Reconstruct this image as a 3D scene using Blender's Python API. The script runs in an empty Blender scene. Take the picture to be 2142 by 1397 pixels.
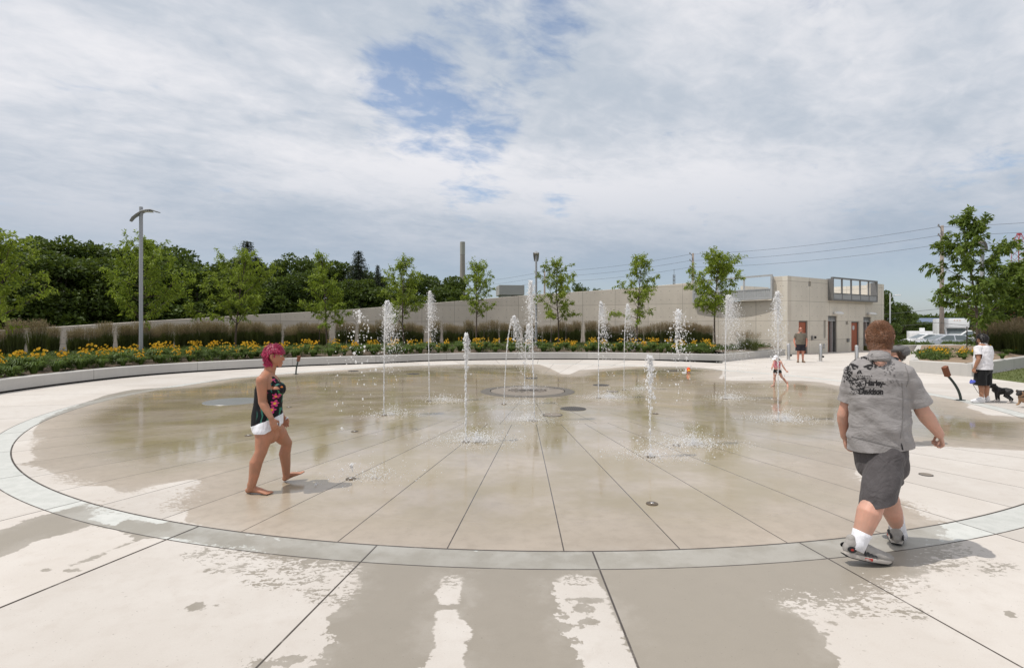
import bpy, bmesh, math, random
import numpy as np
from mathutils import Vector, Matrix
from mathutils.bvhtree import BVHTree
R = math.radians
sc = bpy.context.scene
COL = sc.collection
# ------------------------------------------------------------------ camera, sky, sun, exposure
F, HY, CX, EYE = 1116.0, 680.0, 1071.0, 1.8          # focal length and horizon measured on the photograph
cd = bpy.data.cameras.new('camera'); cam = bpy.data.objects.new('camera', cd); COL.objects.link(cam)
cam.location = (0, 0, EYE); cam.rotation_euler = (R(90), 0, 0)
cd.sensor_width = 36; cd.lens = 36 * F / 2142; cd.shift_y = -18.5 / 2142
cd.clip_start = 0.1; cd.clip_end = 6000
sc.camera = cam
SUN_EL = 65.0
sdir = Vector((math.cos(R(SUN_EL)), 0.18 * math.cos(R(SUN_EL)), -math.sin(R(SUN_EL))))
sd = bpy.data.lights.new('sun', 'SUN'); sun = bpy.data.objects.new('sun', sd); COL.objects.link(sun)
sd.energy = 3.0; sd.angle = R(0.53); sd.color = (1.0, 0.955, 0.89)
sun.rotation_euler = sdir.to_track_quat('-Z', 'Y').to_euler(); sun.location = (-20, 0, 40)
sc.view_settings.view_transform = 'Standard'; sc.view_settings.look = 'None'
sc.view_settings.exposure = 0.0; sc.view_settings.gamma = 1.0
sc.cycles.max_bounces = 8; sc.cycles.transparent_max_bounces = 12
sc.cycles.sample_clamp_indirect = 4.0

class Sh:                                             # terse node-graph helper
    def __init__(s, nt): s.nt = nt
    def node(s, t, **kw):
        n = s.nt.nodes.new(t)
        for k, v in kw.items(): setattr(n, k, v)
        return n
    def put(s, sock, v):
        if isinstance(v, bpy.types.NodeSocket): s.nt.links.new(v, sock)
        elif isinstance(v, (tuple, list)) and sock.type == 'RGBA' and len(v) == 3: sock.default_value = (*v, 1)
        else: sock.default_value = v
    def m(s, op, a, b=0.0, c=0.0, clamp=False):
        n = s.node('ShaderNodeMath', operation=op, use_clamp=clamp)
        s.put(n.inputs[0], a); s.put(n.inputs[1], b); s.put(n.inputs[2], c); return n.outputs[0]
    def vm(s, op, a, b=(0, 0, 0)):
        n = s.node('ShaderNodeVectorMath', operation=op); s.put(n.inputs[0], a)
        if op == 'SCALE': s.put(n.inputs['Scale'], b)
        else: s.put(n.inputs[1], b)
        return n.outputs['Value'] if op in ('DOT_PRODUCT', 'LENGTH', 'DISTANCE') else n.outputs[0]
    def mix(s, f, a, b, blend='MIX'):
        n = s.node('ShaderNodeMix', data_type='RGBA', blend_type=blend); n.clamp_factor = True
        s.put(n.inputs[0], f); s.put(n.inputs[6], a); s.put(n.inputs[7], b); return n.outputs[2]
    def step(s, x, lo, hi, a=0.0, b=1.0, smooth=True):
        n = s.node('ShaderNodeMapRange', interpolation_type='SMOOTHSTEP' if smooth else 'LINEAR', clamp=True)
        for i, v in enumerate((x, lo, hi, a, b)): s.put(n.inputs[i], v)
        return n.outputs[0]
    def noise(s, vec, scale, detail=4.0, rough=0.5, dist=0.0, dim='3D'):
        n = s.node('ShaderNodeTexNoise', noise_dimensions=dim)
        if vec is not None: s.put(n.inputs['Vector'], vec)
        n.inputs['Scale'].default_value = scale; n.inputs['Detail'].default_value = detail
        n.inputs['Roughness'].default_value = rough; n.inputs['Distortion'].default_value = dist
        return n.outputs[0]
    def sep(s, v):
        n = s.node('ShaderNodeSeparateXYZ'); s.put(n.inputs[0], v); return n.outputs
    def comb(s, x=0.0, y=0.0, z=0.0):
        n = s.node('ShaderNodeCombineXYZ')
        for i, v in enumerate((x, y, z)): s.put(n.inputs[i], v)
        return n.outputs[0]
    def pos(s): return s.node('ShaderNodeNewGeometry').outputs['Position']
    def obj(s): return s.node('ShaderNodeTexCoord').outputs['Object']
    def attr(s, name): return s.node('ShaderNodeAttribute', attribute_name=name)
    def bump(s, h, strength=0.3, dist=0.01):
        n = s.node('ShaderNodeBump'); n.inputs['Strength'].default_value = strength
        n.inputs['Distance'].default_value = dist; s.put(n.inputs['Height'], h); return n.outputs[0]

# world: Nishita sky behind a thin broken deck of procedural cloud
W = bpy.data.worlds.new('World'); sc.world = W; W.use_nodes = True
W.node_tree.nodes.clear(); s = Sh(W.node_tree)
sky = s.node('ShaderNodeTexSky', sky_type='NISHITA', sun_disc=False, sun_elevation=R(SUN_EL), sun_rotation=R(-100),
             altitude=100, air_density=1.0, dust_density=1.2, ozone_density=1.4)
bgA = s.node('ShaderNodeBackground'); s.put(bgA.inputs[0], sky.outputs[0]); bgA.inputs[1].default_value = 0.145
d = s.vm('NORMALIZE', s.node('ShaderNodeTexCoord').outputs['Generated'])
dx, dy, dz = s.sep(d)
zc = s.m('MAXIMUM', dz, 0.0)
den = s.m('ADD', zc, 0.17)
px = s.m('DIVIDE', dx, den); py = s.m('DIVIDE', dy, den)
# wind-combed axes: streaks run from lower left to upper right
u = s.m('ADD', s.m('MULTIPLY', px, 0.85), s.m('MULTIPLY', py, 0.52))
v = s.m('SUBTRACT', s.m('MULTIPLY', py, 0.85), s.m('MULTIPLY', px, 0.52))
vec1 = s.comb(s.m('MULTIPLY', u, 0.9), s.m('MULTIPLY', v, 1.15), 0.3)
vec2 = s.comb(s.m('MULTIPLY', u, 0.9), s.m('MULTIPLY', v, 1.25), 4.1)
n_big = s.noise(vec1, 1.35, 9, 0.55, 0.7)
n_fine = s.noise(vec2, 5.2, 10, 0.60, 0.5)
n_puff = s.noise(s.comb(u, s.m('MULTIPLY', v, 1.3), 7.7), 13.0, 6, 0.55, 0.6)
n_low = s.noise(s.comb(s.m('MULTIPLY', u, 0.6), v, 9.0), 0.9, 5, 0.5, 0.3)
def patch(x, z, r0, r1):
    q = Vector((x, 1, z)).normalized()
    return s.step(s.vm('DOT_PRODUCT', d, tuple(q)), math.cos(R(r1)), math.cos(R(r0)))
pts = [(-0.17, 0.425, 0.5, 8.5), (-0.05, 0.395, 0, 6.5), (-0.08, 0.27, 0, 6.5), (0.09, 0.24, 0, 3.5), (0.01, 0.55, 1, 9), (-0.02, 0.48, 0, 7), (-0.06, 0.60, 0, 8), (0.88, 0.25, 0, 5)]
pm = None
for i, (x, z, a, b) in enumerate(pts):
    k = s.m('MULTIPLY', patch(x, z, a, b), [1, .85, .95, .9, .75, .45, .7, .5][i])
    pm = k if pm is None else s.m('MAXIMUM', pm, k)
dens = s.m('ADD', s.m('MULTIPLY', n_big, 0.50), s.m('ADD', s.m('MULTIPLY', n_fine, 0.34), s.m('MULTIPLY', n_puff, 0.16)))
cov = s.step(s.m('SUBTRACT', s.m('ADD', dens, 0.18), s.m('MULTIPLY', pm, 0.195)), 0.385, 0.60)
cov = s.m('MAXIMUM', cov, 0.22)
cov = s.m('MULTIPLY', cov, s.step(dz, 0.0, 0.16, 0.50, 0.97))
lum = s.m('ADD', s.m('MULTIPLY', n_low, 0.74), s.m('ADD', s.m('MULTIPLY', n_fine, 0.16), s.m('MULTIPLY', n_puff, 0.10)))
cc = s.mix(s.step(lum, 0.36, 0.60), (0.515, 0.575, 0.655), (0.90, 0.89, 0.915))
cc = s.mix(s.step(dz, 0.02, 0.34, 0.92, 0.0), cc, (0.345, 0.42, 0.525))
bgB = s.node('ShaderNodeBackground'); s.put(bgB.inputs[0], cc); bgB.inputs[1].default_value = 0.99
mx = s.node('ShaderNodeMixShader'); s.put(mx.inputs[0], cov)
W.node_tree.links.new(bgA.outputs[0], mx.inputs[1]); W.node_tree.links.new(bgB.outputs[0], mx.inputs[2])
wo = s.node('ShaderNodeOutputWorld'); W.node_tree.links.new(mx.outputs[0], wo.inputs[0])

# ------------------------------------------------------------------ helpers
def P(px, py, d): return Vector(((px - CX) / F * d, d, EYE - (py - HY) / F * d))   # point seen at (px,py), d metres away
def G(px, py, z=0.0):                                                               # point on the level z
    d = (EYE - z) * F / (py - HY); return Vector(((px - CX) / F * d, d, z))
CEN = Vector((0.47, 14.56, 0)); RP = 10.31            # centre and radius of the splash pad
def ray_circle(px, rad):                              # depth at which the sight line meets a circle about the pad
    uu = (px - CX) / F; a = uu * uu + 1; b = -2 * (uu * CEN.x + CEN.y); c = CEN.x ** 2 + CEN.y ** 2 - rad * rad
    return (-b + math.sqrt(b * b - 4 * a * c)) / (2 * a)
def principled(name):
    m = bpy.data.materials.new(name); m.use_nodes = True; nt = m.node_tree; nt.nodes.clear()
    sh = Sh(nt); b = sh.node('ShaderNodeBsdfPrincipled'); o = sh.node('ShaderNodeOutputMaterial')
    nt.links.new(b.outputs[0], o.inputs[0]); return m, sh, b, o
_mats = {}
def mat(name, col, rough=0.6, var=0.12, scale=8.0, metal=0.0, bump=0.0, bscale=60.0, spec=0.4, coords='obj'):
    if name in _mats: return _mats[name]
    m, sh, b, o = principled(name)
    v = sh.obj() if coords == 'obj' else sh.pos()
    n = sh.noise(v, scale, 5, 0.55)
    f = sh.m('ADD', sh.m('MULTIPLY', n, 2 * var), 1 - var)
    c = sh.vm('SCALE', col, f) if False else sh.mix(1.0, col, sh.comb(f, f, f), 'MULTIPLY')
    sh.put(b.inputs['Base Color'], c); b.inputs['Metallic'].default_value = metal
    sh.put(b.inputs['Roughness'], sh.m('ADD', rough - 0.05, sh.m('MULTIPLY', n, 0.1)))
    b.inputs['Specular IOR Level'].default_value = spec
    if bump: sh.put(b.inputs['Normal'], sh.bump(sh.noise(v, bscale, 6, 0.6), bump, 0.01))
    _mats[name] = m; return m
def leaf_mat(name, dark, light, trans=0.35, hue=(0.25, 0.24, 0.05)):
    m = bpy.data.materials.new(name); m.use_nodes = True; nt = m.node_tree; nt.nodes.clear(); sh = Sh(nt)
    geo = sh.node('ShaderNodeNewGeometry')
    rnd = geo.outputs['Random Per Island']
    oi = sh.node('ShaderNodeObjectInfo').outputs['Random']
    c = sh.mix(rnd, dark, light)
    c = sh.mix(sh.m('MULTIPLY', sh.step(sh.noise(sh.pos(), 0.9, 3, 0.5), 0.45, 0.7), 0.35), c, light)
    c = sh.mix(sh.m('MULTIPLY', oi, 0.22), c, hue)
    df = sh.node('ShaderNodeBsdfPrincipled'); sh.put(df.inputs['Base Color'], c); df.inputs['Roughness'].default_value = 0.55
    df.inputs['Specular IOR Level'].default_value = 0.35
    tr = sh.node('ShaderNodeBsdfTranslucent'); sh.put(tr.inputs[0], sh.mix(0.5, c, (0.20, 0.26, 0.03)))
    mx = sh.node('ShaderNodeMixShader'); mx.inputs[0].default_value = trans
    nt.links.new(df.outputs[0], mx.inputs[1]); nt.links.new(tr.outputs[0], mx.inputs[2])
    o = sh.node('ShaderNodeOutputMaterial'); nt.links.new(mx.outputs[0], o.inputs[0]); return m

def link(name, me, m=None, parent=None, smooth=False):
    o = bpy.data.objects.new(name, me); COL.objects.link(o)
    if m is not None:
        for q in (m if isinstance(m, (list, tuple)) else [m]): me.materials.append(q)
    if parent is not None:
        o.parent = parent
    if smooth and len(me.polygons): me.polygons.foreach_set('use_smooth', [True] * len(me.polygons))
    return o
def tag(o, label=None, cat=None, group=None, kind=None):
    if label: o['label'] = label
    if cat: o['category'] = cat
    if group: o['group'] = group
    if kind: o['kind'] = kind
    return o
def thing(name, loc, label, cat, group=None, rz=0.0):
    e = bpy.data.objects.new(name, None); COL.objects.link(e); e.location = loc; e.rotation_euler = (0, 0, rz)
    e.empty_display_size = 0.2
    return tag(e, label, cat, group)
def copy_tree(o, parent=None):
    c = o.copy(); COL.objects.link(c); c.parent = parent
    for ch in [k for k in bpy.data.objects if k.parent == o]: copy_tree(ch, c)
    return c
def mesh_np(name, V, Q):
    V = np.asarray(V, dtype=np.float32).reshape(-1, 3); Q = np.asarray(Q, dtype=np.int32)
    k = Q.shape[1]; me = bpy.data.meshes.new(name)
    me.vertices.add(len(V)); me.vertices.foreach_set('co', V.ravel())
    me.loops.add(Q.size); me.loops.foreach_set('vertex_index', Q.ravel())
    me.polygons.add(len(Q)); me.polygons.foreach_set('loop_start', np.arange(0, Q.size, k, dtype=np.int32))
    me.update(calc_edges=True); me.validate(); return me
class MB:
    """collects shapes, builds ONE mesh object; each face keeps a material slot"""
    def __init__(s): s.v = []; s.f = []; s.mi = []; s.cur = 0
    def add(s, V, Fc):
        o = len(s.v); s.v += [tuple(x) for x in V]
        for f in Fc: s.f.append(tuple(i + o for i in f)); s.mi.append(s.cur)
        return s
    def box(s, c, size, rz=0.0, bev=0.0, M=None):
        bm = bmesh.new(); bmesh.ops.create_cube(bm, size=1.0)
        for q in bm.verts: q.co = Vector((q.co.x * size[0], q.co.y * size[1], q.co.z * size[2]))
        if bev: bmesh.ops.bevel(bm, geom=list(bm.edges), offset=bev, segments=2, profile=0.6, affect='EDGES')
        T = (Matrix.Translation(Vector(c)) @ Matrix.Rotation(rz, 4, 'Z')) if M is None else M
        bm.transform(T); return s.bm(bm)
    def bm(s, bm):
        bm.verts.index_update()
        s.add([tuple(q.co) for q in bm.verts], [[q.index for q in f.verts] for f in bm.faces]); bm.free(); return s
    def tube(s, pts, rad, n=12, side=None, caps=True, round_caps=False):
        V, Fc = tube_vf(pts, rad, n, side, round_caps); return s.add(V, Fc)
    def cyl(s, a, b, r, n=16, r2=None):
        return s.tube([a, b], [r, r if r2 is None else r2], n)
    def lathe(s, prof, c=(0, 0, 0), n=32):
        V = []; k = len(prof)
        for i in range(n):
            a = 2 * math.pi * i / n
            for r, z in prof: V.append((c[0] + r * math.cos(a), c[1] + r * math.sin(a), c[2] + z))
        Fc = [(i * k + j, ((i + 1) % n) * k + j, ((i + 1) % n) * k + j + 1, i * k + j + 1) for i in range(n) for j in range(k - 1)]
        return s.add(V, Fc)
    def prism(s, poly, h, M=None):                    # polygon (x,y) extruded from z=0 to z=h, then M
        n = len(poly); V = [Vector((x, y, 0)) for x, y in poly] + [Vector((x, y, h)) for x, y in poly]
        if M is not None: V = [M @ q for q in V]
        Fc = [tuple(range(n - 1, -1, -1)), tuple(range(n, 2 * n))] + [(i, (i + 1) % n, n + (i + 1) % n, n + i) for i in range(n)]
        return s.add(V, Fc)
    def mesh(s, name='m'):
        me = bpy.data.meshes.new(name); me.from_pydata(s.v, [], s.f)
        me.polygons.foreach_set('material_index', s.mi); me.update(); return me
    def build(s, name, m, parent=None, smooth=False, auto=None):
        me = s.mesh(name); o = link(name, me, m, parent, smooth)
        if auto is not None:
            me.polygons.foreach_set('use_smooth', [True] * len(me.polygons)); me.set_sharp_from_angle(angle=R(auto))
        return o
def tube_vf(pts, rad, n=12, side=None, round_caps=False):
    pts = [Vector(p) for p in pts]; k = len(pts)
    rad = [(r, r) if not isinstance(r, (tuple, list)) else r for r in rad]
    if round_caps:                                    # hemispherical ends
        t0 = (pts[0] - pts[1]).normalized(); t1 = (pts[-1] - pts[-2]).normalized()
        r0, r1 = rad[0], rad[-1]; m0, m1 = min(r0), min(r1)
        pre = [(pts[0] + t0 * m0 * a, (r0[0] * b, r0[1] * b)) for a, b in ((0.95, 0.3), (0.72, 0.70), (0.38, 0.925))]
        post = [(pts[-1] + t1 * m1 * a, (r1[0] * b, r1[1] * b)) for a, b in ((0.38, 0.925), (0.72, 0.70), (0.95, 0.3))]
        pts = [p for p, _ in pre] + pts + [p for p, _ in post]; rad = [r for _, r in pre] + rad + [r for _, r in post]
        k = len(pts)
    V = []; ref = Vector(side) if side is not None else None
    for i in range(k):
        t = (pts[min(i + 1, k - 1)] - pts[max(i - 1, 0)])
        t = t.normalized() if t.length > 1e-9 else Vector((0, 0, 1))
        if ref is None:
            ref = Vector((1, 0, 0)) if abs(t.x) < 0.8 else Vector((0, 1, 0))
        a = ref - t * ref.dot(t); a.normalize()
        if side is None: ref = a
        b = t.cross(a)
        for j in range(n):
            w = 2 * math.pi * j / n
            V.append(pts[i] + a * (rad[i][0] * math.cos(w)) + b * (rad[i][1] * math.sin(w)))
    Fc = [(i * n + j, i * n + (j + 1) % n, (i + 1) * n + (j + 1) % n, (i + 1) * n + j) for i in range(k - 1) for j in range(n)]
    Fc += [tuple(range(n - 1, -1, -1)), tuple(range((k - 1) * n, k * n))]
    return V, Fc
def sd_poly(X, Y, poly):                              # signed distance, positive inside
    poly = np.asarray(poly, float); n = len(poly); D = np.full(X.shape, 1e9); ins = np.zeros(X.shape, bool)
    for i in range(n):
        x0, y0 = poly[i]; x1, y1 = poly[(i + 1) % n]; ex, ey = x1 - x0, y1 - y0; L = ex * ex + ey * ey + 1e-12
        t = np.clip(((X - x0) * ex + (Y - y0) * ey) / L, 0, 1)
        D = np.minimum(D, np.hypot(X - x0 - t * ex, Y - y0 - t * ey))
        c = ((y0 > Y) != (y1 > Y)); ins ^= c & (X < (x1 - x0) * (Y - y0) / (y1 - y0 + 1e-12) + x0)
    return np.where(ins, D, -D)
# ------------------------------------------------------------------ ground
def gpoly(pp): return [tuple(G(a, b)[:2]) for a, b in pp]
wet_pad = [(86, 879), (68, 905), (73, 926), (63, 942), (76, 958), (47, 972), (73, 976), (105, 986), (136, 1002), (167, 1016),
 (225, 1016), (256, 1030), (285, 1026), (332, 1013), (405, 1002), (418, 1007), (387, 1031), (361, 1054), (392, 1073), (385, 1090),
 (600, 1135), (900, 1158), (1180, 1160), (1500, 1150), (1700, 1135), (1850, 1112), (1974, 1088), (1925, 1078), (1905, 1055),
 (1850, 1030), (1800, 1005), (1785, 988), (1830, 952), (1910, 931), (1980, 934), (2061, 938), (2260, 948), (2260, 880), (2141, 872),
 (2065, 868), (2049, 860), (2020, 852), (2029, 846), (2008, 838), (1988, 834), (1944, 826), (1850, 818), (1748, 806), (1721, 800),
 (1676, 796), (1631, 796), (1571, 796), (1520, 796), (1503, 790), (1520, 776), (1487, 771), (1436, 767), (1375, 766), (1310, 766.6),
 (1265, 771), (1212, 774), (1192, 783), (1173, 782), (1153, 771), (1128, 762), (960, 761.5), (800, 767), (700, 775), (640, 779), (560, 785),
 (484, 791), (418, 801), (379, 808), (275, 815), (222, 826), (131, 858)]
wet_left = [(0, 1108), (30, 1100), (48, 1089), (118, 1069), (188, 1051), (196, 1060), (205, 1075), (182, 1086), (240, 1099), (252, 1089),
 (270, 1085), (310, 1090), (330, 1095), (360, 1089), (430, 1102), (380, 1128), (350, 1122), (300, 1127), (235, 1150), (200, 1170), (180, 1174),
 (137, 1185), (195, 1163), (240, 1146), (282, 1127), (250, 1110), (210, 1103), (190, 1099), (135, 1117), (65, 1134), (40, 1150), (0, 1165), (-160, 1205), (-160, 1140)]
wet_mid = [(420, 1100), (385, 1127), (440, 1140), (500, 1155), (552, 1168), (610, 1175), (590, 1190), (657, 1189), (740, 1185), (751, 1220), (735, 1244),
 (704, 1249), (717, 1257), (704, 1275), (680, 1299), (678, 1320), (693, 1343), (670, 1380), (659, 1397), (600, 1500), (1860, 1500), (1762, 1397),
 (1754, 1375), (1728, 1354), (1726, 1325), (1694, 1294), (1645, 1267), (1702, 1260), (1760, 1273), (1856, 1239), (1870, 1228), (1896, 1215),
 (1948, 1194), (1990, 1165), (2013, 1145), (1974, 1121), (1974, 1105), (1958, 1085), (1700, 1128), (1180, 1150), (800, 1140), (600, 1128)]
dry_1a = [(929, 1210), (970, 1207), (960, 1262), (918, 1263), (914, 1240)]
dry_1b = [(914, 1276), (953, 1275), (965, 1291), (989, 1325), (971, 1341), (972, 1500), (850, 1500), (890, 1397), (913, 1348), (905, 1328)]
dry_2 = [(1152, 1218), (1199, 1205), (1241, 1207), (1267, 1239), (1275, 1257), (1322, 1385), (1365, 1500), (1225, 1500), (1220, 1397), (1210, 1359), (1186, 1314), (1168, 1257)]
blots = [(150, 1193, .07, .02), (95, 1192, .05, .02), (410, 1269, .06, .035), (620, 1152, .05, .02), (1225, 1255, .13, .025), (1220, 1274, .07, .03), (1232, 1300, .06, .03), (420, 1160, .07, .025),
 (640, 1211, .06, .025), (655, 1243, .05, .03), (560, 1220, .08, .02), (565, 1385, .1, .03), (620, 1378, .08, .02), (440, 1193, .06, .03), (500, 1186, .05, .025), (520, 1197, .06, .02),
 (1905, 1283, .05, .02), (2112, 1280, .03, .015), (2115, 1288, .04, .015), (1738, 1303, .03, .015), (2100, 1182, .05, .02), (2070, 1190, .05, .02), (1790, 1280, .05, .02)]
def wet_field(X, Y):
    w = sd_poly(X, Y, gpoly(wet_pad))
    w = np.maximum(w, np.maximum(sd_poly(X, Y, gpoly(wet_left)), sd_poly(X, Y, gpoly(wet_mid))))
    for dpoly in (dry_1a, dry_1b, dry_2): w = np.minimum(w, -sd_poly(X, Y, gpoly(dpoly)))
    for bx, by, a, b in blots:
        c = G(bx, by); w = np.maximum(w, 0.06 * (1 - np.hypot((X - c.x) / a, (Y - c.y) / (b * 1.4))))
    return np.clip(w, -2, 2)
def plaza_mesh():
    th = np.concatenate([np.linspace(-180, -52, 60, endpoint=False), np.linspace(-52, 52, 440, endpoint=False), np.linspace(52, 180, 60, endpoint=False)])
    th = np.radians(th)
    rm = []
    for t in th:
        dirx, diry = math.sin(t), math.cos(t)
        if diry > 0.3:
            pxx = CX + F * dirx / diry
            if pxx < 1515: rr = ray_circle(max(pxx, -2600), 14.2) / diry
            elif pxx < 1655: rr = ((1655 - pxx) / 140 * 28.6 + (pxx - 1515) / 140 * 33.5) / diry
            elif pxx < 1860: rr = (33.5 + (pxx - 1655) / 205 * 6.5) / diry
            else: rr = 38.0 / diry
        elif dirx < 0: rr = 16.0
        else: rr = 38.0
        rm.append(min(rr, 62.0))
    rm = np.array(rm); K = 300; tt = np.linspace(0, 1, K)
    r0 = 0.8; RR = r0 * (rm[:, None] / r0) ** tt[None, :]
    X = RR * np.sin(th)[:, None]; Y = RR * np.cos(th)[:, None]; n = len(th)
    V = np.stack([X, Y, np.zeros_like(X)], -1).reshape(-1, 3)
    I = np.arange(n)[:, None]; J = np.arange(K - 1)[None, :]; I2 = (I + 1) % n
    Q = np.stack([I * K + J, I2 * K + J, I2 * K + J + 1, I * K + J + 1], -1).reshape(-1, 4)[:, ::-1]
    # skirt down at the outer rim, small fan at the middle
    base = len(V); rim = V.reshape(n, K, 3)[:, -1].copy(); rim[:, 2] = -0.5
    V = np.concatenate([V, rim, [[0, 0, 0]]])
    Q2 = np.array([[i * K + K - 1, base + i, base + (i + 1) % n, ((i + 1) % n) * K + K - 1] for i in range(n)])
    Q3 = np.array([[base + n, i * K, ((i + 1) % n) * K, ((i + 1) % n) * K] for i in range(n)])
    me = bpy.data.meshes.new('plaza_pavement')
    faces = [tuple(q) for q in np.concatenate([Q, Q2[:, ::-1]])] + [tuple(q[:3]) for q in Q3[:, ::-1]]
    me.from_pydata(V.tolist(), [], faces); me.update()
    sp = np.zeros(len(V))
    for ax, ay, sx, sy, k in ((620, 1200, .50, .34, 1.0), (470, 1160, .45, .25, .9), (1790, 1240, .75, .42, 1.0), (1990, 1165, .5, .45, 1.0), (335, 1045, .75, .55, 1.0), (170, 1000, .6, .5, .7), (945, 1215, .10, .12, .8), (1205, 1215, .15, .12, .9), (690, 1240, .25, .25, .8), (1930, 1060, .4, .4, .7), (90, 920, .5, .8, .6), (1850, 990, .3, .5, .6)):
        c = G(ax, ay); sp = np.maximum(sp, k * np.exp(-((V[:, 0] - c.x) / sx) ** 2 - ((V[:, 1] - c.y) / sy) ** 2))
    a = me.attributes.new('splash', 'FLOAT', 'POINT'); a.data.foreach_set('value', sp.astype(np.float32))
    a = me.attributes.new('wet', 'FLOAT', 'POINT'); a.data.foreach_set('value', wet_field(V[:, 0], V[:, 1]).astype(np.float32))
    return me
def plaza_material():
    m, sh, b, o = principled('plaza concrete')
    p = sh.pos(); x, y, z = sh.sep(p)
    ex = sh.m('SUBTRACT', x, CEN.x); ey = sh.m('SUBTRACT', CEN.y, y)
    r = sh.m('SQRT', sh.m('ADD', sh.m('MULTIPLY', ex, ex), sh.m('MULTIPLY', ey, ey)))
    ang = sh.m('MULTIPLY', sh.m('ARCTAN2', ex, ey), 180 / math.pi)
    def radial(step, off, w):                         # distance to the nearest radial joint, as a line mask
        q = sh.m('DIVIDE', sh.m('SUBTRACT', ang, off), step)
        fr = sh.m('ABSOLUTE', sh.m('SUBTRACT', q, sh.m('ROUND', q)))
        dist = sh.m('MULTIPLY', sh.m('MULTIPLY', fr, R(step)), r)
        return sh.step(dist, w * 0.5, w * 1.1, 1.0, 0.0)
    def ring(rad, w): return sh.step(sh.m('ABSOLUTE', sh.m('SUBTRACT', r, rad)), w * 0.5, w * 1.1, 1.0, 0.0)
    inside = sh.m('LESS_THAN', r, RP); outside = sh.m('SUBTRACT', 1.0, inside)
    inner = sh.m('LESS_THAN', r, 4.9)
    l_in = sh.m('MULTIPLY', sh.m('MULTIPLY', radial(360 / 69, -0.31, 0.0065), inside), sh.m('SUBTRACT', 1.0, inner))
    l_core = sh.m('MULTIPLY', radial(360 / 34.5, 2.3, 0.006), inner)
    l_out = sh.m('MULTIPLY', radial(360 / 37, 0.95, 0.0085), outside)
    q = sh.m('ABSOLUTE', sh.m('ADD', ang, 18.51))
    l_wide = sh.m('MULTIPLY', sh.step(sh.m('MULTIPLY', sh.m('MULTIPLY', q, R(1)), r), 0.009, 0.014, 1, 0), outside)
    lines = l_in
    for k in (l_core, l_out, l_wide, ring(RP, 0.012), ring(RP + 0.315, 0.008), sh.m('MULTIPLY', ring(4.9, 0.006), 0.5), ring(16.6, 0.012)): lines = sh.m('MAXIMUM', lines, k)
    band = sh.m('MULTIPLY', outside, sh.m('LESS_THAN', r, RP + 0.315))
    # wetness: traced shore plus ragged, splashed edge
    w = sh.attr('wet').outputs['Fac']
    vec = sh.comb(x, y, 0.0)
    n1 = sh.noise(vec, 2.6, 6, 0.62); n2 = sh.noise(vec, 13.0, 5, 0.6); n3 = sh.noise(sh.comb(sh.m('MULTIPLY', x, 0.6), y, 5.0), 34.0, 3, 0.5)
    rag = sh.m('MULTIPLY', sh.m('SUBTRACT', n1, 0.5), 0.09)
    soft = sh.step(sh.noise(vec, 0.9, 3, 0.5), 0.46, 0.60, 0.12, 1.0)   # some shores are clean, some splashed
    rag = sh.m('ADD', rag, sh.m('MULTIPLY', sh.m('MULTIPLY', sh.m('SUBTRACT', n2, 0.5), 0.42), soft))
    rag = sh.m('ADD', rag, sh.m('MULTIPLY', sh.m('SUBTRACT', n3, 0.5), 0.07))
    ww = sh.m('ADD', w, rag)
    spots = sh.m('MULTIPLY', sh.m('GREATER_THAN', sh.m('ADD', n3, sh.m('MULTIPLY', n2, 0.35)), 0.925), sh.step(w, -1.6, -0.05, 0, 1))
    # splashed zones: flecks of wet on the dry side, dry flecks left on the wet side
    n4 = sh.noise(sh.comb(sh.m('MULTIPLY', x, 0.75), sh.m('MULTIPLY', y, 1.2), 2.0), 21.0, 4, 0.62, 0.4); n5 = sh.noise(sh.comb(x, sh.m('MULTIPLY', y, 1.3), 6.0), 46.0, 2, 0.5)
    zone = sh.step(sh.m('ADD', sh.attr('splash').outputs['Fac'], sh.m('MULTIPLY', sh.m('SUBTRACT', n1, 0.5), 0.5)), 0.25, 0.6)
    thr = sh.m('ADD', sh.m('MULTIPLY', w, sh.m('SUBTRACT', 4.2, sh.m('MULTIPLY', zone, 3.0))), sh.m('MULTIPLY', sh.m('SUBTRACT', n4, 0.5), 1.55))
    thr = sh.m('ADD', thr, sh.m('MULTIPLY', sh.m('SUBTRACT', n5, 0.5), 0.55))
    wet = sh.m('MAXIMUM', sh.mix(zone, sh.comb(*[sh.step(ww, -0.008, 0.008)] * 3), sh.comb(*[sh.step(thr, -0.03, 0.03)] * 3)), sh.m('MULTIPLY', spots, 0.75))
    film = sh.m('MULTIPLY', sh.step(w, 0.10, 1.3), inside)
    # concrete colour
    g1 = sh.noise(vec, 0.55, 5, 0.6); g2 = sh.noise(vec, 7.0, 8, 0.65); g3 = sh.noise(vec, 120.0, 3, 0.5)
    slab = sh.m('FLOOR', sh.m('DIVIDE', sh.m('SUBTRACT', ang, 0.95), 360 / 37)); slab2 = sh.m('FLOOR', sh.m('DIVIDE', sh.m('ADD', ang, 0.31), 360 / 69))
    wn = sh.node('ShaderNodeTexWhiteNoise', noise_dimensions='2D'); sh.put(wn.inputs['Vector'], sh.comb(slab2, inside, 0)); sv = wn.outputs[0]
    wn2 = sh.node('ShaderNodeTexWhiteNoise', noise_dimensions='2D'); sh.put(wn2.inputs['Vector'], sh.comb(slab, inner, 0)); sv = sh.m('ADD', sh.m('MULTIPLY', sv, inside), sh.m('MULTIPLY', wn2.outputs[0], outside))
    dry = sh.mix(sh.step(g1, 0.35, 0.65), (0.515, 0.475, 0.432), (0.572, 0.536, 0.496))
    dry = sh.mix(sh.step(g2, 0.45, 0.72, 0, 0.55), dry, (0.485, 0.44, 0.395))
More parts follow.
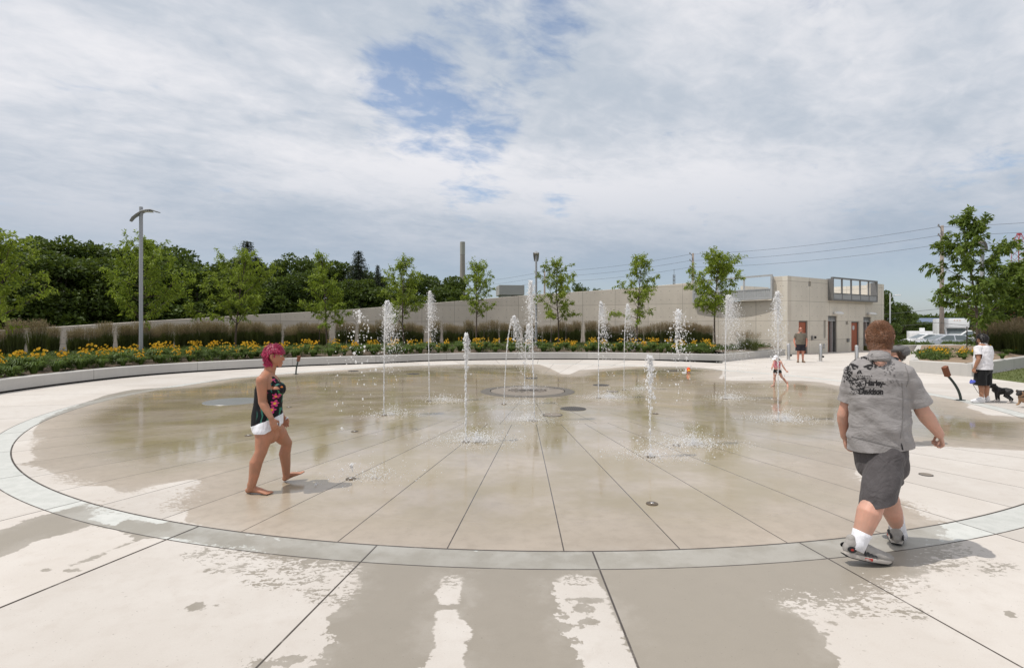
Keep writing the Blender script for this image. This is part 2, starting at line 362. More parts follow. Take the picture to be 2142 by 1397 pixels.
    dry = sh.mix(band, dry, sh.mix(sh.step(g2, 0.35, 0.65), (0.485, 0.492, 0.465), (0.545, 0.548, 0.52)))
    wetc = sh.mix(sh.step(g1, 0.35, 0.65), (0.355, 0.302, 0.244), (0.42, 0.357, 0.29))
    wetc = sh.mix(sh.step(g2, 0.40, 0.72, 0, 0.5), wetc, (0.29, 0.245, 0.195))
    wetc = sh.mix(sh.m('MULTIPLY', film, sh.step(sh.noise(vec, 0.8, 4, 0.6), 0.36, 0.60, 0.15, 0.85)), wetc, (0.285, 0.236, 0.146))  # olive reflection of trees and wall put into the film's base colour
    wetc = sh.mix(outside, wetc, sh.mix(0.8, wetc, (0.262, 0.236, 0.196)))
    wetc = sh.mix(band, wetc, sh.mix(sh.step(n1, .40, .60), (0.295, 0.275, 0.236), (0.345, 0.326, 0.288)))
    wetc = sh.mix(sh.m('MULTIPLY', sh.step(sh.m('ADD', w, sh.m('MULTIPLY', sh.m('SUBTRACT', n2, .5), .3)), 0.0, 0.20, 0.20, 0.0), sh.step(n1, .4, .6)), wetc, dry)
    c = sh.mix(wet, dry, wetc)
    c = sh.mix(1.0, c, sh.comb(*[sh.m('ADD', 0.935, sh.m('MULTIPLY', sv, 0.13))] * 3), 'MULTIPLY')
    c = sh.mix(1.0, c, sh.comb(*[sh.m('ADD', 0.93, sh.m('MULTIPLY', g3, 0.14))] * 3), 'MULTIPLY')
    pit = sh.m('MULTIPLY', sh.m('GREATER_THAN', sh.noise(vec, 48.0, 2, 0.5), 0.715), 0.45)
    c = sh.mix(pit, c, (0.17, 0.15, 0.13))
    lines = sh.m('MULTIPLY', lines, sh.step(sh.noise(vec, 5.0, 5, 0.7), 0.25, 0.5, 0.55, 0.95))
    c = sh.mix(lines, c, (0.045, 0.036, 0.03))
    sh.put(b.inputs['Base Color'], c)
    pud = sh.noise(sh.comb(sh.m('MULTIPLY', x, 0.45), sh.m('MULTIPLY', y, 1.5), 2.0), 1.1, 5, 0.55)
    rw = sh.m('SUBTRACT', 0.42, sh.m('MULTIPLY', film, sh.step(pud, 0.36, 0.60, 0.27, 0.39)))
    sh.put(b.inputs['Roughness'], sh.m('ADD', sh.m('MULTIPLY', sh.m('SUBTRACT', 1.0, wet), 0.85), sh.m('MULTIPLY', wet, rw)))
    b.inputs['IOR'].default_value = 1.36
    sh.put(b.inputs['Specular IOR Level'], sh.m('ADD', 0.15, sh.m('MULTIPLY', wet, 0.45)))
    rip = sh.noise(sh.comb(sh.m('MULTIPLY', x, 0.7), sh.m('MULTIPLY', y, 1.4), 1.0), 9.0, 4, 0.55)
    hgt = sh.m('ADD', sh.m('MULTIPLY', sh.m('MULTIPLY', g3, 0.25), sh.m('SUBTRACT', 1.0, sh.m('MULTIPLY', film, 0.9))), sh.m('MULTIPLY', sh.m('MULTIPLY', rip, film), 0.9))
    hgt = sh.m('SUBTRACT', hgt, sh.m('MULTIPLY', lines, 2.0))
    sh.put(b.inputs['Normal'], sh.bump(hgt, 0.20, 0.004))
    return m
tag(link('plaza_pavement', plaza_mesh(), plaza_material()), kind='structure')

def disc(name, poly, z, m, kind='structure', skirt=0.0):
    mb = MB(); n = len(poly)
    mb.add([(x, y, z) for x, y in poly], [tuple(range(n))])
    if skirt: mb.add([(x, y, z) for x, y in poly] + [(x, y, z - skirt) for x, y in poly], [(i, i + n, (i + 1) % n + n, (i + 1) % n) for i in range(n)])
    return tag(mb.build(name, m), kind=kind)
M_field = mat('field grass', (0.075, 0.10, 0.035), 0.9, 0.35, 0.35, coords='pos')
M_lot = mat('parking lot surface', (0.44, 0.42, 0.40), 0.85, 0.14, 0.6, bump=0.2, coords='pos')
disc('ground', [(3000 * math.cos(a), 3000 * math.sin(a)) for a in np.linspace(0, 2 * math.pi, 96, endpoint=False)], -0.48, M_field)
disc('parking_lot', [(18, 41.5), (70, 41.5), (95, 80), (30, 80)], -0.42, M_lot)

# ------------------------------------------------------------------ concrete materials
def formwork(name, col, ju=2.44, jv=1.22, v0=-0.37, tie=True, rough=0.8, ubreak=0.0, shade=0.0):
    """cast concrete with panel joints and tie holes laid out in metres along the wall (UV = run, height)"""
    m, sh, b, o = principled(name)
    uv = sh.node('ShaderNodeUVMap').outputs[0]; u, v, _ = sh.sep(uv); p = sh.pos()
    def line(a, step, off, w):
        q = sh.m('DIVIDE', sh.m('SUBTRACT', a, off), step)
        return sh.step(sh.m('MULTIPLY', sh.m('ABSOLUTE', sh.m('SUBTRACT', q, sh.m('ROUND', q))), step), w * .4, w, 1.0, 0.0)
    jl = sh.m('MAXIMUM', sh.m('MULTIPLY', line(u, ju, ubreak, 0.022), 0.8), sh.m('MULTIPLY', line(v, jv, v0, 0.02), 0.8)) if jv else sh.m('MULTIPLY', line(u, ju, ubreak, 0.018), 0.8)
    g1 = sh.noise(p, 0.45, 5, 0.6); g2 = sh.noise(p, 4.0, 7, 0.65)
    streak = sh.noise(sh.comb(sh.m('MULTIPLY', u, 3.2), sh.m('MULTIPLY', v, 0.22), 0.0), 1.0, 5, 0.6)
    wn = sh.node('ShaderNodeTexWhiteNoise', noise_dimensions='2D')
    sh.put(wn.inputs['Vector'], sh.comb(sh.m('FLOOR', sh.m('DIVIDE', sh.m('SUBTRACT', u, ubreak), ju)), sh.m('FLOOR', sh.m('DIVIDE', sh.m('SUBTRACT', v, v0), jv or 9.0)), 0))
    c2 = tuple(k * 0.90 for k in col)
    c = sh.mix(sh.step(g1, 0.35, 0.65), c2, col)
    c = sh.mix(sh.step(streak, 0.48, 0.75, 0, 0.28), c, tuple(k * 0.70 for k in col))
    c = sh.mix(sh.step(g2, 0.5, 0.8, 0, 0.2), c, tuple(k * 0.72 for k in col))
    c = sh.mix(1.0, c, sh.comb(*[sh.m('ADD', 0.92, sh.m('MULTIPLY', wn.outputs[0], 0.13))] * 3), 'MULTIPLY')
    mask = jl
    if tie:
        qa = sh.m('DIVIDE', sh.m('SUBTRACT', u, ubreak + 0.305), 0.61); qb = sh.m('DIVIDE', sh.m('SUBTRACT', v, v0 + 0.305), 0.61)
        da = sh.m('MULTIPLY', sh.m('SUBTRACT', qa, sh.m('ROUND', qa)), 0.61); db = sh.m('MULTIPLY', sh.m('SUBTRACT', qb, sh.m('ROUND', qb)), 0.61)
        dd = sh.m('SQRT', sh.m('ADD', sh.m('MULTIPLY', da, da), sh.m('MULTIPLY', db, db)))
        mask = sh.m('MAXIMUM', mask, sh.m('MULTIPLY', sh.step(dd, 0.024, 0.036, 1.0, 0.0), 0.85))
    c = sh.mix(sh.m('MULTIPLY', mask, 0.55), c, (0.11, 0.10, 0.085))
    sh.put(b.inputs['Base Color'], c); b.inputs['Roughness'].default_value = rough; b.inputs['Specular IOR Level'].default_value = 0.25
    sh.put(b.inputs['Normal'], sh.bump(sh.m('SUBTRACT', sh.m('MULTIPLY', sh.noise(p, 30, 5, 0.6), 0.35), mask), 0.35, 0.01))
    return m
M_wall = formwork('cast wall concrete', (0.66, 0.60, 0.515))
M_build = formwork('building concrete', (0.735, 0.68, 0.59))
M_planter = formwork('planter concrete', (0.52, 0.50, 0.47), ju=3.66, jv=0.0, tie=False)
def set_uv(me, uvs):                                  # per-vertex (u,v)
    l = me.uv_layers.new(name='UVMap'); idx = np.zeros(len(me.loops), np.int32); me.loops.foreach_get('vertex_index', idx)
    l.data.foreach_set('uv', np.asarray(uvs, np.float32)[idx].ravel())
def strip_wall(name, path, tops, bots, thick, m, parent=None, u0=0.0, cap_bev=0.02, close=True):
    """upright wall along a plan path; outward thickness on the left side of the path"""
    path = [Vector((p[0], p[1])) for p in path]; n = len(path); V = []; UV = []; u = u0
    for i, p in enumerate(path):
        if i: u += (p - path[i - 1]).length
        t = (path[min(i + 1, n - 1)] - path[max(i - 1, 0)]).normalized(); nr = Vector((-t.y, t.x)) * thick
        b = cap_bev; nb = Vector((-t.y, t.x)) * b
        for q, zz in ((p, bots[i]), (p, tops[i] - b), (p + nb, tops[i]), (p + nr - nb, tops[i]), (p + nr, tops[i] - b), (p + nr, bots[i])):
            V.append((q.x, q.y, zz)); UV.append((u, zz))
    Fc = [(i * 6 + j, (i + 1) * 6 + j, (i + 1) * 6 + j + 1, i * 6 + j + 1) for i in range(n - 1) for j in range(5)]
    Fc += [tuple(range(5, -1, -1)), tuple(range((n - 1) * 6, n * 6))]
    me = bpy.data.meshes.new(name); me.from_pydata(V, [], Fc); me.update(); set_uv(me, UV)
    o = link(name, me, m, parent); return o
def spline(pts, step=0.3):
    pts = [Vector(p) for p in pts]; out = []
    for i in range(len(pts) - 1):
        p0 = pts[max(i - 1, 0)]; p1 = pts[i]; p2 = pts[i + 1]; p3 = pts[min(i + 2, len(pts) - 1)]
        k = max(2, int((p2 - p1).length / step))
        for j in range(k):
            t = j / k
            out.append(0.5 * ((2 * p1) + (p2 - p0) * t + (2 * p0 - 5 * p1 + 4 * p2 - p3) * t * t + (-p0 + 3 * p1 - 3 * p2 + p3) * t ** 3))
    out.append(pts[-1]); return out

# ------------------------------------------------------------------ long planter edge, sloping wall, planting bed
left_pts = [(CEN.x + 13.75 * math.sin(a), CEN.y + 13.75 * math.cos(a)) for a in np.radians([-140, -125, -110])]
edge_px = [(-120, 843), (0, 823.5), (135, 804.5), (270, 789), (405, 778.5), (540, 770.5), (670, 764.5), (800, 760), (920, 755), (1050, 752.8), (1184, 752), (1320, 753.2), (1440, 755.5), (1512, 757)]
edge = [Vector(p) for p in left_pts] + [Vector(G(a, b)[:2]) for a, b in edge_px]
edge_s = spline(edge, 0.35)
ret_s = [Vector(edge_s[-1]).lerp(Vector((16.35, 31.9)), t) for t in np.linspace(0, 1, 18)]
def recessed_foot(path, owner):                        # set-back foot, coloured dark to paint the shadow line under the wall
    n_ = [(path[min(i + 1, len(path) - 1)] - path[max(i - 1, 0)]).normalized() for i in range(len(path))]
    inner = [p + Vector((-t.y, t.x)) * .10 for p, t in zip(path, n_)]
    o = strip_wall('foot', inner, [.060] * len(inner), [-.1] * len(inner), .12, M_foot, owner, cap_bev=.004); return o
M_foot = mat('painted shadow gap', (.05, .047, .043), .95, .2)
strip_wall('planter_wall', edge_s, [0.37] * len(edge_s), [.055] * len(edge_s), 0.30, M_planter)
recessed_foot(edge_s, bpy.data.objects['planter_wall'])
tag(bpy.data.objects['planter_wall'], 'long low curved concrete planter wall edging the far side of the splash pad', 'planter wall')
strip_wall('planter_return_wall', [v + Vector((0.0, 0.012)) for v in ret_s], [0.375] * len(ret_s), [-0.1] * len(ret_s), 0.30, M_planter, u0=1.2)
tag(bpy.data.objects['planter_return_wall'], 'low straight concrete planter wall running back to the corner of the restroom building', 'planter wall')
top_px = [(-400, 708), (-200, 700), (0, 691), (265, 674.5), (500, 660), (710, 649), (960, 629.5), (1090, 618.5), (1300, 604), (1450, 591), (1645, 577)]
def wall_rad(px): return 26.3 if px < 1250 else 26.3 - (px - 1250) / 400 * 1.95
wp, wt = [], []
CORNER = Vector((16.8, 32.5)); ENDR = Vector((27.4, 39.3))
for pxx in list(np.arange(-400, 1640, 12.0)) + [1648.0]:
    d = ray_circle(pxx, wall_rad(pxx)); X = (pxx - CX) / F * d
    yt = np.interp(pxx, [a for a, b in top_px], [b for a, b in top_px]); zt = EYE + (HY - yt) / F * d
    wp.append(Vector((X, d))); wt.append(zt)
wp[-1] = CORNER.copy(); wt[-1] = 4.80
NOTCH = (1456, 1614)
wt2 = []
pxs = list(np.arange(-400, 1640, 12.0)) + [1648.0]
# the notch that the metal screen fills is cut straight down: duplicate the section at both jambs
wp3, wt3 = [], []
for i, pxx in enumerate(pxs):
    if i and pxs[i - 1] < NOTCH[0] <= pxx:
        t = (NOTCH[0] - pxs[i - 1]) / (pxx - pxs[i - 1]); q = wp[i - 1].lerp(wp[i], t); z = wt[i - 1] * (1 - t) + wt[i] * t
        wp3 += [q, q + (wp[i] - wp[i - 1]).normalized() * 0.004]; wt3 += [z, 3.36]; NL = q.copy()
    if i and pxs[i - 1] < NOTCH[1] <= pxx:
        t = (NOTCH[1] - pxs[i - 1]) / (pxx - pxs[i - 1]); q = wp[i - 1].lerp(wp[i], t); z = wt[i - 1] * (1 - t) + wt[i] * t
        wp3 += [q, q + (wp[i] - wp[i - 1]).normalized() * 0.004]; wt3 += [3.36, z]; NR = q.copy()
    wp3.append(wp[i]); wt3.append(3.36 if NOTCH[0] < pxx < NOTCH[1] else wt[i])
cw = thing('concrete_wall', (*wp3[0], 0), 'tall grey cast concrete wall sweeping behind the grasses and rising to the right', 'wall')
ow = strip_wall('wall_panel', wp3, wt3, [-0.45] * len(wp3), 0.35, M_wall, None, cap_bev=0.015)
ow.parent = cw; ow.matrix_parent_inverse = Matrix.Translation(-cw.location)
# planting bed: soil sheet between planter edge and wall
M_mulch = mat('bark mulch', (0.115, 0.085, 0.06), 0.95, 0.5, 14.0, bump=0.8, bscale=30, coords='pos')
def bed_mesh():
    A = []; B = []
    for pxx in np.arange(-380, 1512, 16.0):
        uu = (pxx - CX) / F
        d0 = ray_circle(pxx, 13.9)
        A.append(d0); B.append((pxx, ray_circle(pxx, wall_rad(pxx)) + 0.05))
    V = []; K = 26
    for (pxx, d1), _ in zip(B, A):
        # start of the bed follows the traced edge
        ds = np.interp(pxx, [CX + F * v.x / v.y for v in edge_s if v.y > 4], [v.y for v in edge_s if v.y > 4]) + 0.18
        for j in range(K):
            t = j / (K - 1); d = ds + (d1 - ds) * t
            z = 0.27 + 0.22 * min(1, t * 3) + 0.05 * math.sin(pxx * 0.05 + t * 9) * (t > 0.05)
            V.append(((pxx - CX) / F * d, d, z))
    n = len(B)
    Q = [(i * K + j, (i + 1) * K + j, (i + 1) * K + j + 1, i * K + j + 1) for i in range(n - 1) for j in range(K - 1)]
    # right-hand wedge between the return wall and the building
    return mesh_np('planting_bed', V, Q)
tag(link('planting_bed', bed_mesh(), M_mulch, None, True), kind='structure')
wedge = [tuple(v + Vector((-0.02, 0.2))) for v in ret_s[::4]] + [(16.5, 32.45), (12.6, 35.6), (10.4, 38.0)]
disc('planting_bed_corner', wedge, 0.475, M_mulch)
# ------------------------------------------------------------------ restroom building
M_rust = mat('rust red door paint', (0.36, 0.105, 0.055), 0.55, 0.10, 3.0)
M_steel = mat('galvanised steel', (0.50, 0.505, 0.51), 0.5, 0.12, 6.0, metal=0.35)
M_steel_dark = mat('weathered steel frame', (0.22, 0.215, 0.21), 0.5, 0.15, 5.0, metal=0.5)
M_stain = mat('brushed stainless steel', (0.62, 0.60, 0.58), 0.32, 0.06, 20.0, metal=0.9)
M_black = mat('black rubber', (0.02, 0.02, 0.022), 0.6, 0.2)
M_white = mat('white paint', (0.78, 0.78, 0.77), 0.4, 0.04)
M_grey = mat('grey metal paint', (0.30, 0.31, 0.325), 0.42, 0.08, 3.0, spec=0.5)
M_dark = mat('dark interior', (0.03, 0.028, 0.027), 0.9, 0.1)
M_glassd = mat('dark window glass', (0.03, 0.035, 0.04), 0.06, 0.05, spec=0.8)
FT = (ENDR - CORNER).normalized(); FL = (ENDR - CORNER).length; FN = Vector((-FT.y, FT.x))       # along face, into building
def fs(px):                                            # metres along the door face seen at column px
    uu = (px - CX) / F
    # corner + s*FT = (uu*d, d)
    return (uu * CORNER.y - CORNER.x) / (FT.x - uu * FT.y)
def fz(px, py):
    s_ = fs(px); d = CORNER.y + FT.y * s_; return EYE + (HY - py) / F * d
bld = thing('restroom_building', (CORNER.x, CORNER.y, 0), 'grey concrete restroom building with rust red doors at the end of the wall', 'building')
FM = Matrix(((FT.x, FN.x, 0, 0), (FT.y, FN.y, 0, 0), (0, 0, 1, 0), (0, 0, 0, 1)))               # local x along face, y inward
def fbox(mb, s0, s1, z0, z1, y0, y1, bev=0.0):
    M = FM @ Matrix.Translation(((s0 + s1) / 2, (y0 + y1) / 2, (z0 + z1) / 2))
    mb.box((0, 0, 0), (abs(s1 - s0), abs(y1 - y0), abs(z1 - z0)), bev=bev, M=M)
ops = {'d1': (fs(1670.8), fs(1690), -0.02, fz(1672, 671)), 'win1': (fs(1723), fs(1727.5), fz(1725, 707), fz(1725, 669.8)),
       'd2': (fs(1732), fs(1751), -0.02, fz(1733, 660.5)), 'win2': (fs(1769.2), fs(1773.8), fz(1771, 679), fz(1771, 671.5)),
       'd3': (fs(1780.8), fs(1797.5), -0.02, fz(1782, 672.5)), 'd4': (fs(1806), fs(1822), -0.02, fz(1808, 663)),
       'vent': (fs(1691.2), fs(1696.4), fz(1692, 599), fz(1692, 588.5)), 'notch': (fs(1733), fs(1824), fz(1735, 614) - 0.35, 6.0)}
TOPZ = 4.80; TH = 0.35
sb = sorted({0.0, FL, *[k for o in ops.values() for k in o[:2]]}); zb = sorted({-0.45, TOPZ, *[min(k, TOPZ) for o in ops.values() for k in o[2:]]})
def solid(i, j):
    if i < 0 or j < 0 or i >= len(sb) - 1 or j >= len(zb) - 1: return False
    a = (sb[i] + sb[i + 1]) / 2; z = (zb[j] + zb[j + 1]) / 2
    return not any(o[0] < a < o[1] and o[2] < z < o[3] for o in ops.values())
V, Fc, UVs = [], [], []
def quad(*q):
    o = len(V)
    for s_, y_, z_ in q: V.append(tuple(FM @ Vector((s_, y_, z_)))); UVs.append((s_ + y_, z_))
    Fc.append((o, o + 1, o + 2, o + 3))
for i in range(len(sb) - 1):
    for j in range(len(zb) - 1):
        if not solid(i, j): continue
        a, b_, z0, z1 = sb[i], sb[i + 1], zb[j], zb[j + 1]
        quad((a, 0, z0), (b_, 0, z0), (b_, 0, z1), (a, 0, z1)); quad((b_, TH, z0), (a, TH, z0), (a, TH, z1), (b_, TH, z1))
        if not solid(i - 1, j): quad((a, TH, z0), (a, 0, z0), (a, 0, z1), (a, TH, z1))
        if not solid(i + 1, j): quad((b_, 0, z0), (b_, TH, z0), (b_, TH, z1), (b_, 0, z1))
        if not solid(i, j - 1): quad((a, TH, z0), (b_, TH, z0), (b_, 0, z0), (a, 0, z0))
        if not solid(i, j + 1): quad((a, 0, z1), (b_, 0, z1), (b_, TH, z1), (a, TH, z1))
me = bpy.data.meshes.new('front_wall'); me.from_pydata(V, [], Fc); me.update(); set_uv(me, UVs)
link('front_wall', me, M_build, bld)
def blk(name, s0, s1, y0, y1, z0, z1, m):
    V = []; UV = []; Fc = []
    for (a, b_), (c, d_) in (((s0, y0), (s1, y0)), ((s1, y0), (s1, y1)), ((s1, y1), (s0, y1)), ((s0, y1), (s0, y0))):
        o = len(V)
        for (q, w, z) in ((a, b_, z0), (c, d_, z0), (c, d_, z1), (a, b_, z1)): V.append(tuple(FM @ Vector((q, w, z)))); UV.append((q + w, z))
        Fc.append((o, o + 1, o + 2, o + 3))
    o = len(V)
    for (q, w) in ((s0, y0), (s1, y0), (s1, y1), (s0, y1)): V.append(tuple(FM @ Vector((q, w, z1)))); UV.append((q, w))
    Fc.append((o, o + 1, o + 2, o + 3)); o = len(V)
    for (q, w) in ((s0, y1), (s1, y1), (s1, y0), (s0, y0)): V.append(tuple(FM @ Vector((q, w, z0)))); UV.append((q, w))
    Fc.append((o, o + 1, o + 2, o + 3))
    me = bpy.data.meshes.new(name); me.from_pydata(V, [], Fc); me.update(); set_uv(me, UV); return link(name, me, m, bld)
blk('side_wall', FL - 0.002 - TH, FL - 0.002, TH + 0.003, 9.0, -0.45, 4.79, M_build)
blk('rear_wall', 9.0, FL - 0.002, 9.003, 9.3, -0.45, 5.1, M_build)
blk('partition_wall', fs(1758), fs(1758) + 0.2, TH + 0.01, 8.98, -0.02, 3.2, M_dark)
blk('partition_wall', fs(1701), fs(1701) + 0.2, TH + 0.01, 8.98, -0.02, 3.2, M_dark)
roof = blk('roof', 0.5, FL - 0.4, TH + 0.01, 8.98, 3.2, 3.36, M_planter)
def door(key, sign=False, frac=1.0, set_back=0.12, handle=True):
    s0, s1, z0, z1 = ops[key]; z0 = 0.012
    fr = MB(); fbox(fr, s0 + .003, s0 + .06, z0, z1 - .003, .07, .30); fbox(fr, s1 - .06, s1 - .003, z0, z1 - .003, .07, .30); fbox(fr, s0 + .063, s1 - .063, z1 - .07, z1 - .003, .07, .30)
    fo = fr.build('door_frame', M_steel_dark, bld)
    w = (s1 - s0 - .13) * frac; mb = MB(); fbox(mb, s0 + .065, s0 + .065 + w, z0 + .01, z1 - .075, set_back, set_back + .05, bev=.004)
    dd = mb.build('door', M_rust, bld)
    if handle:
        h = MB(); fbox(h, s0 + .10, s0 + .13, 0.95, 1.12, set_back - .045, set_back - .002, bev=.006); h.build('handle', M_stain, dd)
    if sign:
        sg = MB(); c = FM @ Vector(((s0 + s1) / 2 - .03, set_back - .012, 1.62)); n = Vector((FN.x, FN.y, 0))
        sg.cyl(c, c + n * 0.01, .16, 28); so = sg.build('sign', mat('pictogram sign', (0.5, 0.47, 0.46), 0.5, .05), dd)
        g = MB(); q = lambda a, z: FM @ Vector(((s0 + s1) / 2 - .03 + a, set_back - .016, 1.62 + z))
        g.cyl(q(0, .085), q(0, .085) + n * .003, .028, 16)
        g.add([q(-.03, .05), q(.03, .05), q(.03, -.02), q(-.03, -.02)], [(0, 1, 2, 3)]); g.add([q(-.028, -.02), q(.028, -.02), q(.022, -.12), q(-.022, -.12)], [(0, 1, 2, 3)])
        g.build('pictogram', M_white, so)
    return dd
door('d1'); door('d3', sign=True)
for key in ('d2', 'd4'):
    s0, s1, z0, z1 = ops[key]
    dd = door(key, frac=0.55, set_back=0.28, handle=False)
    mb = MB(); fbox(mb, s0 + (s1 - s0) * .62, s0 + (s1 - s0) * .66, 0.012, z1 - .342, .10, .26); mb.build('mullion', M_steel, bld)
    mb = MB(); fbox(mb, s0 + .064, s1 - .064, z1 - .34, z1 - .28, .10, .26); mb.build('transom', M_steel, bld)
    mb = MB()
    for k in range(4): fbox(mb, s0 + .066, s1 - .066, z1 - .27 + k * .05, z1 - .245 + k * .05, .11, .24)
    mb.build('louvre', M_steel, bld)
    mb = MB(); fbox(mb, s0 + (s1 - s0) * .67, s1 - .064, 0.012, z1 - .35, .42, .45); mb.build('inner_door', M_steel_dark, bld)
for key in ('win1', 'win2', 'vent'):
    s0, s1, z0, z1 = ops[key]; mb = MB()
    fbox(mb, s0 + .002, s0 + .035, z0 + .002, z1 - .002, .10, .20); fbox(mb, s1 - .035, s1 - .002, z0 + .002, z1 - .002, .10, .20)
    fbox(mb, s0 + .037, s1 - .037, z0 + .002, z0 + .04, .10, .20); fbox(mb, s0 + .037, s1 - .037, z1 - .04, z1 - .002, .10, .20)
    wo_ = mb.build('window' if key != 'vent' else 'vent_frame', M_steel, bld); mb = MB(); fbox(mb, s0 + .036, s1 - .036, z0 + .041, z1 - .041, .14, .155)
    mb.build('pane' if key != 'vent' else 'vent_screen', M_glassd if key != 'vent' else M_steel_dark, wo_)
def metal_screen(name, a, b, zb_, zt_, out, m, bays, parent, n_in, panel_h, zb2=None, zt2=None):
    """box frame of channels, open bays above a solid panel; a,b plan points, n_in points into the wall"""
    zb2 = zb_ if zb2 is None else zb2; zt2 = zt_ if zt2 is None else zt2
    t = (b - a).normalized(); L = (b - a).length
    def bar(s0, s1, za0, za1, zb0, zb1, y0, y1, mb):   # sheared box following the slope
        pts_ = []
        for y in (y0, y1):
            for s_, zz in ((s0, za0), (s1, zb0), (s1, zb1), (s0, za1)): q = a + t * s_ + n_in * y; pts_.append((q.x, q.y, zz))
        mb.add(pts_, [(0, 1, 2, 3), (7, 6, 5, 4), (0, 4, 5, 1), (1, 5, 6, 2), (2, 6, 7, 3), (3, 7, 4, 0)])
    zl = lambda s_: zb_ + (zb2 - zb_) * s_ / L; zh = lambda s_: zt_ + (zt2 - zt_) * s_ / L
    mb = MB(); w = .09
    bar(0, L, zh(0) - .10, zh(0), zh(L) - .10, zh(L), -out, -out + .16, mb); bar(0, L, zl(0), zl(0) + .08, zl(L), zl(L) + .08, -out, .10, mb)
    for s_ in (0, L - w): bar(s_, s_ + w, zl(s_) + .083, zh(s_) - .103, zl(s_ + w) + .083, zh(s_ + w) - .103, -out, .10, mb)
    fr = mb.build('screen_frame', m, parent)
    for k in range(1, bays):
        mb = MB(); s_ = L * k / bays; bar(s_ - .05, s_ + .05, zl(s_) + .083, zh(s_) - .103, zl(s_) + .083, zh(s_) - .103, -out + .02, -out + .10, mb); mb.build('mullion', m, fr)
    mb = MB()
    N = int(L / .055)
    for k in range(N):                                 # ribbed lower panel
        s0 = w + (L - 2 * w) * k / N; s1 = w + (L - 2 * w) * (k + 1) / N; y = -out + .03 + .018 * (k % 2)
        bar(s0, s1, zl(s0) + .085, zl(s0) + panel_h, zl(s1) + .085, zl(s1) + panel_h, y, y + .03, mb)
    mb.build('lower_panel', M_steel, fr); mb = MB()
    bar(w, L - w, zl(0) + panel_h + .004, zl(0) + panel_h + .06, zl(L) + panel_h + .004, zl(L) + panel_h + .06, -out + .01, -out + .12, mb); mb.build('rail', m, fr)
    return fr
s0, s1 = ops['notch'][0] - .08, ops['notch'][1] + .08
pa, pb = Vector((FT.x * s0, FT.y * s0)), Vector((FT.x * s1, FT.y * s1))
metal_screen('screen', pa, pb, ops['notch'][2] - 0.1, fz(1733, 580), .34, M_steel_dark, 5, bld, FN, .42)
for pxx, pyy in ((1742, 655.5), (1813, 657)):          # flood lamps over the doorways
    s_ = fs(pxx); z = fz(pxx, pyy); mb = MB(); fbox(mb, s_ - .02, s_ + .16, z - .05, z + .07, -.14, -.003, bev=.02); wl = mb.build('wall_lamp', M_steel, bld)
    a = FM @ Vector((s_ - .02, -.20, z + .03)); c = FM @ Vector((s_ + .62, -.34, z - .015)); mb = MB(); mb.tube([a, a.lerp(c, .3), a.lerp(c, .85), c], [.08, .115, .10, .06], 18, round_caps=True)
    mb.build('lamp_housing', M_white, wl, smooth=True)
for pxx, pyy, w_, h_, m_ in ((1698, 706.8, .16, .26, M_steel_dark), (1704.5, 705.6, .15, .15, M_dark), (1773, 711.6, .26, .24, M_steel_dark), (1723, 724, .10, .30, M_steel)):
    s_ = fs(pxx); z = fz(pxx, pyy); mb = MB(); fbox(mb, s_ - w_ / 2, s_ + w_ / 2, z - h_ / 2, z + h_ / 2, -.07, -.003, bev=.012); mb.build('wall_box', m_, bld)
# metal screen standing in the notch of the long wall
scr = thing('rooftop_screen', (NL.x, NL.y, 0), 'sloping galvanised metal screen set into the top of the concrete wall behind a tree', 'metal screen')
tdir = (NR - NL).normalized()
dl, dr = NL.y, NR.y
fr = metal_screen('screen', Vector((0, 0)) - tdir * .12, NR - NL + tdir * .12, EYE + (HY - 633) / F * dl, EYE + (HY - 588) / F * dl, .30, M_steel, 3, scr, Vector((-tdir.y, tdir.x)), .60, EYE + (HY - 625.5) / F * dr, EYE + (HY - 574.5) / F * dr)

# ------------------------------------------------------------------ steel bollards
def bollard(x, y, label):
    t = thing('bollard', (x, y, 0), label, 'bollard', 'steel bollards by the restrooms')
    mb = MB(); mb.lathe([(0, .86), (.05, .86), (.068, .852), (.078, .835), (.078, .006), (0, .006)], n=28); mb.build('post', M_stain, t, auto=40)
    mb = MB(); mb.lathe([(0, .016), (.15, .016), (.155, .010), (.155, .0), (0, 0)], n=28); mb.build('base_plate', M_steel, t, auto=40)
    mb = MB(); a = Vector((.078, 0, .24)); mb.tube([a, a + Vector((.05, 0, 0))], [.055, .05], 16, round_caps=True); mb.build('chain_eye', M_black, t, smooth=True)
for pxx, pyy, lb in ((1649.5, 753, 'brushed steel bollard by the corner of the planter, beside the standing man'), (1716.5, 756, 'brushed steel bollard standing alone in front of the doorways'), (1792, 760.5, 'brushed steel bollard just left of the crew cut head')):
    g = G(pxx, pyy); bollard(g.x, g.y, lb)

